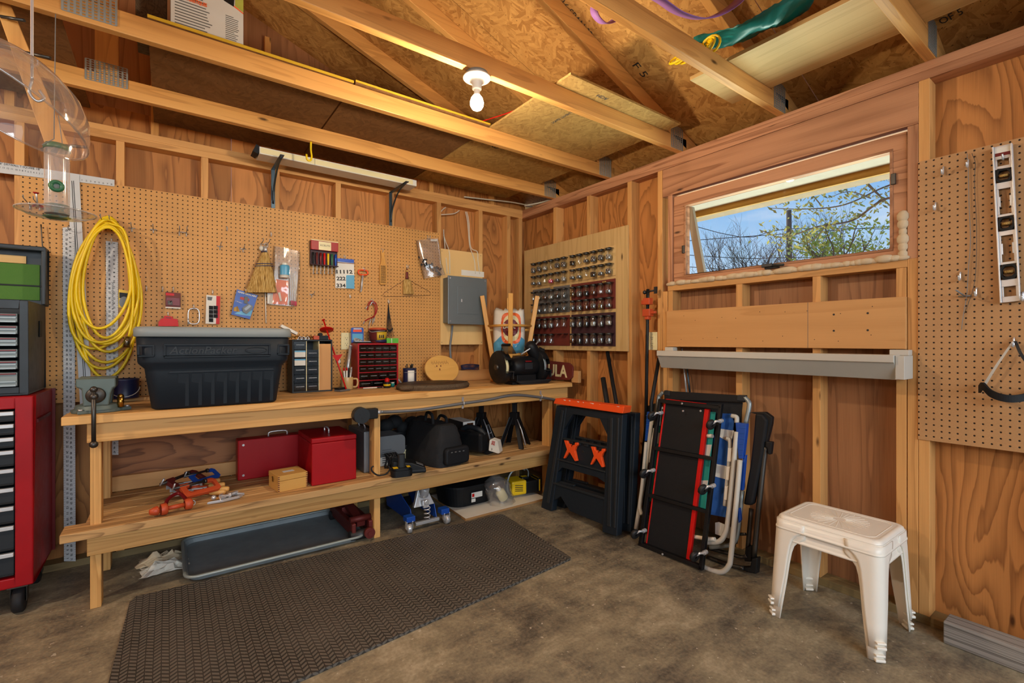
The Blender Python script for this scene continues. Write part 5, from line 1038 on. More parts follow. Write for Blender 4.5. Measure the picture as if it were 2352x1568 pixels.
# outlet box and cable on the bench apron
t = thing('power_outlet_box', 'black outlet box screwed under the front edge of the bench', 'outlet', PY(845, 950, -.66)); yq = -.641; a, b = PY(826, 950, yq), PY(863, 945, yq); zc = PY(845, 950, yq).z
m = M(.005); m.span((a.x, yq - .045, zc - .028), (b.x, yq, zc + .035)); m.build('box', 'black_plastic', t); m = M(); c = PY(828, 952, yq - .03); m.cyl((c.x, yq - .064, zc), (c.x, yq - .005, zc + .002), .047, seg=24); m.build('outlet_face', 'dark_grey', t); m = M()
for dx, dz in ((-.012, .01), (.012, .01), (0, -.014)): m.box((c.x + dx, yq - .0648, zc + dz), (.005, .002, .012))
m.build('slots', 'ink', t); m = M(); m.cyl((b.x, yq - .02, zc + .008), (b.x + .022, yq - .02, zc + .008), .013, seg=12); m.build('fitting', 'chrome', t)
q = [V((b.x + .023, yq - .02, zc + .008))] + [PY(x, y, yq - .012) for x, y in ((900, 945), (960, 941), (1010, 934), (1064, 926), (1120, 918), (1180, 907), (1240, 912), (1275, 918))]; t = thing('apron_cable', 'grey armoured cable stapled along the front of the bench', 'cable', q[4]); m = M(); m.tube(spline(q, 6), .0105, 8); m.build('cable', 'case_grey', t); m = M()
for px, py in ((1064, 926), (1243, 910)): c = PY(px, py, yq - .012); m.tube([c + V((0, -.013 * math.cos(a), .016 * math.sin(a))) for a in [-PI / 2 + k * PI / 8 for k in range(9)]], .003, 6); m.box(c + V((0, .008, .028)), (.014, .004, .03)); m.box(c + V((0, .008, -.026)), (.014, .004, .022))
m.build('strap_clips', 'chrome', t)
# ---------------------------------------------------------------- lower shelf
S0 = SZ + .001
def c_clamp(base, ang, s, label, mt='orange_paint', grp='clamps heaped on the lower shelf'):
    t = thing('c_clamp', label, 'clamp', base + V((0, 0, .035 * s)), ang, grp, local=True, rot=(.55, 0, ang)); m = M(.002 * s)
    w = .014 * s; q = [(-.09, -.012), (.085, -.012), (.1, .0), (.1, .07), (.085, .085), (.055, .085), (.055, .066), (.08, .062), (.08, .018), (-.06, .014), (-.062, .065), (-.04, .066), (-.04, .085), (-.085, .085), (-.09, .07)]
    m.prism([V((x * s, y * s, .004)) for x, y in q], (0, 0, w * 1.3)); m.build('frame', mt, t)
    m = M(); m.cyl((-.09 * s - .03 * s, .075 * s, .016), (.05 * s, .075 * s, .016), .0075 * s, seg=10); m.cyl((.04 * s, .075 * s, .016), (.052 * s, .075 * s, .016), .014 * s, seg=12); m.build('screw', 'steel_dark', t); m = M(); m.cyl((-.12 * s, .075 * s, -.0 + .008), (-.12 * s, .075 * s, .05), .004 * s, seg=8); m.build('tee_handle', 'steel', t); return t
t = thing('screw_clamp', 'big orange clamp with an acorn end, nearest on the lower shelf', 'clamp', (-2.7, -.58, SZ)); a, b = PZ(362, 1172, SZ + .03), PZ(427, 1158, SZ + .03); d = (b - a).normalized(); m = M(); m.lathe([(0, -.035), (.012, -.032), (.02, -.012), (.022, 0), (.014, .006)], a, d, 18); m.lathe([(.026, .012), (.028, .02), (.028, .035), (.02, .04)], a, d, 18); m.cyl(a + d * .03, b, .0105, seg=14); m.lathe([(.02, -.006), (.027, 0), (.027, .022), (.018, .028)], b, d, 18); m.build('body', 'orange_paint', t)
m = M(); q = [a + d * .03, a + d * .04 + V((.0, .08, .02)), b + V((-.03, .12, .03)), b + V((.0, .06, .01)), b]; m.tube(spline(q, 6), .009, 8); m.build('bow', 'red_dark', t); m = M(); m.tube([b + d * .03 + V((0, .0, .012 * math.cos(x))) + V((.01 * math.sin(x), 0, 0)) for x in [k * PI / 8 for k in range(16)]], .002, 6, True); m.build('ring', 'steel', t)
c_clamp(V((-2.53, -.50, S0)), .45, .95, 'bright orange C clamp in the middle of the clamp heap')
c_clamp(V((-2.57, -.36, S0 + .0)), .9, 1.15, 'dark red C clamp at the back of the clamp heap', 'rust_red'); c_clamp(V((-2.50, -.33, S0 + .03)), .6, .8, 'small blue C clamp in the clamp heap', 'blue_paint')
hg = 'wooden-handled bar clamps in the heap'
for k, (px, py, lb) in enumerate(((506, 1103, 'rearmost'), (517, 1112, 'second'), (527, 1122, 'third'), (519, 1129, 'nearest'))):
    e = PZ(px, py, SZ + .05 - .01 * k); f = e + V((-.24, -.02 + .03 * k, .01)); t = thing('bar_clamp', lb + ' orange bar clamp with a round wooden handle on the lower shelf', 'clamp', e, group=hg); d = (f - e).normalized()
    m = M(); m.lathe([(0, 0), (.010, .001), (.0145, .008), (.015, .05), (.011, .075), (.006, .08)], e, d, 16); m.build('handle', 'skin_wood', t); m = M(); m.cyl(e + d * .08, e + d * .19, .007, seg=10); m.cyl(e + d * .12, e + d * .165, .013, seg=10); m.build('jaw', 'orange_paint', t); m = M(.001); m.box(e + d * .15 + V((0, .0, .015)), (.05, .012, .006), math.atan2(d.y, d.x)); m.box(e + d * .18 + V((0, .02, 0)), (.15, .006, .02), math.atan2(d.y, d.x) + .2); m.build('bar', 'steel', t)
t = thing('lock_pliers', 'silver deep-jaw locking clamp at the front of the clamp heap', 'pliers', (-2.43, -.56, SZ), .15, local=True); m = M(.003); m.prism([V((x, y, .002)) for x, y in ((-.09, -.03), (-.02, -.045), (.06, -.035), (.085, -.01), (.06, -.02), (-.02, -.026))], (0, 0, .014)); m.prism([V((x, y, .004)) for x, y in ((-.02, .0), (.03, .045), (.06, .05), (.095, .0), (.08, -.004), (.05, .03), (.03, .025), (.0, -.004))], (0, 0, .014)); m.build('jaws', 'steel', t); m = M(.002); m.box((.03, .01, .022), (.09, .016, .01), .6); m.box((.0, -.005, .024), (.06, .012, .01), -.5); m.build('levers', 'chrome', t); m = M(); m.cyl((.02, -.01, .0), (.02, -.01, .034), .008, seg=12); m.ball((-.045, .035, .014), .013, 12); m.tube(spline([V((-.03, -.05, .01)), V((-.03, -.02, .035)), V((-.005, .02, .03))], 5), .003, 6); m.build('pivot', 'chrome', t)
# two red steel boxes
def box_thing(nm, label, cat, a, b, mt, bev=.006, rot=0.0):
    t = thing(nm, label, cat, ((a[0] + b[0]) / 2, (a[1] + b[1]) / 2, a[2])); return t
t = thing('steel_box', 'long red steel tool case at the back of the lower shelf', 'tool case', (-2.05, -.17, SZ)); zt = PY(620, 1003, -.2).z; m = M(.006); m.span((-2.335, -.215, S0), (-1.87, -.115, zt)); m.build('case', 'red_dark' if False else 'red_paint', t); m = M(); m.tube(spline([V((-2.16, -.165, zt)), V((-2.15, -.165, zt + .025)), V((-2.06, -.165, zt + .025)), V((-2.05, -.165, zt))], 4), .005, 8); m.build('handle', 'chrome', t); m = M(); [m.cyl((-2.305, -.2155, z), (-2.305, -.219, z), .007, seg=10) for z in (S0 + .03, zt - .03)]; m.build('rivets', 'chrome', t)
t = thing('steel_box', 'red steel tool box with a hinged lid nearest the front of the shelf', 'tool box', (-1.86, -.42, SZ)); zt = PY(760, 1003, -.59).z; x0, x1 = PY(716, 1050, -.59).x, PY(818.5, 1050, -.59).x; m = M(.006); m.span((x0, -.592, S0), (x1, -.235, zt - .03)); m.build('body', 'red_paint', t); m = M(.006); m.span((x0 - .001, -.593, zt - .0295), (x1 + .001, -.234, zt)); m.build('lid', 'red_paint', t); m = M(); xc = (x0 + x1) / 2; m.tube(spline([V((xc, -.46, zt)), V((xc, -.455, zt + .028)), V((xc, -.37, zt + .028)), V((xc, -.365, zt))], 4), .005, 8); m.build('handle', 'chrome', t)
# small wooden box with dovetailed corners
t = thing('wooden_box', 'small hinged wooden box with box-jointed corners', 'box', (-2.11, -.51, SZ), .12, local=True); m = M(.002); m.span((-.08, -.085, .001), (.08, .085, .062)); m.build('body', 'maple_wood', t); m = M(.002); m.span((-.081, -.086, .0635), (.081, .086, .092)); m.build('lid', 'maple_wood', t); m = M()
for k in range(8): m.span((.072, -.0866, .006 + .011 * k), (.0812, -.0858, .011 + .011 * k)); m.span((-.0812, -.0866, .006 + .011 * k), (-.072, -.0858, .011 + .011 * k))
m.build('joint_lines', 'rust_red', t); m = M(); m.span((-.03, -.02, .0921), (.03, .015, .0926)); m.build('paper_label', 'paper_grey', t); m = M(.001); m.box((-.083, 0, .062), (.003, .02, .03)); m.build('clasp', 'brass', t)
# grey case behind the middle leg
x0 = PY(836, 1050, -.50).x; zt = PY(850, 990, -.50).z; t = thing('grey_case', 'grey metal case standing behind the middle bench leg', 'case', (x0 + .06, -.3, SZ)); m = M(.008); m.span((x0, -.50, S0), (x0 + .075, -.175, zt)); m.build('half_shell', 'case_grey', t); m = M(.004); m.span((x0 + .076, -.50, S0), (x0 + .105, -.175, zt)); m.build('rear_shell', 'dark_grey', t); m = M(.002); m.span((x0 + .012, -.502, S0 + .01), (x0 + .063, -.5003, zt - .01)); m.build('end_panel', 'panel_grey' if False else 'case_grey', t); m = M(); m.tube(spline([V((x0 + .05, -.38, zt)), V((x0 + .04, -.37, zt + .03)), V((x0 + .04, -.27, zt + .03)), V((x0 + .05, -.26, zt))], 4), .005, 8); m.build('handle', 'chrome', t)
# grey hard case on a white carton
c = PZ(893, 1078, SZ); xa, xb = PY(878, 1030, -.40).x, PY(915, 1030, -.40).x; z1 = PY(900, 1047, -.40).z; z2 = PY(900, 1000, -.40).z
t = thing('carton', 'printed white carton under the rounded grey case', 'carton', ((xa + xb) / 2, -.3, SZ)); m = M(.002); m.span((xa - .02, -.40, S0), (xb - .02, -.2, z1 - .001)); m.build('box', 'paper', t); m = M()
for k in range(7): m.span((xa + .0, -.4008, S0 + .02 + .014 * k), (xb - .05 + .012 * (k % 3), -.4002, S0 + .026 + .014 * k))
m.build('print_lines', 'ink_grey', t)
t = thing('hard_case', 'rounded grey hard case lying on the white carton', 'case', ((xa + xb) / 2, -.3, z1)); m = M(smooth=False); m.rbox(((xa + xb) / 2 - .0, -.3, (z1 + z2) / 2), (xb - xa + .1, .2, z2 - z1), .035, 5, axis=1); m.build('shell', 'grey_plastic', t)
t = thing('folded_carton', 'tan carton with a barcode and open flap behind the charger', 'carton', PZ(934, 1050, SZ)); a, b = PY(918, 1050, -.30), PY(946, 1050, -.30); z1 = PY(930, 1032, -.3).z; m = M(.001); m.span((a.x, -.30, S0), (b.x, -.12, z1)); m.prism([V((a.x, -.3, z1)), V((b.x + .01, -.3, z1 + .05)), V((b.x + .01, -.296, z1 + .05)), V((a.x, -.296, z1))][::1], (0, .003, 0)); m.build('box', 'cream', t); m = M()
for k in range(8): m.span((a.x + .03 + .006 * k, -.3008, S0 + .07), (a.x + .033 + .006 * k, -.3002, S0 + .1))
m.build('barcode', 'ink', t)
m = M(); rr = random.Random(14); c = PZ(935, 1040, SZ + .1)
for k in range(5): q = V((-1.37 + .07 * k, -.12 + rr.uniform(-.02, .01), S0 + .2 + rr.uniform(-.03, .05))); m.ball(q, (.06, .05, .05), 12)
m.span((-1.46, -.17, S0), (-1.05, -.06, S0 + .17)); tag(m.build('dark_duffel', 'black_fabric'), 'dark bundle at the back of the shelf behind the cartons', 'bundle')
# charger, battery and its cord
c = PZ(938, 1083, SZ); t = thing('battery_charger', 'black battery charger on the lower shelf', 'charger', c, -.35, local=True); t.location.z = S0; m = M(.008); m.prism([V((-.11, -.06, 0)), V((.11, -.06, 0)), V((.105, -.06, .035)), V((.02, -.06, .07)), V((-.1, -.06, .085))], (0, .12, 0)); m.build('body', 'black_plastic', t); m = M(.001); m.box((.07, -.02, .053), (.05, .05, .002), Matrix.Rotation(.4, 3, 'Y')); m.build('label_plate', 'case_grey', t); m = M(.003); m.box((0, -.062, .018), (.21, .004, .01)); m.build('seam', 'dark_grey', t)
c = PZ(922, 1092, SZ); t = thing('battery_pack', 'black tool battery with yellow stickers in front of the charger', 'battery', c, -.2, local=True); t.location.z = S0; m = M(); m.rbox((0, 0, .02), (.13, .085, .04), .03, 5); m.rbox((-.0, .0, .048), (.115, .075, .014), .028, 5); m.build('base', 'black_plastic', t); m = M(); m.rbox((.0, .0, .095), (.045, .035, .08), .015, 4); m.build('stem', 'dark_grey', t); m = M(.0005); m.box((-.04, -.012, .0556), (.03, .045, .001)); m.box((.042, -.005, .0556), (.022, .045, .001)); m.build('yellow_stickers', 'yellow_paint', t)
t = thing('cable_coil', 'coiled black power cord around the foot of the middle leg', 'cord', PZ(895, 1090, SZ)); c = PZ(892, 1075, SZ); m = M(); rr = random.Random(18)
for k in range(7): m.tube([V((c.x - .01 + .012 * k + .012 * math.cos(a * 2 + k), c.y + .035 * math.cos(a), S0 + .052 + .045 * math.sin(a))) for a in [i * PI / 12 for i in range(24)]], .0048, 7, True)
q = [PY(x, y, -.615) for x, y in ((893, 1070), (895, 1078), (885, 1089), (868, 1091), (856, 1083), (853, 1075), (858, 1070))]; m.tube(spline(q, 6), .005, 8); m.build('coil', 'rubber', t)
# black gear bag, boxed item, sander, jack stands
t = thing('gear_bag', 'big soft black tool bag on the lower shelf', 'bag', (-1.14, -.43, SZ)); rr = random.Random(22); jt = {}
def gb(u, v):
    a = 2 * PI * u; hx = .135 * (1 - .45 * v ** 2.2); hy = .245 * (1 - .12 * v ** 2); k = jt.setdefault((round(u, 3) % 1, round(v, 3)), rr.uniform(-1, 1)); e = .45
    x = math.copysign(abs(math.cos(a)) ** e, math.cos(a)) * hx; y = math.copysign(abs(math.sin(a)) ** e, math.sin(a)) * hy; s = 1 + .03 * k
    p = Matrix.Rotation(.12, 3, 'Z') @ V((x * s, y * s, 0)); return V((-1.14 + p.x, -.43 + p.y, S0 + .265 * v + .008 * k * v))
m = M(); m.grid(gb, 40, 10, None, True); bm_top = [v for v in m.bm.verts]; m.build('body', 'black_fabric', t); m = M(.01); m.rbox((-1.14, -.43, S0 + .262), (.14, .42, .02), .06, 4, rot=.12); m.build('top_flap', 'black_fabric', t)
m = M(); m.tube(spline([V((-1.18, -.52, S0 + .26)), V((-1.18, -.5, S0 + .33)), V((-1.16, -.38, S0 + .33)), V((-1.16, -.35, S0 + .26))], 5), .011, 8); m.build('handle', 'black_fabric', t); m = M(); m.tube(spline([V((-1.08, -.53, S0 + .26)), V((-1.07, -.5, S0 + .3)), V((-1.05, -.38, S0 + .3)), V((-1.06, -.35, S0 + .26))], 5), .011, 8); m.build('handle', 'black_fabric', t); m = M(.015); c = V((-1.085, -.675, S0 + .07)); m.rbox(c, (.2, .05, .12), .03, 4, rot=.12, axis=1); m.build('end_pocket', 'soft_black', t)
m = M()
for k in range(4): m.box(c + V((-.05 + .03 * k, -.03, .03)), (.012, .004, .006))
m.build('buckle_glints', 'case_grey', t)
c = PY(1080, 1000, -.30); zt = PY(1075, 968, -.30).z; xa, xb = PY(1064, 1000, -.30).x, PY(1091, 1000, -.30).x; t = thing('product_box', 'tall white product box with a picture behind the tool bag', 'box', (xa + .05, -.2, SZ)); m = M(.001); m.span((xa, -.30, S0), (xb, -.06, zt)); m.build('box', 'paper', t); m = M(); m.span((xa + .035, -.3006, zt - .075), (xb - .016, -.3001, zt - .012)); m.span((xa + .01, -.3006, S0 + .05), (xb - .025, -.3001, zt - .09)); m.build('picture', 'bits_copper', t); m = M(); m.span((xa - .0006, -.295, S0), (xa - .0001, -.06, zt)); m.build('side_panel', 'dark_grey', t)
t = thing('belt_sander', 'black power sander with a pale cloth dust bag', 'sander', (-.80, -.45, SZ)); m = M(.02); m.box((-.83, -.45, S0 + .10), (.10, .26, .15), .35); m.box((-.76, -.44, S0 + .05), (.08, .24, .09), .35); m.build('body', 'black_plastic', t); m = M(); m.tube(spline([V((-.86, -.36, S0 + .17)), V((-.84, -.42, S0 + .2)), V((-.80, -.52, S0 + .19)), V((-.78, -.56, S0 + .15))], 5), .02, 10); m.build('handle', 'dark_grey', t); m = M(); m.cyl((-.76, -.56, S0 + .05), (-.72, -.545, S0 + .05), .045, seg=18); m.build('front_wheel', 'soft_black', t)
q = [PY(x, y, -.60) for x, y in ((1124, 1011), (1128, 1008), (1143, 1013), (1148, 1040), (1144, 1042), (1122, 1035))]; m = M(.012); m.prism(q, (.06, .045, 0)); m.build('dust_bag', 'pouch_white', t); fit_text('lettering', 'SKIL', PY(1128, 1020, -.603), PY(1136, 1022.5, -.603), .04, (0, 0, 1), 'ink_red', t, bold=.001)
def jack_stand(x, y, label, hgt, plate):
    t = thing('jack_stand', label, 'jack stand', (x, y, SZ), .6, 'jack stands on the lower shelf', local=True); m = M(.003); b = .105
    for sx in (-1, 1):
        for sy in (-1, 1):
            p, q = V((sx * b, sy * b, .001)), V((sx * .032, sy * .032, hgt * .66)); m.prism([p, p + V((-sx * .035, 0, 0)), q + V((-sx * .03, 0, 0)), q], (0, -sy * .006, 0)); m.prism([p, p + V((0, -sy * .035, 0)), q + V((0, -sy * .03, 0)), q], (-sx * .006, 0, 0))
    m.build('legs', 'sheet_black', t); m = M(.003); m.box((0, 0, hgt * .62), (.066, .066, .1)); m.build('collar', 'sheet_black', t); m = M(.003); m.box((0, 0, hgt * .72), (.034, .034, hgt * .5)); m.box((0, 0, hgt - .008), (.05, .05, .012)); m.box((-.026, 0, hgt + .006), (.01, .05, .02)); m.box((.026, 0, hgt + .006), (.01, .05, .02)); m.build('ratchet_bar', 'soft_black', t); m = M(); m.tube([V((-.04, -.035, hgt * .62)), V((-.075, -.085, hgt * .4)), V((-.07, -.115, .03))], .005, 8); m.build('lever', 'steel', t)
    if plate: 
        m = M(); m.prism([V((-.05, -.0865, .05)), V((.05, -.0865, .05)), V((.022, -.055, .165)), V((-.022, -.055, .165))], (0, -.001, 0)); m.build('label', 'ink', t); m = M(); m.tube([V((-.045, -.088, .055)), V((.045, -.088, .055)), V((.02, -.0565, .16)), V((-.02, -.0565, .16))], .002, 6, True); m.span((-.022, -.085, .095), (.022, -.0835, .1)); m.build('label_outline', 'paper_grey', t)
    return t
jack_stand(-.58, -.2, 'black jack stand with a white-outlined label at the back of the shelf', .34, True); jack_stand(-.40, -.42, 'black jack stand with a silver lever beside the right bench leg', .36, False)
# ---------------------------------------------------------------- on the floor under the bench
m = M(); z = .006; rr = random.Random(2)
def rmat(u, v): return V((0, 0, 0))
q = [(-2.80, -.66), (-2.845, -.70), (-2.9, -1.55), (-.84, -1.545), (-.805, -1.52), (-.757, -.775), (-.80, -.745)]
q = [PZ(298, 1388), PZ(314, 1374), PZ(1150, 1184.5), PZ(1158, 1186), PZ(1311, 1284), PZ(1308, 1290)]; q = [V((p.x, p.y, 0)) for p in q]; q += [V((q[-1].x - 2.03, q[-1].y - .1, 0)), V((q[0].x - .03, q[0].y - .6, 0))][:0]
q = q + [V((-2.87, -1.72, 0))]
q[5] = V((-.84, -1.545, 0))
m.prism([V((p.x, p.y, .001)) for p in q], (0, 0, .012)); tag(m.build('rubber_mat', 'rubber_mat', uvoff=0.0), 'long dark rubber anti-fatigue mat in front of the bench', 'mat')
# drip tray
t = thing('drip_tray', 'wide grey metal drip tray under the bench', 'tray', (-2.15, -.35, 0), .05, local=True); t.rotation_euler = (0, 0, .0); t.location = (-2.145, -.30, 0)
m = M(); hx, hy = .47, .31
rings = []
for (a, b, zz, r) in ((hx - .05, hy - .05, .004, .05), (hx - .03, hy - .03, .006, .05), (hx - .02, hy - .02, .028, .055), (hx - .015, hy - .015, .032, .06)): rings.append([m.bm.verts.new((x, y, zz)) for x, y in rr_pts(a, b, r)])
n = len(rings[0]); m.bm.faces.new(rings[0])
for A, B2 in zip(rings, rings[1:]):
    for i in range(n): m.bm.faces.new((A[i], A[(i + 1) % n], B2[(i + 1) % n], B2[i]))
m.build('pan', 'tray_grey', t, thick=.002); m = M(); m.tube([V((x, y, .033)) for x, y in rr_pts(hx - .008, hy - .008, .06)], .008, 8, True); m.build('rim', 'tray_rim', t)
m = M(); m.prism([V((-2.62, -.62, .0)), V((-1.63, -.62, 0)), V((-1.63, -.02, 0)), V((-2.63, -.02, 0))], (0, 0, .0008)); m.bm.free()
# old red floor jack
t = thing('floor_jack', 'rusty dark red floor jack beside the tray', 'floor jack', (-1.70, -.4, 0)); m = M(.006); m.span((-1.76, -.58, .03), (-1.735, -.08, .11)); m.span((-1.655, -.58, .03), (-1.63, -.08, .11)); m.box((-1.695, -.2, .08), (.09, .2, .1)); m.build('side_plates', 'rust_red', t); m = M(); m.box((-1.695, -.4, .12), (.05, .3, .03), Matrix.Rotation(.2, 3, 'X')); m.cyl((-1.76, -.53, .12), (-1.63, -.53, .12), .02, seg=14); m.build('lift_arm', 'rust_red', t); 
for y in (-.56, -.12): m = M(); m.cyl((-1.77, y, .032), (-1.62, y, .032), .031, seg=18); m.build('roller', 'cast_iron', t)
m = M(); m = M(); m.cyl((-1.665, -.60, .05), (-1.665, -.63, .05), .032, seg=18); m.cyl((-1.665, -.63, .05), (-1.665, -.637, .05), .015, seg=12); m.build('valve_cap', 'rust_red', t)
# blue and silver floor jack
t = thing('floor_jack', 'blue and silver trolley jack under the bench', 'floor jack', (-1.28, -.55, 0)); m = M(.006)
for s in (-1, 1): m.prism([V((-1.28 + s * .085, -.60, .03)), V((-1.28 + s * .085, -.15, .03)), V((-1.28 + s * .085, -.12, .10)), V((-1.28 + s * .085, -.36, .19)), V((-1.28 + s * .085, -.56, .12))], (s * .006, 0, 0)); m.box((-1.28 + s * .125, -.625, .085), (.06, .06, .035))
m.build('side_plates', 'blue_paint', t)
m = M(.004); m.prism([V((-1.355, -.59, .13)), V((-1.205, -.59, .13)), V((-1.25, -.56, .245)), V((-1.31, -.56, .245))], (0, .03, 0)); m.cyl((-1.28, -.575, .2), (-1.28, -.6, .255), .034, .03, seg=18); m.build('handle_socket', 'steel', t); m = M(.003); m.box((-1.28, -.61, .15), (.04, .02, .05)); m.cyl((-1.28, -.62, .165), (-1.28, -.63, .165), .016, seg=14); m.build('release_valve', 'chrome', t); m = M(); m.tube([V((-1.28 + .02 * math.cos(a), -.63 + .02 * math.sin(a), .055 + .0021 * k)) for k, a in enumerate([i * PI / 6 for i in range(40)])], .0035, 6); m.build('spring', 'chrome', t); m = M(.002); m.box((-1.28, -.63, .04), (.17, .025, .02)); m.build('cross_bar', 'steel', t)
for s in (-1, 1):
    cst = thing('caster', None, None); attach(cst, t); x = -1.28 + s * .135; m = M(); m.lathe([(0, -.014), (.026, -.014), (.029, -.01), (.029, .01), (.026, .014), (0, .014)], (x, -.65, .0295), (1, .2 * s, 0), 20); m.build('wheel', 'steel', cst); m = M(.002); m.box((x - .02, -.645, .05), (.004, .03, .05)); m.box((x + .02, -.645, .05), (.004, .03, .05)); m.build('fork', 'chrome', cst)
m = M()
for y in (-.16,): m.cyl((-1.37, y, .036), (-1.19, y, .036), .035, seg=18)
m.build('front_roller', 'cast_iron', t)
# white board on the floor with the pan, bag and inflator
q = [PZ(1026, 1172), PZ(1072, 1200), PZ(1252, 1152)]; q = [V((-.99, -.10, 0)), V((-1.02, -.69, 0)), V((-.29, -.685, 0)), V((-.27, -.10, 0))]; t = thing('melamine_board', 'white faced chipboard panel lying on the floor under the bench', 'board', (-.65, -.4, 0)); m = M(); m.prism([p + V((0, 0, .001)) for p in q], (0, 0, .016)); m.build('core', 'cardboard', t); m = M(); m.prism([p + V((0, 0, .0172)) for p in q], (0, 0, .001)); m.build('white_face', 'melamine', t)
BT = .0185
t = thing('oil_pan', 'black plastic oil drain pan with a sticker', 'pan', (-.86, -.35, BT)); m = M(); m.rbox((-.82, -.33, BT + .07), (.42, .36, .14), .12, 8, taper=.88); m.build('pan', 'black_plastic', t); m = M(); m.rbox((-.82, -.33, BT + .147), (.44, .38, .014), .13, 8); m.build('rim', 'black_plastic', t); m = M(.0005); c = PY(1092, 1136, -.512); m.span((c.x - .035, -.5135, BT + .06), (c.x + .06, -.512, BT + .1)); m.span((c.x - .035, -.5135, BT + .03), (c.x + .0, -.512, BT + .055)); m.build('sticker', 'paper', t); m = M(.0003); m.span((c.x - .03, -.5142, BT + .068), (c.x - .01, -.5136, BT + .092)); m.build('red_mark', 'red_bright', t)
t = thing('clear_bag', 'clear plastic bag with a white-capped bottle lying on the white board', 'plastic bag', (-.66, -.58, BT)); rr = random.Random(40); jt2 = {}
def cbg(u, v):
    a = 2 * PI * u; k = jt2.setdefault((round(u, 3) % 1, round(v, 3)), rr.uniform(-1, 1)); r = (.10 if v < .75 else .10 * (1 - (v - .75) * 2.6)) * (1 + .10 * k); return V((-.63 + r * math.cos(a) * 1.05 - .05 * v, -.575 + r * math.sin(a) * .8 + .03 * v, BT + .002 + .20 * v))
m = M(); m.grid(cbg, 20, 10, None, True); m.build('film', 'poly_bag', t)
t = thing('bottle', 'small pale bottle with a white cap inside the clear bag', 'bottle', (-.66, -.58, BT)); d = V((-.55, -.1, .83)).normalized(); c = V((-.62, -.58, BT + .03)); m = M(); m.lathe([(0, 0), (.034, .002), (.036, .01), (.036, .075), (.016, .095)], c, d, 18); m.build('body', 'cream', t); m = M(); m.lathe([(.018, .095), (.018, .118), (0, .12)], c, d, 16); m.build('cap', 'white_plastic', t)
c = V((-.40, -.50, BT)); t = thing('air_inflator', 'yellow and black power tool with a bent steel handle on the white board', 'power tool', c, -.15, local=True); m = M(.012); m.box((-.05, 0, .075), (.13, .15, .11)); m.build('housing', 'yellow_paint', t); m = M(.012); m.box((.065, .0, .068), (.11, .14, .1)); m.box((.14, 0, .07), (.03, .12, .11), None, 'yellow_paint'); m.box((.03, 0, .13), (.07, .06, .02), None, 'yellow_paint'); m.build('motor_body', 'black_plastic', t); m = M()
for k in range(4): m.box((-.055, -.076, .055 + .014 * k), (.07, .002, .005), Matrix.Rotation(.12, 3, 'Y'))
m.build('vents', 'ink', t); m = M(); m.tube(spline([V((-.10, -.03, .01)), V((-.135, -.04, .06)), V((-.135, -.04, .14)), V((-.10, -.04, .2)), V((-.02, -.02, .215)), V((.04, 0, .19))], 6), .008, 8); m.tube(spline([V((.05, .02, .2)), V((.08, .02, .17)), V((.08, .02, .12))], 5), .006, 8); m.build('tube_handle', 'galvanized', t); m = M(); m.cyl((-.117, 0, .07), (-.125, 0, .07), .04, seg=20); m.build('gauge', 'black_plastic', t)
# crumpled rags
for k, (px, py, mt, lb) in enumerate(((372, 1285, 'foam', 'crumpled brown paper rag on the floor left of the tray'), (380, 1306, 'pouch_white', 'crumpled white rag on the floor left of the tray'))):
    c = PZ(px, py); rr = random.Random(50 + k); m = M(); jt3 = {}
    m.grid(lambda u, v: c + V(((u - .5) * .22 + rr.uniform(-.012, .012), (v - .5) * .13 + rr.uniform(-.012, .012), .004 + rr.uniform(0, .045) * math.sin(PI * u) * math.sin(PI * v) * 1.4)), 9, 8, smooth=False); tag(m.build('rag', mt), lb, 'rag', 'rags under the bench')
# ---------------------------------------------------------------- jar board on the right wall
def PLN(px, py, x0, s):           # point in the leaning plane x = x0 + s*z
    d = _ray(px, py); t = (x0 + s * CAM.z - CAM.x) / (d.x - s * d.z); return CAM + d * t
t = thing('jar_board', 'pale plywood board with six panels of hanging glass jars on the right wall', 'board', (-.02, -.65, 1.16))
m = M(.001); m.span((-.0135, -1.262, 1.166), (-.001, -.046, 2.072)); m.build('sheet', 'ply_pale', t, axis=2)
c0 = [PX(x, 650, -.02).y for x in (1223, 1309)]; c1 = [PX(x, 650, -.02).y for x in (1311.5, 1414)]
def zat(px, py): return PX(px, py, -.02).z
bands = [(zat(1413, 563), zat(1413, 632)), (zat(1413, 639), zat(1413, 708)), (zat(1415, 716), zat(1415, 795))]
pmat = [['ply_pale', 'ply_pale'], ['case_grey', 'maroon'], ['maroon', 'maroon_dark']]; pname = [['top left pale', 'top right pale'], ['middle left grey', 'middle right maroon'], ['bottom left maroon', 'bottom right purple']]
lid_z = [zat(1407, y) for y in (570.7, 606, 649, 683, 724, 765)]
for b in range(3):
    for s in range(2):
        ya, yb = (c0, c1)[s]; m = M(.0008); m.span((-.0205, yb + .004, bands[b][1]), (-.0138, ya - .004, bands[b][0])); m.build('jar_panel', pmat[b][s], t)
m = M()
for y, z in ((PX(1388, 648, -.02).y, zat(1388, 648)), (PX(1268, 661, -.02).y, zat(1268, 661))): m.span((-.0222, y - .018, z - .008), (-.0206, y + .018, z + .008))
m.build('paper_tags', 'straw', t)
rr = random.Random(77)
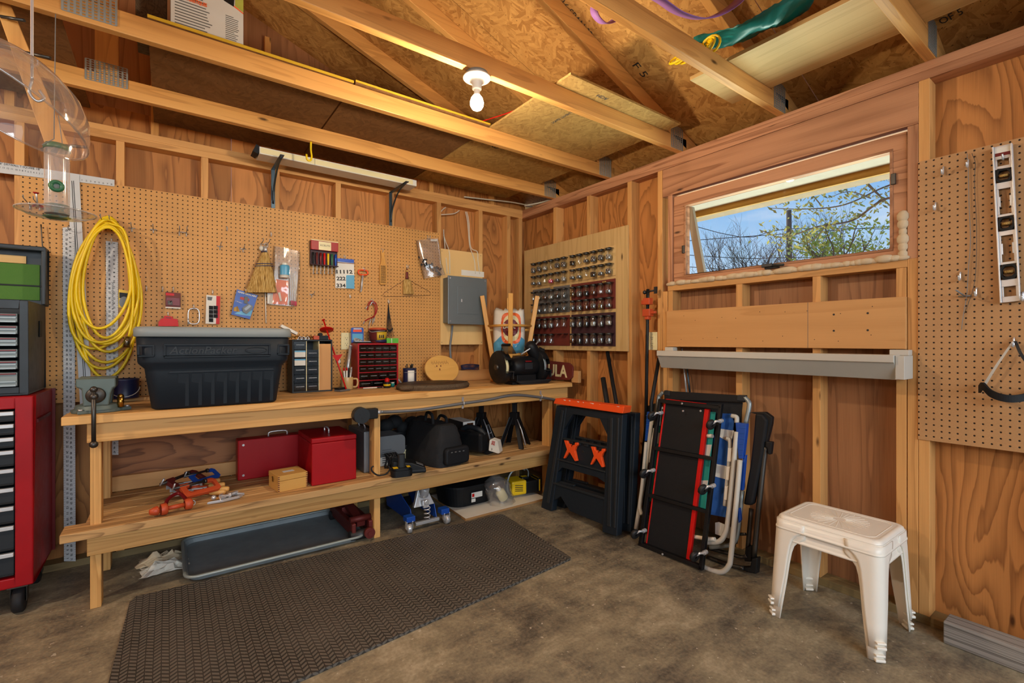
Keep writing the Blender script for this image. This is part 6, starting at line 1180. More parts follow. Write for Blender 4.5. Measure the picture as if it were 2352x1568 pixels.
def make_jar(fill, lvl, name='glass_jar'):
    j = thing(name, None, None, local=True); m = M(); m.lathe([(0, -.076), (.019, -.076), (.0225, -.072), (.023, -.066), (.023, -.018), (.019, -.010), (.019, -.003)], seg=16); m.build('glass', 'jar_glass', j)
    m = M(); m.lathe([(0, .003), (.022, .003), (.0228, .0), (.0222, -.010), (.019, -.0105)], seg=16); m.span((-.020, -.030, .0032), (.026, .030, .0048)); m.build('lid', 'steel_dark', j)
    if fill: m = M(); m.lathe([(0, -.0745), (.0185, -.0745), (.0215, -.070), (.0215, -.072 + lvl * .06), (.012, -.068 + lvl * .06), (0, -.07 + lvl * .06)], seg=14); m.build('contents', fill, j)
    return j
kinds = [('bits_steel', .55, 'shiny screws'), ('bits_steel', .3, 'steel nuts'), ('bits_white', .45, 'white bits'), ('bits_brass', .5, 'brass fittings'), ('bits_black', .5, 'black bits'), ('bits_copper', .4, 'brown screws'), (None, 0, 'nothing much'), ('pink', .38, 'red bits')]
protos = {}
pat = {0: [0, 0, 2, 6, 0, 0, 4, 6, 1, 0, 0, 2], 1: [1, 1, 6, 7, 1, 2, 1, 1, 6, 4, 1, 0], 2: [6, 3, 5, 2, 4, 0, 3, 0, 4, 5, 6, 1], 3: [2, 1, 6, 2, 4, 0, 0, 0, 5, 0, 3, 1], 4: [4, 4, 1, 0, 6, 6, 0, 0, 4, 2, 1, 2], 5: [4, 1, 6, 6, 6, 6, 5, 4, 6, 0, 0, 0]}
ordn = ['first', 'second', 'third', 'fourth', 'fifth', 'sixth']; rown = ['upper', 'lower']
for r in range(6):
    for s in range(2):
        ya, yb = (c0, c1)[s]
        for k in range(6):
            if r == 5 and s == 0 and k in (4, 5): continue
            fill, lvl, what = kinds[pat[r][s * 6 + k]]; y = ya - (ya - yb) * (k + .5) / 6 * .97 - .012
            lab = f'jar of {what}, {ordn[k]} in the {rown[r % 2]} row of the {pname[r // 2][s]} panel'; lab = lab.replace('jar of nothing much', 'nearly empty jar'); key = (fill, lvl); z = lid_z[r] - (.002 if s else 0)
            if key not in protos: j = make_jar(fill, lvl); protos[key] = j
            else: j = dup(protos[key])
            j.location = (-.052, y, z); j.rotation_euler = (0, 0, 0); j['label'] = lab; j['category'] = 'jar'; j['group'] = 'hardware jars on the jar board'
            j.scale = (1, 1, 1.0 + rr.uniform(-.06, .06))
m = M()
for k in (4, 5): y = c0[0] - (c0[0] - c0[1]) * (k + .5) / 6 * .97 - .012; m.span((-.075, y - .026, lid_z[5] + .002), (-.022, y + .026, lid_z[5] + .005))
m.build('empty_brackets', 'steel_dark', t)
# ---------------------------------------------------------------- wall fittings on the right
m = M(.002); m.span((-.021, -2.842, 1.203), (-.0015, -1.592, 1.438)); wp = thing('wall_plank', 'wide pale pine plank nailed across the studs below the window', 'plank', (-.01, -2.2, 1.2)); m.build('plank', 'plank_pale', wp, axis=1); m = M(); rr = random.Random(9)
for k in range(9):
    for z in (1.255, 1.385): yy, z2 = -1.7 - .125 * k + rr.uniform(-.03, .03), z + rr.uniform(-.02, .02); m.cyl((-.0212, yy, z2), (-.0216, yy, z2), .0022, seg=6)
for y in (-2.56, -2.7):
    for z in (1.29, 1.37): m.cyl((-.0212, y, z), (-.0217, y, z), .005, seg=8)
m.build('nail_holes', 'ink', wp); m = M(); m.span((-.0213, -2.444, 1.204), (-.0209, -2.442, 1.437)); m.build('pencil_line', 'ink_grey', wp)
vr = thing('cornice_rail', 'white painted cornice moulding mounted below the pale plank', 'moulding', (-.08, -2.2, 1.07))
prof = [(-.03, 1.178), (-.135, 1.178), (-.135, 1.146), (-.125, 1.142), (-.088, 1.068), (-.078, 1.068), (-.112, 1.14), (-.03, 1.16)]; m = M(.001); m.prism([V((x, -1.6, z)) for x, z in prof], (0, -1.228, 0)); m.build('moulding', 'rail_white', vr, axis=1)
m = M(.0008); m.prism([V((x - .0006, -1.6, z)) for x, z in ((-.1255, 1.142), (-.089, 1.069), (-.088, 1.069), (-.1245, 1.142))], (0, -1.228, 0)); m.build('slanted_face', 'rail_face', vr, axis=1)
m = M(.002); m.span((-.12, -2.862, 1.072), (-.002, -2.8295, 1.175)); m.span((-.05, -2.86, 1.1755), (-.002, -2.79, 1.2)); m.build('end_bracket', 'rail_white', vr); m = M(.002); m.span((-.05, -1.66, 1.1755), (-.002, -1.60, 1.2)); m.build('end_bracket', 'rail_white', vr)
outlet(PX(1500, 783, -.001) + V((-.001, 0, 0)), (0, -1, 0), (-1, 0, 0), 'cream duplex outlet beside the pipe clamp on the right wall')
def pole(nm, label, cat, pts, x, r, mt, grp=None, seg=10):
    q = [PX(a, b, xx) for (a, b), xx in zip(pts, x)]; m = M(); m.tube(q, r, seg); return tag(m.build(nm, mt), label, cat, grp)
pc = thing('pipe_clamp', 'long black pipe clamp with orange jaws standing against the right wall', 'pipe clamp', PX(1494, 1100, -.12)); q = [PX(1488, 664, -.045), PX(1487, 760, -.055)]; bt = V((-.16, -1.52, .002)); m = M(); m.tube([q[0], q[1], bt], .0115, 10); m.build('pipe', 'black_plastic', pc)
m = M(.004); c = PX(1488, 692, -.05); m.box(c, (.04, .055, .045)); m.box(c + V((0, .03, -.005)), (.03, .03, .03)); c = PX(1488, 718, -.05); m.box(c, (.045, .06, .05)); m.box(c + V((0, -.04, .0)), (.02, .05, .018)); m.box(c + V((0, .0, -.032)), (.035, .03, .03)); m.build('jaws', 'orange_paint', pc); m = M(); c = PX(1489, 672, -.05); m.cyl(c + V((0, .03, .005)), c + V((0, -.06, .012)), .006, seg=8); m.ball(c + V((0, .03, .005)), .014, 10); m.box(c + V((0, -.06, .012)), (.012, .02, .045)); m.cyl(c, c + V((0, 0, -.08)), .007, seg=8); m.build('crank', 'cast_iron', pc)
m = M(); m.tube([PX(1514, 822, -.03), PX(1496, 925, -.12), V((-.2, -1.62, .002))], .0125, 10); tag(m.build('black_pipe', 'black_plastic'), 'plain black pipe crossing beside the pipe clamp', 'pipe')
m = M(); m.tube([PX(1395, 808, .02), PX(1418, 940, -.12), PX(1426, 1000, -.16)], .014, 10); tag(m.build('black_pipe', 'soft_black'), 'long black bar leaning under the corner of the jar board', 'pipe')
m = M(); m.cyl(PX(1385, 868, -.02), PX(1400, 960, -.10), .019, seg=12); tag(m.build('black_tube', 'rubber'), 'short thick black tube leaning behind the sawhorse', 'tube')
for k, (a, b, mt, lb) in enumerate((((1566, 800), (1580, 930), 'steel', 'bright thin steel rod standing behind the chairs in the stud bay'), ((1573, 806), (1588, 930), 'steel_blue', 'dark steel rod beside the bright one in the stud bay'))): m = M(); m.cyl(PX(*a, .06), PX(*b, .04), .006, seg=8); tag(m.build('steel_rod', mt), lb, 'rod', 'steel rods in the stud bay')
# ---------------------------------------------------------------- folded sawhorses
SX, SS = -.425, .155
def s5(X, Y): return 1220 + X / 4.612, 900 + Y / 4.612
def saw_poly(m, pts, d, dep, mat=None): m.prism([PLN(*s5(*p), SX + d, SS) for p in pts], (dep, 0, 0), mat)
def make_sawhorse(label):
    t = thing('sawhorse', label, 'sawhorse', (-.40, -1.12, 0), group='folded sawhorses')
    for nm, pts in (('leg', [(268, 142), (372, 165), (215, 1262), (103, 1232)]), ('leg', [(815, 232), (968, 240), (905, 1528), (752, 1482)])):
        m = M(.004); saw_poly(m, pts, 0, .05); o = m.build(nm, 'tote_black', t)
    for rp in ([(318, 190), (342, 195), (190, 1180), (160, 1170)], [(835, 270), (862, 275), (838, 1430), (800, 1420)], [(910, 270), (930, 272), (890, 1440), (866, 1435)]): m = M(.003); saw_poly(m, rp, -.006, .006); m.build('leg_rib', 'dark_grey', t)
    m = M(.003); saw_poly(m, [(268, 142), (965, 238), (962, 300), (815, 292), (725, 282), (530, 248), (440, 236), (345, 300), (340, 225), (268, 215)], .004, .04); saw_poly(m, [(725, 282), (830, 290), (812, 470)], .006, .03); saw_poly(m, [(440, 236), (345, 290), (330, 420)], .006, .03); m.build('top_rail', 'tote_black', t)
    m = M(.003); saw_poly(m, [(315, 488), (800, 592), (790, 850), (272, 712)], .018, .015); m.build('tray_panel', 'tote_black', t)
    m = M(.002); saw_poly(m, [(272, 700), (782, 838), (780, 856), (268, 716)], -.002, .05); saw_poly(m, [(330, 486), (800, 586), (800, 600), (330, 500)], .0, .03)
    for k in range(5): saw_poly(m, [(400 + 80 * k, 512 + 17 * k), (440 + 80 * k, 520 + 17 * k), (440 + 80 * k, 545 + 17 * k), (400 + 80 * k, 537 + 17 * k)], .008, .01)
    m.build('ledge', 'dark_grey', t)
    m = M(.003); saw_poly(m, [(268, 718), (780, 858), (778, 960), (700, 905), (325, 800), (248, 880)], .006, .035); m.build('middle_rail', 'tote_black', t)
    m = M(.003); saw_poly(m, [(228, 960), (772, 1128), (760, 1405), (410, 1262), (310, 1105), (205, 1170)], .006, .035); m.build('lower_panel', 'tote_black', t)
    m = M(.002); saw_poly(m, [(225, 950), (772, 1116), (770, 1140), (222, 970)], -.004, .05); saw_poly(m, [(300, 945), (450, 985), (450, 1000), (300, 965)], .02, .02); m.build('lower_ledge', 'dark_grey', t)
    m = M(.002); c = PLN(*s5(547, 633), SX + .016, SS); m.cyl(c, c + V((.004, 0, 0)), .011, seg=14); m.build('hole', 'ink', t)
    return t
sh = make_sawhorse('front folded sawhorse with a bright orange top and two orange brackets')
dup(sh, (sh.location[0] + .115, sh.location[1] - .012, 0), label='second folded sawhorse behind the front one')
m = M(.003); saw_poly(m, [(258, 66), (985, 155), (968, 228), (236, 122)], -.02, .075); m.build('orange_top', 'orange_plastic', sh)
for k, (ox, oy) in enumerate(((0, 0), (284, 66))):
    m = M(.002); P5 = [(347, 512), (385, 516), (388, 548), (412, 556), (412, 580), (432, 584), (436, 562), (458, 560), (462, 536), (494, 534), (494, 560), (470, 585), (458, 622), (482, 730), (462, 732), (408, 640), (398, 640), (352, 704), (340, 700), (378, 610)]; saw_poly(m, [(x + ox, y + oy) for x, y in P5], -.004, .02); m.build('orange_bracket', 'orange_plastic', sh)
m = M(); rr = random.Random(17)
for k in range(9): x = rr.uniform(300, 940); h = rr.uniform(3, 11); w = rr.uniform(6, 30); yy = 71 + .122 * (x - 258); saw_poly(m, [(x, yy), (x + w, yy + .12 * w), (x + w * .8, yy + h + .1 * w), (x + w * .3, yy + h * .8)], -.0212, .001)
m.build('paint_chips', 'paper', sh)
t = thing('hand_pump', 'tall black pump with a bright red knob between the sawhorses and the chairs', 'pump', (-.16, -1.49, 0)); c = PX(1446, 1000, -.14); c.z = 0; hz = PX(1446, 982, -.14).z; m = M(); m.lathe([(0, .001), (.05, .001), (.052, .01), (.052, hz - .02), (.046, hz), (0, hz)], c, seg=20); m.build('barrel', 'tote_black', t); m = M(); m.cyl(c + V((0, 0, hz)), c + V((0, 0, hz + .035)), .012, seg=10); m.box(c + V((.0, -.02, hz + .01)), (.03, .11, .014)); m.build('head', 'black_plastic', t); m = M(); m.lathe([(0, 0), (.019, 0), (.016, .01), (.016, .035), (.02, .042), (.018, .05), (0, .05)], c + V((0, 0, hz + .035)), seg=14); m.build('knob', 'red_bright', t); m = M(); m.cyl(c + V((-.05, -.045, .05)), c + V((-.045, -.045, hz)), .004, seg=6); m.build('side_rod', 'steel', t)
# ---------------------------------------------------------------- creeper and folded chairs leaning on the right wall (s6: crop coordinates of that corner)
def s6(X, Y): return 1440 + X / 3.408, 880 + Y / 3.408
def LEAN(x0, s): return lambda X, Y, d=0.0: PLN(*s6(X, Y), x0 + d, s)
CX, CS = -.365, .275; L0 = LEAN(CX, CS)
def ltube(m, L, pts, r, d=0.0, n=5, closed=False, seg=10, sm=True): q = [L(x, y, d) for x, y in pts]; m.tube(spline(q, n, closed) if sm else q, r, seg, closed)
def lpoly(m, L, pts, d, dep, mat=None): m.prism([L(x, y, d) for x, y in pts], (dep, 0, .0), mat)
cr = thing('mechanics_creeper', 'black and red mechanics creeper on casters leaning in front of the folded chairs', 'creeper', (CX, -1.85, 0))
m = M(.002)
for pts in ([(243, 128), (262, 130), (115, 1262), (88, 1255)], [(716, 168), (740, 165), (586, 1468), (556, 1462)], [(243, 122), (735, 180), (730, 205), (240, 150)], [(200, 492), (672, 582), (668, 606), (198, 520)], [(150, 858), (628, 998), (624, 1022), (146, 884)], [(90, 1240), (585, 1432), (580, 1462), (86, 1268)]): lpoly(m, L0, pts, -.008, .025)
m.build('steel_frame', 'sheet_black', cr)
m = M(.003); lpoly(m, L0, [(300, 160), (610, 198), (468, 1390), (150, 1262)], .018, .012); m.build('bed_board', 'soft_black', cr)
m = M(.006); lpoly(m, L0, [(606, 198), (640, 205), (488, 1392), (458, 1390)], .012, .022); lpoly(m, L0, [(288, 160), (300, 160), (152, 1265), (146, 1258)], .012, .022); lpoly(m, L0, [(300, 122), (610, 160), (612, 172), (300, 135)], .012, .02); m.build('red_padding', 'red_bright', cr)
for k, (X, Y) in enumerate(((218, 245), (682, 310), (155, 695), (620, 818), (86, 1168), (556, 1340))):
    cst = thing('caster', None, None); attach(cst, cr); c = L0(X, Y, -.045); m = M(); m.lathe([(.006, -.011), (.027, -.011), (.030, -.007), (.030, .007), (.027, .011), (.006, .011)], c + V((-.012, .012, -.01)), (.15, .85, .3), 20); m.build('wheel', 'cast_iron', cst); m = M(.001); m.tube([c + V((-.012, .012, -.01)), c + V((.0, -.012, .012)), c + V((.02, -.02, .01))], .007, 8); m.cyl(c + V((.02, -.02, .01)), c + V((.045, -.022, .012)), .012, seg=10); m.build('fork', 'chrome', cst)
m = M()
for X, Y in ((433, 158), (441, 216), (280, 1336), (578, 216)): c = L0(X, Y, -.01); m.cyl(c, c + V((-.004, 0, 0)), .006, seg=8)
m.build('bolts', 'chrome', cr)
def tubes(L, lst, nm, mt, t):
    for pts, r, d, sm in lst: q = M(); ltube(q, L, pts, r, d, sm=sm); q.build(nm, mt, t)
def lchair(name, label, cat, x0, s, grp=None):
    t = thing(name, label, cat, (x0, -2.0, 0), group=grp); return t, LEAN(x0, s)
# teal and white folding chair just behind the creeper
G = 'folded chairs leaning on the right wall'
t, L = lchair('folding_chair', 'teal and white striped folding chair right behind the creeper', 'chair', -.315, .255, G)
m = M(.002); lpoly(m, L, [(232, 200), (692, 225), (612, 990), (150, 920)], .004, .006); m.build('teal_fabric', 'teal_fabric', t); m = M(.001)
for a, b in ((480, 575), (760, 865)): lpoly(m, L, [(600 - (a - 480) * .1, a), (664 - (a - 480) * .1, a), (655 - (b - 480) * .1, b), (590 - (b - 480) * .1, b)], .002, .002)
lpoly(m, L, [(215, 380), (290, 395), (285, 480), (205, 465)], .002, .002); m.build('white_stripes', 'white_fabric', t)
tubes(L, [([(250, 330), (262, 215), (285, 190)], .009, -.004, True), ([(630, 412), (672, 412)], .011, -.004, False), ([(500, 1195), (620, 1215), (690, 1220)], .011, .0, True)], 'frame', 'white_plastic', t)
# blue and white folding beach chair, silver-white tubes
t, L = lchair('folding_chair', 'blue and white striped beach chair with pale tubes and blue armrests', 'chair', -.265, .23, G)
m = M(.002); lpoly(m, L, [(735, 235), (820, 238), (838, 300), (770, 1050), (640, 1025), (680, 420)], .006, .006); m.build('blue_fabric', 'blue_fabric', t)
m = M(.001); lpoly(m, L, [(722, 355), (838, 370), (815, 470), (708, 410)], .002, .002); m.build('white_stripe', 'white_fabric', t); m = M(.001); lpoly(m, L, [(685, 628), (795, 650), (785, 755), (674, 725)], .002, .002); m.build('white_stripe', 'white_fabric', t); m = M(.001); lpoly(m, L, [(690, 1090), (720, 1085), (820, 1130), (800, 1215), (690, 1180)], .002, .002); m.build('white_stripe', 'white_fabric', t)
tubes(L, [([(858, 380), (835, 640), (790, 1080), (765, 1180), (725, 1235), (650, 1245), (600, 1235)], .0135, -.03, True), ([(885, 600), (860, 880), (815, 1340), (795, 1430), (745, 1475), (670, 1465), (595, 1435)], .0135, -.045, True), ([(820, 255), (858, 265), (860, 310)], .0125, -.005, True), ([(780, 430), (805, 450), (800, 600), (780, 800), (765, 960)], .0105, -.012, True), ([(195, 290), (150, 640), (70, 1140)], .0135, -.03, True), ([(152, 460), (120, 800), (100, 960), (115, 1030)], .0125, -.045, True), ([(205, 350), (180, 620)], .008, -.02, True)], 'tube_frame', 'rail_white', t)
m = M(.002); lpoly(m, L, [(790, 505), (818, 510), (812, 615), (782, 612)], -.028, .03); lpoly(m, L, [(778, 652), (805, 655), (795, 760), (770, 755)], -.028, .03); lpoly(m, L, [(765, 805), (790, 808), (780, 915), (758, 910)], -.028, .03); m.build('white_sleeves', 'white_plastic', t)
for pts, nm in (([(848, 308), (935, 318), (930, 385), (905, 590), (872, 590)], 'armrest'), ([(155, 222), (186, 225), (165, 450), (138, 452)], 'armrest')):
    m = M(.003); lpoly(m, L, pts, -.035, .03); m.build(nm, 'blue_paint', t)
m = M(.002)
for k in range(6): lpoly(m, L, [(876, 345 + 42 * k), (925 - 4 * k, 348 + 42 * k), (925 - 4 * k, 354 + 42 * k), (876, 351 + 42 * k)], -.038, .004); lpoly(m, L, [(148, 250 + 36 * k), (178, 252 + 36 * k), (178, 258 + 36 * k), (148, 256 + 36 * k)], -.038, .004)
m.build('armrest_ribs', 'blue_fabric', t)
m = M(.002); lpoly(m, L, [(905, 590), (930, 560), (905, 840), (880, 830)], -.02, .02); lpoly(m, L, [(860, 985), (878, 975), (890, 1070), (872, 1095)], -.03, .02); m.build('blue_hinge', 'blue_paint', t)
# black mesh lounge chair
t, L = lchair('folding_chair', 'black mesh folding lounger with grey end caps behind the beach chairs', 'chair', -.20, .17, G)
m = M(.004); lpoly(m, L, [(290, 60), (925, 98), (918, 150), (290, 128)], -.012, .02); m.build('top_bar', 'soft_black', t); m = M(.002); lpoly(m, L, [(300, 128), (905, 150), (860, 560), (830, 900), (210, 780)], .008, .006); m.build('mesh_fabric', 'black_fabric', t)
m = M(.003); lpoly(m, L, [(290, 55), (332, 62), (330, 98), (285, 90)], -.016, .028); lpoly(m, L, [(862, 92), (925, 95), (918, 140), (858, 136)], -.016, .028); m.build('end_cap', 'dark_grey', t)
tubes(L, [([(920, 110), (950, 140), (958, 180), (930, 320)], .0125, -.004, True), ([(285, 70), (258, 95), (240, 150), (150, 640)], .0125, -.004, True), ([(905, 840), (870, 1150), (840, 1240), (780, 1270), (650, 1285)], .0115, .0, True)], 'steel_tube', 'galvanized', t)
# black padded recliner chair at the right end
t, L = lchair('recliner_chair', 'folded black padded recliner at the right end of the leaning chairs', 'chair', -.17, .135, G)
m = M(.012); lpoly(m, L, [(1000, 235), (1060, 240), (1098, 290), (1060, 560), (985, 940), (970, 960), (905, 950), (960, 640), (985, 420)], -.035, .045); m.build('padded_cushion', 'soft_black', t); m = M(.01); lpoly(m, L, [(960, 228), (1080, 225), (1135, 265), (1130, 320), (1075, 545), (1050, 545), (1098, 290), (1060, 245), (1000, 240)], -.02, .03); m.build('cushion_edge', 'black_plastic', t); m = M(.01); lpoly(m, L, [(145, 180), (215, 155), (240, 170), (150, 640), (90, 740)], .01, .02); m.build('cushion_edge', 'black_plastic', t)
tubes(L, [([(1088, 500), (1070, 620), (1030, 1000), (995, 1360)], .0135, -.012, True), ([(975, 980), (945, 1300)], .012, .01, True), ([(880, 850), (870, 1130), (850, 1250)], .01, .0, True), ([(640, 1290), (790, 1330), (900, 1360), (940, 1350)], .011, .0, True), ([(630, 1360), (800, 1420), (920, 1450)], .012, -.02, True), ([(870, 1180), (930, 1180)], .008, -.005, True)], 'steel_tube', 'steel_dark', t)
m = M(.006); lpoly(m, L, [(975, 1370), (1022, 1365), (1012, 1495), (940, 1480), (870, 1440), (960, 1440)], -.03, .04); m.build('foot_cap', 'black_plastic', t); m = M(.006); lpoly(m, L, [(925, 1280), (975, 1270), (970, 1400), (915, 1395)], -.005, .035); m.build('foot_cap', 'black_plastic', t); m = M(.006); lpoly(m, L, [(1085, 455), (1135, 460), (1122, 560), (1100, 555), (1095, 505), (1082, 500)], -.03, .03); m.build('foot_cap', 'black_plastic', t)
# ---------------------------------------------------------------- two nested white plastic tables
def make_table(label, lift, foot_z, inset):
    cx, cy = -.275, -2.672; H = .452 + lift; t = thing('plastic_table', label, 'table', (cx, cy, 0), group='nested plastic tables')
    hx0, hy0, sl, R = .158 - inset, .196 - inset, .085, .034
    def per(c, d, z, off=0.0):        # point on the rounded outline, d metres along it from corner c
        k = H - z; hx, hy = hx0 + off + sl * k, hy0 + off + sl * .35 * k; L = PI * R / 2; sx, sy = c
        if abs(d) <= L / 2: a = PI / 4 + d / R; x, y = hx - R + R * math.cos(a), hy - R + R * math.sin(a)
        elif d > 0: x, y = hx - R - (d - L / 2), hy
        else: x, y = hx, hy - R - (-d - L / 2)
        return V((cx + sx * x, cy + sy * y, z))
    corners = [(1, 1), (-1, 1), (-1, -1), (1, -1)]
    def loop(z, off):
        out = []; L = PI * R / 2
        for n, (sx, sy) in enumerate(corners):
            k = H - z; ex, ey = hx0 + off + sl * k - R + L / 2, hy0 + off + sl * .35 * k - R + L / 2
            ds = [-ey * f for f in (.97, .6, .3)] + [-L / 2 + L * q / 8 for q in range(9)] + [ex * f for f in (.3, .6, .97)]
            if sx * sy < 0: ds = ds[::-1]
            out += [per((sx, sy), d, z, off) for d in ds]
        return out
    def shell(nm, rows, cap=None, th=0.0):
        m = M(); rings = [[m.bm.verts.new(p) for p in loop(z, o)] for o, z in rows]; n = len(rings[0])
        for A, B2 in zip(rings, rings[1:]):
            for q in range(n): m.bm.faces.new((A[q], A[(q + 1) % n], B2[(q + 1) % n], B2[q])).smooth = True
        if cap: m.bm.faces.new(rings[0])
        return m.build(nm, 'stool_white', t, thick=th)
    shell('top', [(-.022, H - .0015), (-.018, H - .0005), (-.014, H), (-.006, H - .002), (-.0015, H - .007), (0, H - .015)], True)
    ap = .05 if not lift else .066
    shell('apron', [(.0, H - .0155), (.001, H - ap + .006), (.003, H - ap), (.006, H - ap - .002), (.006, H - ap - .007), (.002, H - ap - .008)], th=.003)
    m = M()
    for k in range(28): a = 2 * PI * k / 28; m.box((cx + .066 * math.cos(a), cy + .066 * math.sin(a), H - .0012), (.085, .0024, .001), a)
    m.tube([p + V((0, 0, .0)) for p in loop(H - .002, -.034)], .0018, 6, True); m.build('sunburst_relief', 'stool_white', t)
    for c in corners:
        zr = [H - .02, H - .05, H - .062, H - .074, H - .09, H - .12, H - .17, H - .25, (H - .25 + foot_z) / 2, foot_z + .001]; wr_ = [.118, .116, .102, .086, .074, .066, .060, .054, .045, .037]
        m = M(); zs_, ws_ = zr, wr_
        m.grid(lambda u, v: per(c, (u * 2 - 1) * ws_[min(int(round(v * 9)), 9)], zs_[min(int(round(v * 9)), 9)], .0035), 14, 9); m.build('leg', 'stool_white', t, thick=.005)
        m = M(.003); p = per(c, 0, foot_z + .03); q = V((c[0], c[1], 0)).normalized(); m.box(p + q * .006 + V((0, 0, -.004)), (.034, .026, .008), math.atan2(q.y, q.x) + PI / 2); m.box(p + q * .004 + V((0, 0, -.0225)), (.036, .03, .011), math.atan2(q.y, q.x) + PI / 2); m.build('foot', 'stool_white', t)
    return t
make_table('upper of the two nested white plastic tables, with sunburst top', 0, .05, 0); make_table('lower of the two nested white plastic tables, standing on the floor', -.03, 0, .005)
# weathered timber on the floor
m = M(.003); m.span((-.106, -4.2, .001), (-.012, -2.985, .09)); tag(m.build('timber', 'weathered_wood', axis=1), 'weathered grey timber lying along the right wall', 'timber')
# ---------------------------------------------------------------- right pegboard
m = M(); m.span((-.0065, -4.1, .807), (-.0005, -2.881, 2.027)); tag(m.build('pegboard', 'pegboard_grey', uvoff=0.0, axis=1), 'right-hand pegboard beside the window holding the level', 'pegboard')
def P3(pts, d): return [PX(x, y, -d) for x, y in pts]
lv = thing('spirit_level', 'silver aluminium spirit level with black vial frames on the right pegboard', 'level', PX(2313, 520, -.02))
q = P3([(2281, 341), (2327, 331), (2346, 691), (2299, 696)], .010); A, Bq, Cq, D = q
def lvp(u, v, d=0.0): p = A.lerp(Bq, u).lerp(D.lerp(Cq, u), v); return p + V((-d, 0, 0))
m = M(.001)
def lvbox(m, u0, u1, v0, v1, d0, d1, mat=None): m.prism([lvp(u0, v0, d0), lvp(u1, v0, d0), lvp(u1, v1, d0), lvp(u0, v1, d0)], (-(d1 - d0), 0, 0), mat)
lvbox(m, 0, .09, 0, 1, 0, .024); lvbox(m, .91, 1, 0, 1, 0, .024)
solid = [(0, .085), (.13, .15), (.235, .275), (.44, .455), (.545, .575), (.745, .76), (.855, .9), (.965, 1.0)]
for a, b in solid: lvbox(m, .09, .91, a, b, .008, .016)
for a, b in ((.085, .13), (.275, .44), (.575, .745), (.9, .965)):
    lvbox(m, .09, .2, a, b, .008, .016); lvbox(m, .8, .91, a, b, .008, .016)
    if b - a > .1: lvbox(m, .2, .27, a + .05, b - .05, .008, .016); lvbox(m, .73, .8, a + .05, b - .05, .008, .016)
m.build('body', 'aluminium', lv)
for a, b in ((.15, .235), (.455, .545), (.76, .855)):
    m = M(.002); h = (b - a) / 2; c = (a + b) / 2; ring = [(.5 + .44 * x, c + h * y) for x, y in ((-.6, -1), (.6, -1), (1, -.45), (1, .45), (.6, 1), (-.6, 1), (-1, .45), (-1, -.45))]; inn = [(.5 + (u - .5) * .68, c + (v - c) * .68) for u, v in ring]
    for i in range(8): m.prism([lvp(*ring[i], .004), lvp(*ring[(i + 1) % 8], .004), lvp(*inn[(i + 1) % 8], .004), lvp(*inn[i], .004)], (-.018, 0, 0))
    vf = m.build('vial_frame', 'black_plastic', lv); m = M(); m.cyl(lvp(.28, c, .012), lvp(.72, c, .012), .006, seg=10); m.build('vial', 'straw', vf)
m = M(); lvbox(m, .1, .9, .012, .07, .0162, .0168); lvbox(m, .12, .88, .045, .066, .0169, .0173, 'red_dark'); m.build('label', 'paper', lv)
hg = 'peg hooks on the right pegboard'
for (px, py, lb) in ((2167, 392, 'upper left peg hook on the right pegboard, beside the window post'), (2224, 376, 'upper peg hook on the right pegboard with a thin wire hanging'), (2149, 474, 'peg hook below the upper left one on the right pegboard'), (2206, 634, 'peg hook on the right pegboard beside the hanging wire'), (2243, 670, 'lower peg hook on the right pegboard, between the wire and the level'), (2306, 358, 'peg hook through the top of the spirit level'), (2329, 785, 'peg hook holding the visor straps'), (2350, 680, 'peg hook at the lower corner of the level')):
    p = PX(px, py, -.0075); t = thing('peg_hook', lb, 'hook', p, group=hg); m = M(); m.tube(spline([p + V((-.001, 0, .016)), p + V((-.007, 0, .01)), p + V((-.008, 0, -.012)), p + V((-.016, 0, -.018)), p + V((-.03, 0, -.016)), p + V((-.036, 0, .0))], 4), .0032, 8); m.build('rod', 'chrome', t)
p = PX(2216, 680, -.0075); t = thing('peg_hook', 'straight double peg where the thin wires cross on the right pegboard', 'hook', p, group=hg); m = M(); m.tube([p, p + V((-.09, .01, .02))], .003, 8); m.tube([p + V((-.004, -.02, 0)), p + V((-.004, .02, 0))], .003, 8); m.build('rod', 'wire_grey', t)
m = M(); m.tube(spline([PX(x, y, -.014) for x, y in ((2221, 352), (2224, 400), (2226, 480), (2229, 550), (2224, 620), (2220, 680), (2213, 720), (2208, 757))], 5), .0012, 5); tag(m.build('hanging_wire', 'wire_grey'), 'thin kinked wire hanging down the right pegboard', 'wire')
m = M(); m.tube(spline([PX(x, y, -.014) for x, y in ((2232, 352), (2240, 375), (2238, 420), (2243, 520), (2242, 600), (2236, 660), (2215, 720))], 5), .001, 5); tag(m.build('hanging_wire', 'steel_dark'), 'second thin wire looping right of the kinked one', 'wire')
t = thing('face_visor', 'black curved visor band hanging from two clear straps on the right pegboard', 'visor', PX(2320, 860, -.05)); bp = [(2250, 893), (2258, 886), (2275, 902), (2300, 912), (2330, 915), (2365, 908), (2400, 890)]
top = [PX(x, y - 8, -.02 - .07 * math.sin(PI * i / 6)) for i, (x, y) in enumerate(bp)]; bot = [PX(x, y + 9, -.02 - .07 * math.sin(PI * i / 6)) for i, (x, y) in enumerate(bp)]; T2, B3 = spline(top, 5), spline(bot, 5); m = M(); n = len(T2); m.poly(T2 + B3, [(i, i + 1, n + i + 1, n + i) for i in range(n - 1)]); m.build('band', 'soft_black', t, thick=.008)
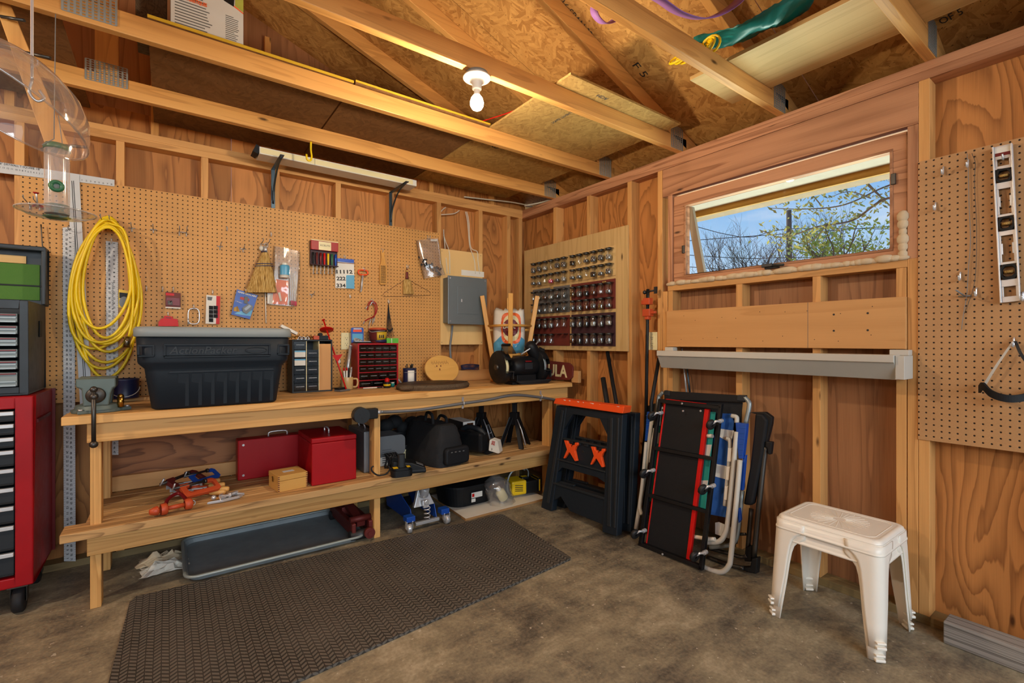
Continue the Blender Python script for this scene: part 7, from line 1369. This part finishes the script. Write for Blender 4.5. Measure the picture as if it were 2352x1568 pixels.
m = M(); m.poly(spline([PX(2252, 892, -.03), PX(2285, 840, -.035), PX(2325, 783, -.03)], 5) + spline([PX(2260, 893, -.03), PX(2291, 842, -.035), PX(2331, 783, -.03)], 5), [(i, i + 1, 11 + i + 1, 11 + i) for i in range(10)]); m.build('strap', 'rail_white', t, thick=.002); m = M(); m.poly(spline([PX(2328, 783, -.03), PX(2345, 820, -.045), PX(2395, 885, -.04)], 5) + spline([PX(2336, 783, -.03), PX(2353, 818, -.045), PX(2404, 885, -.04)], 5), [(i, i + 1, 11 + i + 1, 11 + i) for i in range(10)]); m.build('strap', 'dark_grey', t, thick=.002)
# ---------------------------------------------------------------- things on, under and between the trusses
t = thing('ceiling_lamp', 'bare lit bulb in a white porcelain holder on a joist', 'lamp', (-1.54, -1.675, 2.46)); c = V((-1.54, -1.675, ZP))
m = M(); m.lathe([(0, -.001), (.05, -.001), (.05, -.02), (0, -.02)], c, seg=24); m.build('junction_box', 'galvanized', t); m = M(); m.lathe([(0, -.0205), (.062, -.0205), (.063, -.026), (.05, -.034), (.028, -.042), (.022, -.05), (.0215, -.075), (.0175, -.078), (0, -.078)], c, seg=32); m.build('holder', 'porcelain', t)
m = M(); m.lathe([(.013, -.078), (.0135, -.094), (.016, -.102)], c, seg=20); m.build('bulb_neck', 'porcelain', t); m = M(); m.lathe([(.016, -.102), (.026, -.115), (.0315, -.135), (.030, -.15), (.022, -.164), (.010, -.171), (0, -.172)], c, seg=28); m.build('bulb', 'bulb_glow', t)
m = M(); c = PY(714, 330, -.44); c.z = ZP; m.tube(spline([c, c + V((.0, 0, -.05)), c + V((.004, -.004, -.09)), c + V((-.006, -.01, -.118)), c + V((-.024, -.012, -.116)), c + V((-.028, -.01, -.085))], 6), .0058, 8); t = m.build('screw_hook', 'yellow_cord'); tag(t, 'yellow coated screw hook under the first joist', 'hook')
# shelf brackets and long white box beam
for px, lb in ((627, 'dark steel shelf bracket under the left end of the long white board'), (897, 'dark steel shelf bracket under the right end of the long white board')):
    x = PY(px, 400, 0).x; t = thing('shelf_bracket', lb, 'bracket', (x, -.02, 2.39), group='shelf brackets'); m = M(.001); m.span((x - .012, -.006, 2.13), (x + .012, -.0008, 2.392)); m.span((x - .012, -.32, 2.385), (x + .012, -.006, 2.39)); m.build('plates', 'steel_blue', t); m = M(); m.tube(spline([V((x, -.007, 2.16)), V((x, -.05, 2.27)), V((x, -.16, 2.355)), V((x, -.29, 2.384))], 5), .006, 6); m.build('rib', 'steel_blue', t)
xa, xb = PY(596, 370, -.25).x, PY(957, 430, -.25).x; t = thing('long_board', 'long white box-shaped board resting on two steel brackets', 'board', ((xa + xb) / 2, -.2, 2.392)); m = M(.002); m.span((xa, -.25, 2.391), (xb, -.12, 2.435)); m.build('body', 'white_paint', t); m = M(.0008); m.span((xa + .005, -.2505, 2.397), (xb - .03, -.2498, 2.43)); m.span(((xa + xb) / 2 - .2, -.251, 2.392), ((xa + xb) / 2 - .197, -.2502, 2.434), 'ink_grey'); m.build('face_strip', 'cream', t); m = M(); m.box((xa - .012, -.19, 2.42), (.03, .10, .05), Matrix.Rotation(.4, 3, 'Y')); m.build('dark_end', 'soft_black', t)
# printed carton on the loft
y = -1.04; a, b = PY(392, 60, y), PY(559, 100, y); zb = ZD + .0135
t = thing('printed_carton', 'white printed carton standing on the yellow-edged loft panel', 'carton', ((a.x + b.x) / 2, y + .1, zb)); m = M(.001); m.span((a.x, y, zb), (b.x, y + .24, zb + .42)); m.build('box', 'paper_grey', t)
m = M(); rr = random.Random(13); W2 = b.x - a.x
for k in range(9): z = zb + .25 - .0125 * k; m.span((a.x + .014, y - .0006, z), (a.x + .014 + W2 * rr.uniform(.35, .45), y - .0001, z + .004))
for k in range(9): z = zb + .13 - .0125 * k; m.span((a.x + .014, y - .0006, z), (a.x + .014 + W2 * rr.uniform(.4, .52), y - .0001, z + .004))
for k in range(14): z = zb + .135 - .0085 * k; m.span((a.x + W2 * .74, y - .0006, z), (a.x + W2 * (.74 + rr.uniform(.1, .2)), y - .0001, z + .003))
m.build('print_lines', 'ink_grey', t)
fit_text('lettering', 'CARACTÉRISTIQUES', (a.x + .014, y - .0008, zb + .142), (a.x + W2 * .48, y - .0008, zb + .142), .022, (0, 0, 1), 'orange_bag', t, bold=.0006)
m = M(); q = [(.52, .22), (1.0, .16), (1.0, .166), (.52, .228)]; m.prism([V((a.x + W2 * u, y - .0007, zb + v)) for u, v in ((.3, .262), (1, .168), (1, .174), (.3, .27))], (0, .0005, 0)); m.build('orange_line', 'orange_bag', t)
m = M(); m.prism([V((a.x + W2 * u, y - .0007, zb + v)) for u, v in ((.88, .192), (1, .176), (1, .42), (.88, .42))], (0, .0005, 0)); m.build('photo', 'leaf', t); m = M(.002); m.prism([V((a.x + W2 * u, y - .0012, zb + v)) for u, v in ((.60, .232), (.72, .198), (.86, .186), (.88, .30), (.86, .42), (.58, .42))], (0, .0008, 0)); m.prism([V((a.x + W2 * u, y - .002, zb + v)) for u, v in ((.655, .245), (.705, .236), (.705, .42), (.655, .42))], (0, .0005, 0), 'orange_plastic'); m.build('machine_picture', 'black_plastic', t)
m = M(.004); m.span((a.x - .12, y + .06, zb), (a.x - .012, y + .3, zb + .4)); tag(m.build('dark_sack', 'bark'), 'dark brown sack standing left of the printed carton', 'sack')
# slanted brace board with pegs between the first two trusses
yq = -.96; q = [PY(x, y, yq) for x, y in ((-30, -40), (-5, -60), (165, 352), (158, 366), (108, 344))]; t = thing('brace_board', 'slanted brace board with steel pegs in the top left corner', 'board', q[3]); m = M(.002); m.prism([q[0], q[1], q[2], q[3], q[4]], (0, .038, 0)); m.build('board', 'truss_wood', t)
for x0, y0, x1, y1 in ((2, 38, 56, 47), (57, 120, 116, 133), (150, 334, 199, 338), (112, 346, 97, 343)): m = M(); m.cyl(PY(x0, y0, yq - .01), PY(x1, y1, yq - .05), .006, seg=8); m.build('steel_peg', 'steel_dark', t)
# tube bird feeder
fc = PY(131, 430, -1.08); fx, fy = fc.x, fc.y; zt = PY(131, 338, -1.08).z; zb = PY(131, 492, -1.08).z; k = .0355
t = thing('bird_feeder', 'clear tube bird feeder with green ports and a round seed tray', 'bird feeder', (fx, fy, zb)); c = V((fx, fy, zb))
m = M(); m.lathe([(k, .0), (k, zt - zb)], c, seg=32); m.build('tube', 'feeder_clear', t); m = M(); m.lathe([(0, zt - zb + .012), (k * .9, zt - zb + .01), (k * 1.08, zt - zb), (k * 1.08, zt - zb - .012), (k, zt - zb - .012)], c, seg=32); m.build('cap', 'green_paint', t)
m = M(); m.lathe([(0, -.012), (.05, -.012), (.085, -.004), (.108, .012), (.112, .012)], c + V((0, 0, -.004)), seg=40); m.build('seed_tray', 'feeder_clear', t); m = M(); m.tube([c + V((.112 * math.cos(a), .112 * math.sin(a), .008)) for a in [i * PI / 20 for i in range(40)]], .003, 6, True); m.build('tray_rim', 'feeder_clear', t)
m = M(); m.lathe([(k * .98, .0), (k * .6, .008), (k * .5, .02), (k * .98, .034)], c, seg=28); m.lathe([(0, -.016), (.03, -.016), (.04, -.010), (.02, -.006)], c, seg=28); m.build('base', 'green_paint', t)
zp = PY(127, 428, -1.11).z
for s, dz in ((-1, 0), (1, -.0)):
    m = M(); d = V((.1 if s < 0 else -.35, s, 0)).normalized(); p = V((fx, fy, zp if s < 0 else zb + .025)) + d * (k - .001); m.lathe([(.0, -.006), (.020, -.004), (.0225, .004), (.017, .012), (.011, .010), (.009, .0), (0, -.001)], p, d, 20); m.build('feeding_port', 'green_paint', t)
m = M(); m.tube([V((fx - .004, fy - .03, zt + .02)), V((fx - .004, fy, 2.459))], .0016, 6); m.tube([V((fx + .014, fy + .02, zt)), V((fx + .004, fy, zt + .12))], .0014, 6); m.tube([V((fx - .036, fy - .03, zt - .01)), V((fx - .004, fy - .03, zt + .02))], .0014, 6); m.build('hanger_wire', 'wire_grey', t)
# clear squirrel baffle dome, nearer the camera
dc = CAM + _ray(-4, 234) * 1.04; t = thing('squirrel_baffle', 'large tilted clear plastic dome hanging in the top left corner', 'baffle', dc); tl = (V((FX, FY, 0)) * .42 + V((FY, -FX, 0)) * .30 + V((0, 0, 1))).normalized()
m = M(); m.lathe([(0, .115), (.04, .113), (.08, .102), (.115, .082), (.142, .053), (.158, .022), (.165, 0)], dc, tl, 56); m.build('dome', 'dome_clear', t); m = M(); qd = tl.to_track_quat('Z', 'Y'); m.tube([dc + qd @ V((.165 * math.cos(a), .165 * math.sin(a), 0)) for a in [i * PI / 28 for i in range(56)]], .0028, 6, True); m.build('rim', 'dome_clear', t); m = M(); p = dc + tl * .115; m.tube(spline([p + V((0, 0, -.03)), p, p + V((0, 0, .1)), V((p.x, p.y, 2.459))], 4), .003, 6); m.tube(spline([p + V((.012, 0, -.05)), p + V((.02, 0, -.066)), p + V((.008, 0, -.076)), p + V((-.004, 0, -.06)), p + V((0, 0, -.03))], 5), .003, 6); m.build('hook_wire', 'chrome', t)
# purple straps, green sheet and yellow rope across the joists
def ribbon(m, pts, w, wdir): L = spline(pts, 8); n = len(L); wd = V(wdir); m.poly([p + wd * w / 2 for p in L] + [p - wd * w / 2 for p in L], [(i, i + 1, n + i + 1, n + i) for i in range(n - 1)], None, True)
t = thing('ratchet_strap', 'purple webbing strap drooping over the joists above the window', 'strap', (-1.0, -2.3, ZD)); m = M(); zz = ZD + .02
ribbon(m, [PY(x, y, -2.5) for x, y in ((1400, -60), (1470, -8), (1510, -2), (1560, 30), (1610, 43), (1650, 34), (1690, 8), (1725, -30))], .052, (.1, .9, .45)); ribbon(m, [PY(x, y, -2.17) for x, y in ((1385, 0), (1366, 14), (1368, 36), (1388, 54), (1412, 46), (1432, 20))], .05, (.1, .9, .5)); m.build('webbing', 'purple_strap', t, thick=.003)
t = thing('plastic_sheet', 'dark green shiny plastic sheet lying across the joists above the window', 'sheet', (-.55, -2.6, ZD)); m = M(); rr = random.Random(19); js = {}
ctr = [PZ(1592, 92, ZD + .075), PZ(1655, 88, ZD + .075), PZ(1715, 66, ZD + .07), PZ(1765, 45, ZD + .07), PZ(1815, 22, ZD + .08), PZ(1875, -20, ZD + .09)]; wds = [.03, .12, .16, .17, .18, .2]; Lc = spline(ctr, 6); nL = len(Lc)
def gsh(u, v):
    i = min(int(u * (nL - 1)), nL - 2); f = u * (nL - 1) - i; p = Lc[i].lerp(Lc[i + 1], f); k = u * (len(wds) - 1); j = min(int(k), len(wds) - 2); w = wds[j] + (wds[j + 1] - wds[j]) * (k - j); d = V((-.75, -.65, 0)); q = js.setdefault((round(u, 3), round(v, 3)), rr.uniform(-1, 1)); return p + d * ((v - .5) * w) + V((0, 0, .03 * math.sin(PI * v) * -1 + .004 * q + .008 * math.sin(v * 7 + u * 11)))
m.grid(gsh, 30, 10); m.build('film', 'teal_sheet', t, thick=.002)
t = thing('rope_bundle', 'yellow rope bundle lying on a joist beside the green sheet', 'rope', PZ(1600, 120, ZD)); m = M(); rr = random.Random(23)
for k in range(10): c = PZ(1560 + 8 * k, 132 - 3.2 * k, ZD + .03); m.tube([c + V((.0, .05 * math.cos(a), .026 * math.sin(a))) + V((.02 * math.sin(a + k), 0, 0)) for a in [i * PI / 8 for i in range(16)]], .0055, 6, True)
m.build('coils', 'yellow_cord', t)
m = M(); m.tube(spline([PZ(1085, 285, ZD + .05), PZ(1150, 265, ZD + .05), PZ(1205, 245, ZD + .04)], 5), .003, 6); tag(m.build('red_wire', 'red_bright'), 'thin red wire above the gap in the loft panels behind the bulb', 'wire')

# grade stamps printed on the roof boards
def PR(px, py):
    d = _ray(px, py); t = (2.6 - SL * CAM.x - CAM.z) / (d.z + SL * d.x); return CAM + d * t + V((0, 0, -.0015))
for body, a, b, u, sz in (('16 SPAN 32', (1286, 8), (1352, 84), (1340, -20), .05), ('F 5', (1452, 150), (1476, 178), (1480, 140), .06), ('OF 5', (2162, 56), (2214, 30), (2155, 20), .05)):
    p0, p1 = PR(*a), PR(*b); fit_text('stamp', body, p0, p1, sz, PR(*u) - p0, 'ink', ce, lift=(0, 0, 0))
# ---------------------------------------------------------------- outside the window
gr = M(); gr.span((.62, -60, -.2), (80, 60, -.1)); structure(gr.build('ground', 'driveway'), 'pale ground outside')
ev = thing('roof_eave', None, None); structure(ev, 'eave seen through the window'); m = M(); m.span((.102, -7, 2.203), (.5, .3, 2.212)); m.build('soffit', 'soffit', ev, axis=1); m = M(); m.span((.5, -7, 2.16), (.522, .3, 2.42)); m.build('fascia', 'fascia_yellow', ev, axis=1); m = M(); m.span((.523, -7, 2.16), (.635, .3, 2.166)); m.span((.625, -7, 2.167), (.635, .3, 2.27)); m.build('gutter', 'gutter_brown', ev, axis=1)
def PT(px, py, t): return CAM + _ray(px, py) * t
a, b, c, d = PX(1577, 488, .30), PX(1592, 488, .30), PX(1618, 628, .30), PX(1602, 628, .30); dn = (d - a) * 8
m = M(.002); m.prism([a + (a - d) * .1, b + (b - c) * .1, c + (c - b) * 3, d + (d - a) * 3], (.03, 0, 0)); tag(m.build('prop_board', 'soffit'), 'pale slanted board outside the left end of the window', 'board')
def branches(m, p, d, L, r, lev, rr, tips, spread=.62, up=.12, kids=(2, 3)):
    pts = [p]; q = p; dd = d.normalized(); n = 4
    for k in range(n):
        dd = (dd + V((rr.uniform(-.18, .18), rr.uniform(-.18, .18), rr.uniform(-.08, .16)))).normalized(); q = q + dd * L / n; pts.append(q)
    m.tube(pts, [r * (1 - .5 * k / n) for k in range(n + 1)], 5 if lev > 1 else 4, caps=False)
    if lev == 0: tips.append((q, dd)); return
    for k in range(rr.randint(*kids) + (1 if lev > 2 else 0)):
        s = pts[rr.randint(2, n)]; ax = V((rr.uniform(-1, 1), rr.uniform(-1, 1), rr.uniform(-.3, .9))).normalized(); nd = (dd * (1 - spread) + ax * spread + V((0, 0, up))).normalized(); branches(m, s, nd, L * rr.uniform(.6, .82), r * .55, lev - 1, rr, tips, spread, up, kids)
    branches(m, q, (dd + V((rr.uniform(-.3, .3), rr.uniform(-.3, .3), .1))).normalized(), L * .72, r * .5, lev - 1, rr, tips, spread, up, kids)
def tree(label, px, t, py_top, seed, lev, leaf=None, nleaf=0, ls=.1, L=None, thick=.09, kids=(2, 3)):
    rr = random.Random(seed); base = PT(px, 784, t); base.z = -.1; top = PT(px, py_top, t).z; H = top + .1; T = thing('tree', label, 'tree', base, group='trees outside the window')
    m = M(); tips = []; m.tube([base, base + V((0, 0, H * .2)), base + V((.02, .02, H * .38))], [thick, thick * .85, thick * .75], 8)
    for k in range(3): branches(m, base + V((.02, .02, H * (.28 + .05 * k))), V((rr.uniform(-.7, .7), rr.uniform(-.7, .7), 1)), H * .24, thick * .6, lev, rr, tips, kids=kids)
    m.build('trunk', 'tree_bark', T, merge=False)
    if leaf:
        m = M()
        for k in range(nleaf):
            p, d = rr.choice(tips); q = p + V((rr.gauss(0, 1), rr.gauss(0, 1), rr.gauss(0, .8))) * ls * 3.2; n = V((rr.uniform(-1, 1), rr.uniform(-1, 1), rr.uniform(-1, 1))).normalized(); s = n.orthogonal().normalized(); w = n.cross(s); l = ls * rr.uniform(.6, 1.2); m.poly([q - s * l, q + w * l * .4, q + s * l, q - w * l * .4], [(0, 1, 2, 3)])
        m.build('leaves', leaf, T, merge=False)
    return T
tree('bare leafless tree outside, left of the utility pole', 1738, 13, 478, 3, 4, None, thick=.07); tree('bare leafless tree outside, right of the utility pole', 1868, 14, 462, 8, 4, None, thick=.07); tree('leafy green tree seen in the right end of the window', 2010, 9, 480, 5, 3, 'leaf', 4200, .05, thick=.12)
bt = thing('leafy_branch', 'near branch with young yellow-green leaves across the top of the window view', 'branch', PT(2100, 430, 4.2)); m = M(); rr = random.Random(29); lv_ = []
for pts, r in (([(2140, 470), (2040, 455), (1960, 505), (1880, 520), (1800, 545), (1745, 528)], .013), ([(2120, 400), (2030, 430), (1940, 470), (1850, 480), (1770, 478)], .01), ([(1990, 420), (2050, 478)], .012), ([(1900, 518), (1850, 560), (1790, 535)], .006), ([(1890, 475), (1850, 440), (1790, 470)], .006), ([(2000, 455), (1950, 440), (1900, 455)], .006)):
    q = [PT(x, y, 4.4 + rr.uniform(-.3, .3)) for x, y in pts]; s = spline(q, 6); m.tube(s, [r * (1 - .7 * i / len(s)) for i in range(len(s))], 5); lv_ += s[2:]
m.build('twigs', 'tree_bark', bt, merge=False); m = M()
for k in range(520):
    q = rr.choice(lv_) + V((rr.gauss(0, .06), rr.gauss(0, .06), rr.gauss(0, .05))); n = V((rr.uniform(-1, 1), rr.uniform(-1, 1), rr.uniform(-1, 1))).normalized(); s = n.orthogonal().normalized(); w = n.cross(s); l = rr.uniform(.018, .036); m.poly([q - s * l, q + w * l * .35, q + s * l, q - w * l * .35], [(0, 1, 2, 3)])
m.build('leaves', 'leaf_dark', bt, merge=False)
b = PT(1815, 784, 17); tp = PT(1812, 483, 17); m = M(); m.cyl((b.x, b.y, -.1), (tp.x, tp.y, tp.z), .11, .085, seg=10); tag(m.build('utility_pole', 'tree_bark'), 'dark utility pole between the two bare trees', 'pole')
for k, (y0, y1) in enumerate(((560, 520), (578, 600), (605, 628), (545, 535))): m = M(); m.tube(spline([PT(1480, y0 + (0 if k != 3 else -60), 17), PT(1700, (y0 + y1) / 2 + 4, 17), PT(1815, y1 - 10 if k == 3 else (y0 * .4 + y1 * .6), 17), PT(2150, y1 - 8, 17)], 4), .012, 4); tag(m.build('power_line', 'ink'), ('upper', 'second', 'lowest', 'sloping')[k] + ' overhead wire crossing the window view', 'wire', 'overhead wires')
# ---------------------------------------------------------------- camera, light, sky
cd = bpy.data.cameras.new('camera'); co = bpy.data.objects.new('camera', cd); COL.objects.link(co)
cd.sensor_width = 36; cd.lens = FPX / 2352 * 36; cd.clip_start = .02; cd.clip_end = 500
co.location = CAM; co.rotation_euler = (PI / 2, 0, -TH); SC.camera = co
W = bpy.data.worlds.new('sky'); SC.world = W; W.use_nodes = True; nt = W.node_tree; nt.nodes.clear()
bg = nt.nodes.new('ShaderNodeBackground'); ou = nt.nodes.new('ShaderNodeOutputWorld'); nt.links.new(bg.outputs[0], ou.inputs[0])
tc = nt.nodes.new('ShaderNodeTexCoord'); sx = nt.nodes.new('ShaderNodeSeparateXYZ'); nt.links.new(tc.outputs[0], sx.inputs[0])
rp = nt.nodes.new('ShaderNodeValToRGB'); nt.links.new(sx.outputs[2], rp.inputs[0]); e = rp.color_ramp.elements
for _ in range(2): e.new(.5)
for k, (p, c) in enumerate(((.0, 'dcecf8'), (.12, 'c4e0f8'), (.30, '79b8f0'), (.8, '3f86d8'))): e[k].position = p; e[k].color = srgb(c)
cn = nt.nodes.new('ShaderNodeTexNoise'); cn.inputs['Scale'].default_value = 3; cn.inputs['Detail'].default_value = 5
mp = nt.nodes.new('ShaderNodeMapping'); mp.inputs['Scale'].default_value = (1, 1, 5); nt.links.new(tc.outputs[0], mp.inputs[0]); nt.links.new(mp.outputs[0], cn.inputs[0])
cr = nt.nodes.new('ShaderNodeValToRGB'); nt.links.new(cn.outputs[0], cr.inputs[0]); cr.color_ramp.elements[0].position = .52; cr.color_ramp.elements[1].position = .8
mx = nt.nodes.new('ShaderNodeMix'); mx.data_type = 'RGBA'; nt.links.new(cr.outputs[0], mx.inputs[0]); nt.links.new(rp.outputs[0], mx.inputs[6]); mx.inputs[7].default_value = (.9, .93, .97, 1)
nt.links.new(mx.outputs[2], bg.inputs[0]); bg.inputs[1].default_value = 1.0
def lamp(name, typ, loc, energy, col, size=.1, rot=(0, 0, 0), size_y=None, **kw):
    d = bpy.data.lights.new(name, typ); d.energy = energy; d.color = col
    if typ == 'AREA':
        d.size = size; 
        if size_y: d.shape = 'RECTANGLE'; d.size_y = size_y
    elif typ == 'SUN': d.angle = size
    else: d.shadow_soft_size = size
    for k, v in kw.items(): setattr(d, k, v)
    o = bpy.data.objects.new(name, d); COL.objects.link(o); o.location = loc; o.rotation_euler = rot; return o
lamp('bulb_light', 'POINT', (-1.54, -1.675, 2.24), 42, (1, .82, .58), .035)
lamp('second_bulb_light', 'POINT', (-4.6, -1.62, 2.26), 82, (1, .86, .68), .05)
lamp('garage_door_daylight', 'AREA', (-2.6, -6.6, 2.0), 165, (.86, .95, 1), 4.6, (math.radians(44), 0, 0), 1.6)
lamp('sunlit_lawn_light', 'AREA', (1.3, -2.2, .2), 260, (.84, 1, .82), 1.6, (0, math.radians(128), 0), 3.4)
lamp('sun', 'SUN', (3, -3, 6), 3.0, (1, .95, .86), .01, (math.radians(48), 0, math.radians(150)))
vs = SC.view_settings; vs.view_transform = 'Standard'; vs.look = 'None'; vs.exposure = 0.0; vs.gamma = 1.0; vs.use_curve_mapping = False
SC.cycles.max_bounces = 8; SC.cycles.transparent_max_bounces = 24; SC.cycles.diffuse_bounces = 4; SC.cycles.glossy_bounces = 3; SC.cycles.transmission_bounces = 4
SC.cycles.caustics_reflective = False; SC.cycles.caustics_refractive = False; SC.cycles.sample_clamp_indirect = 4
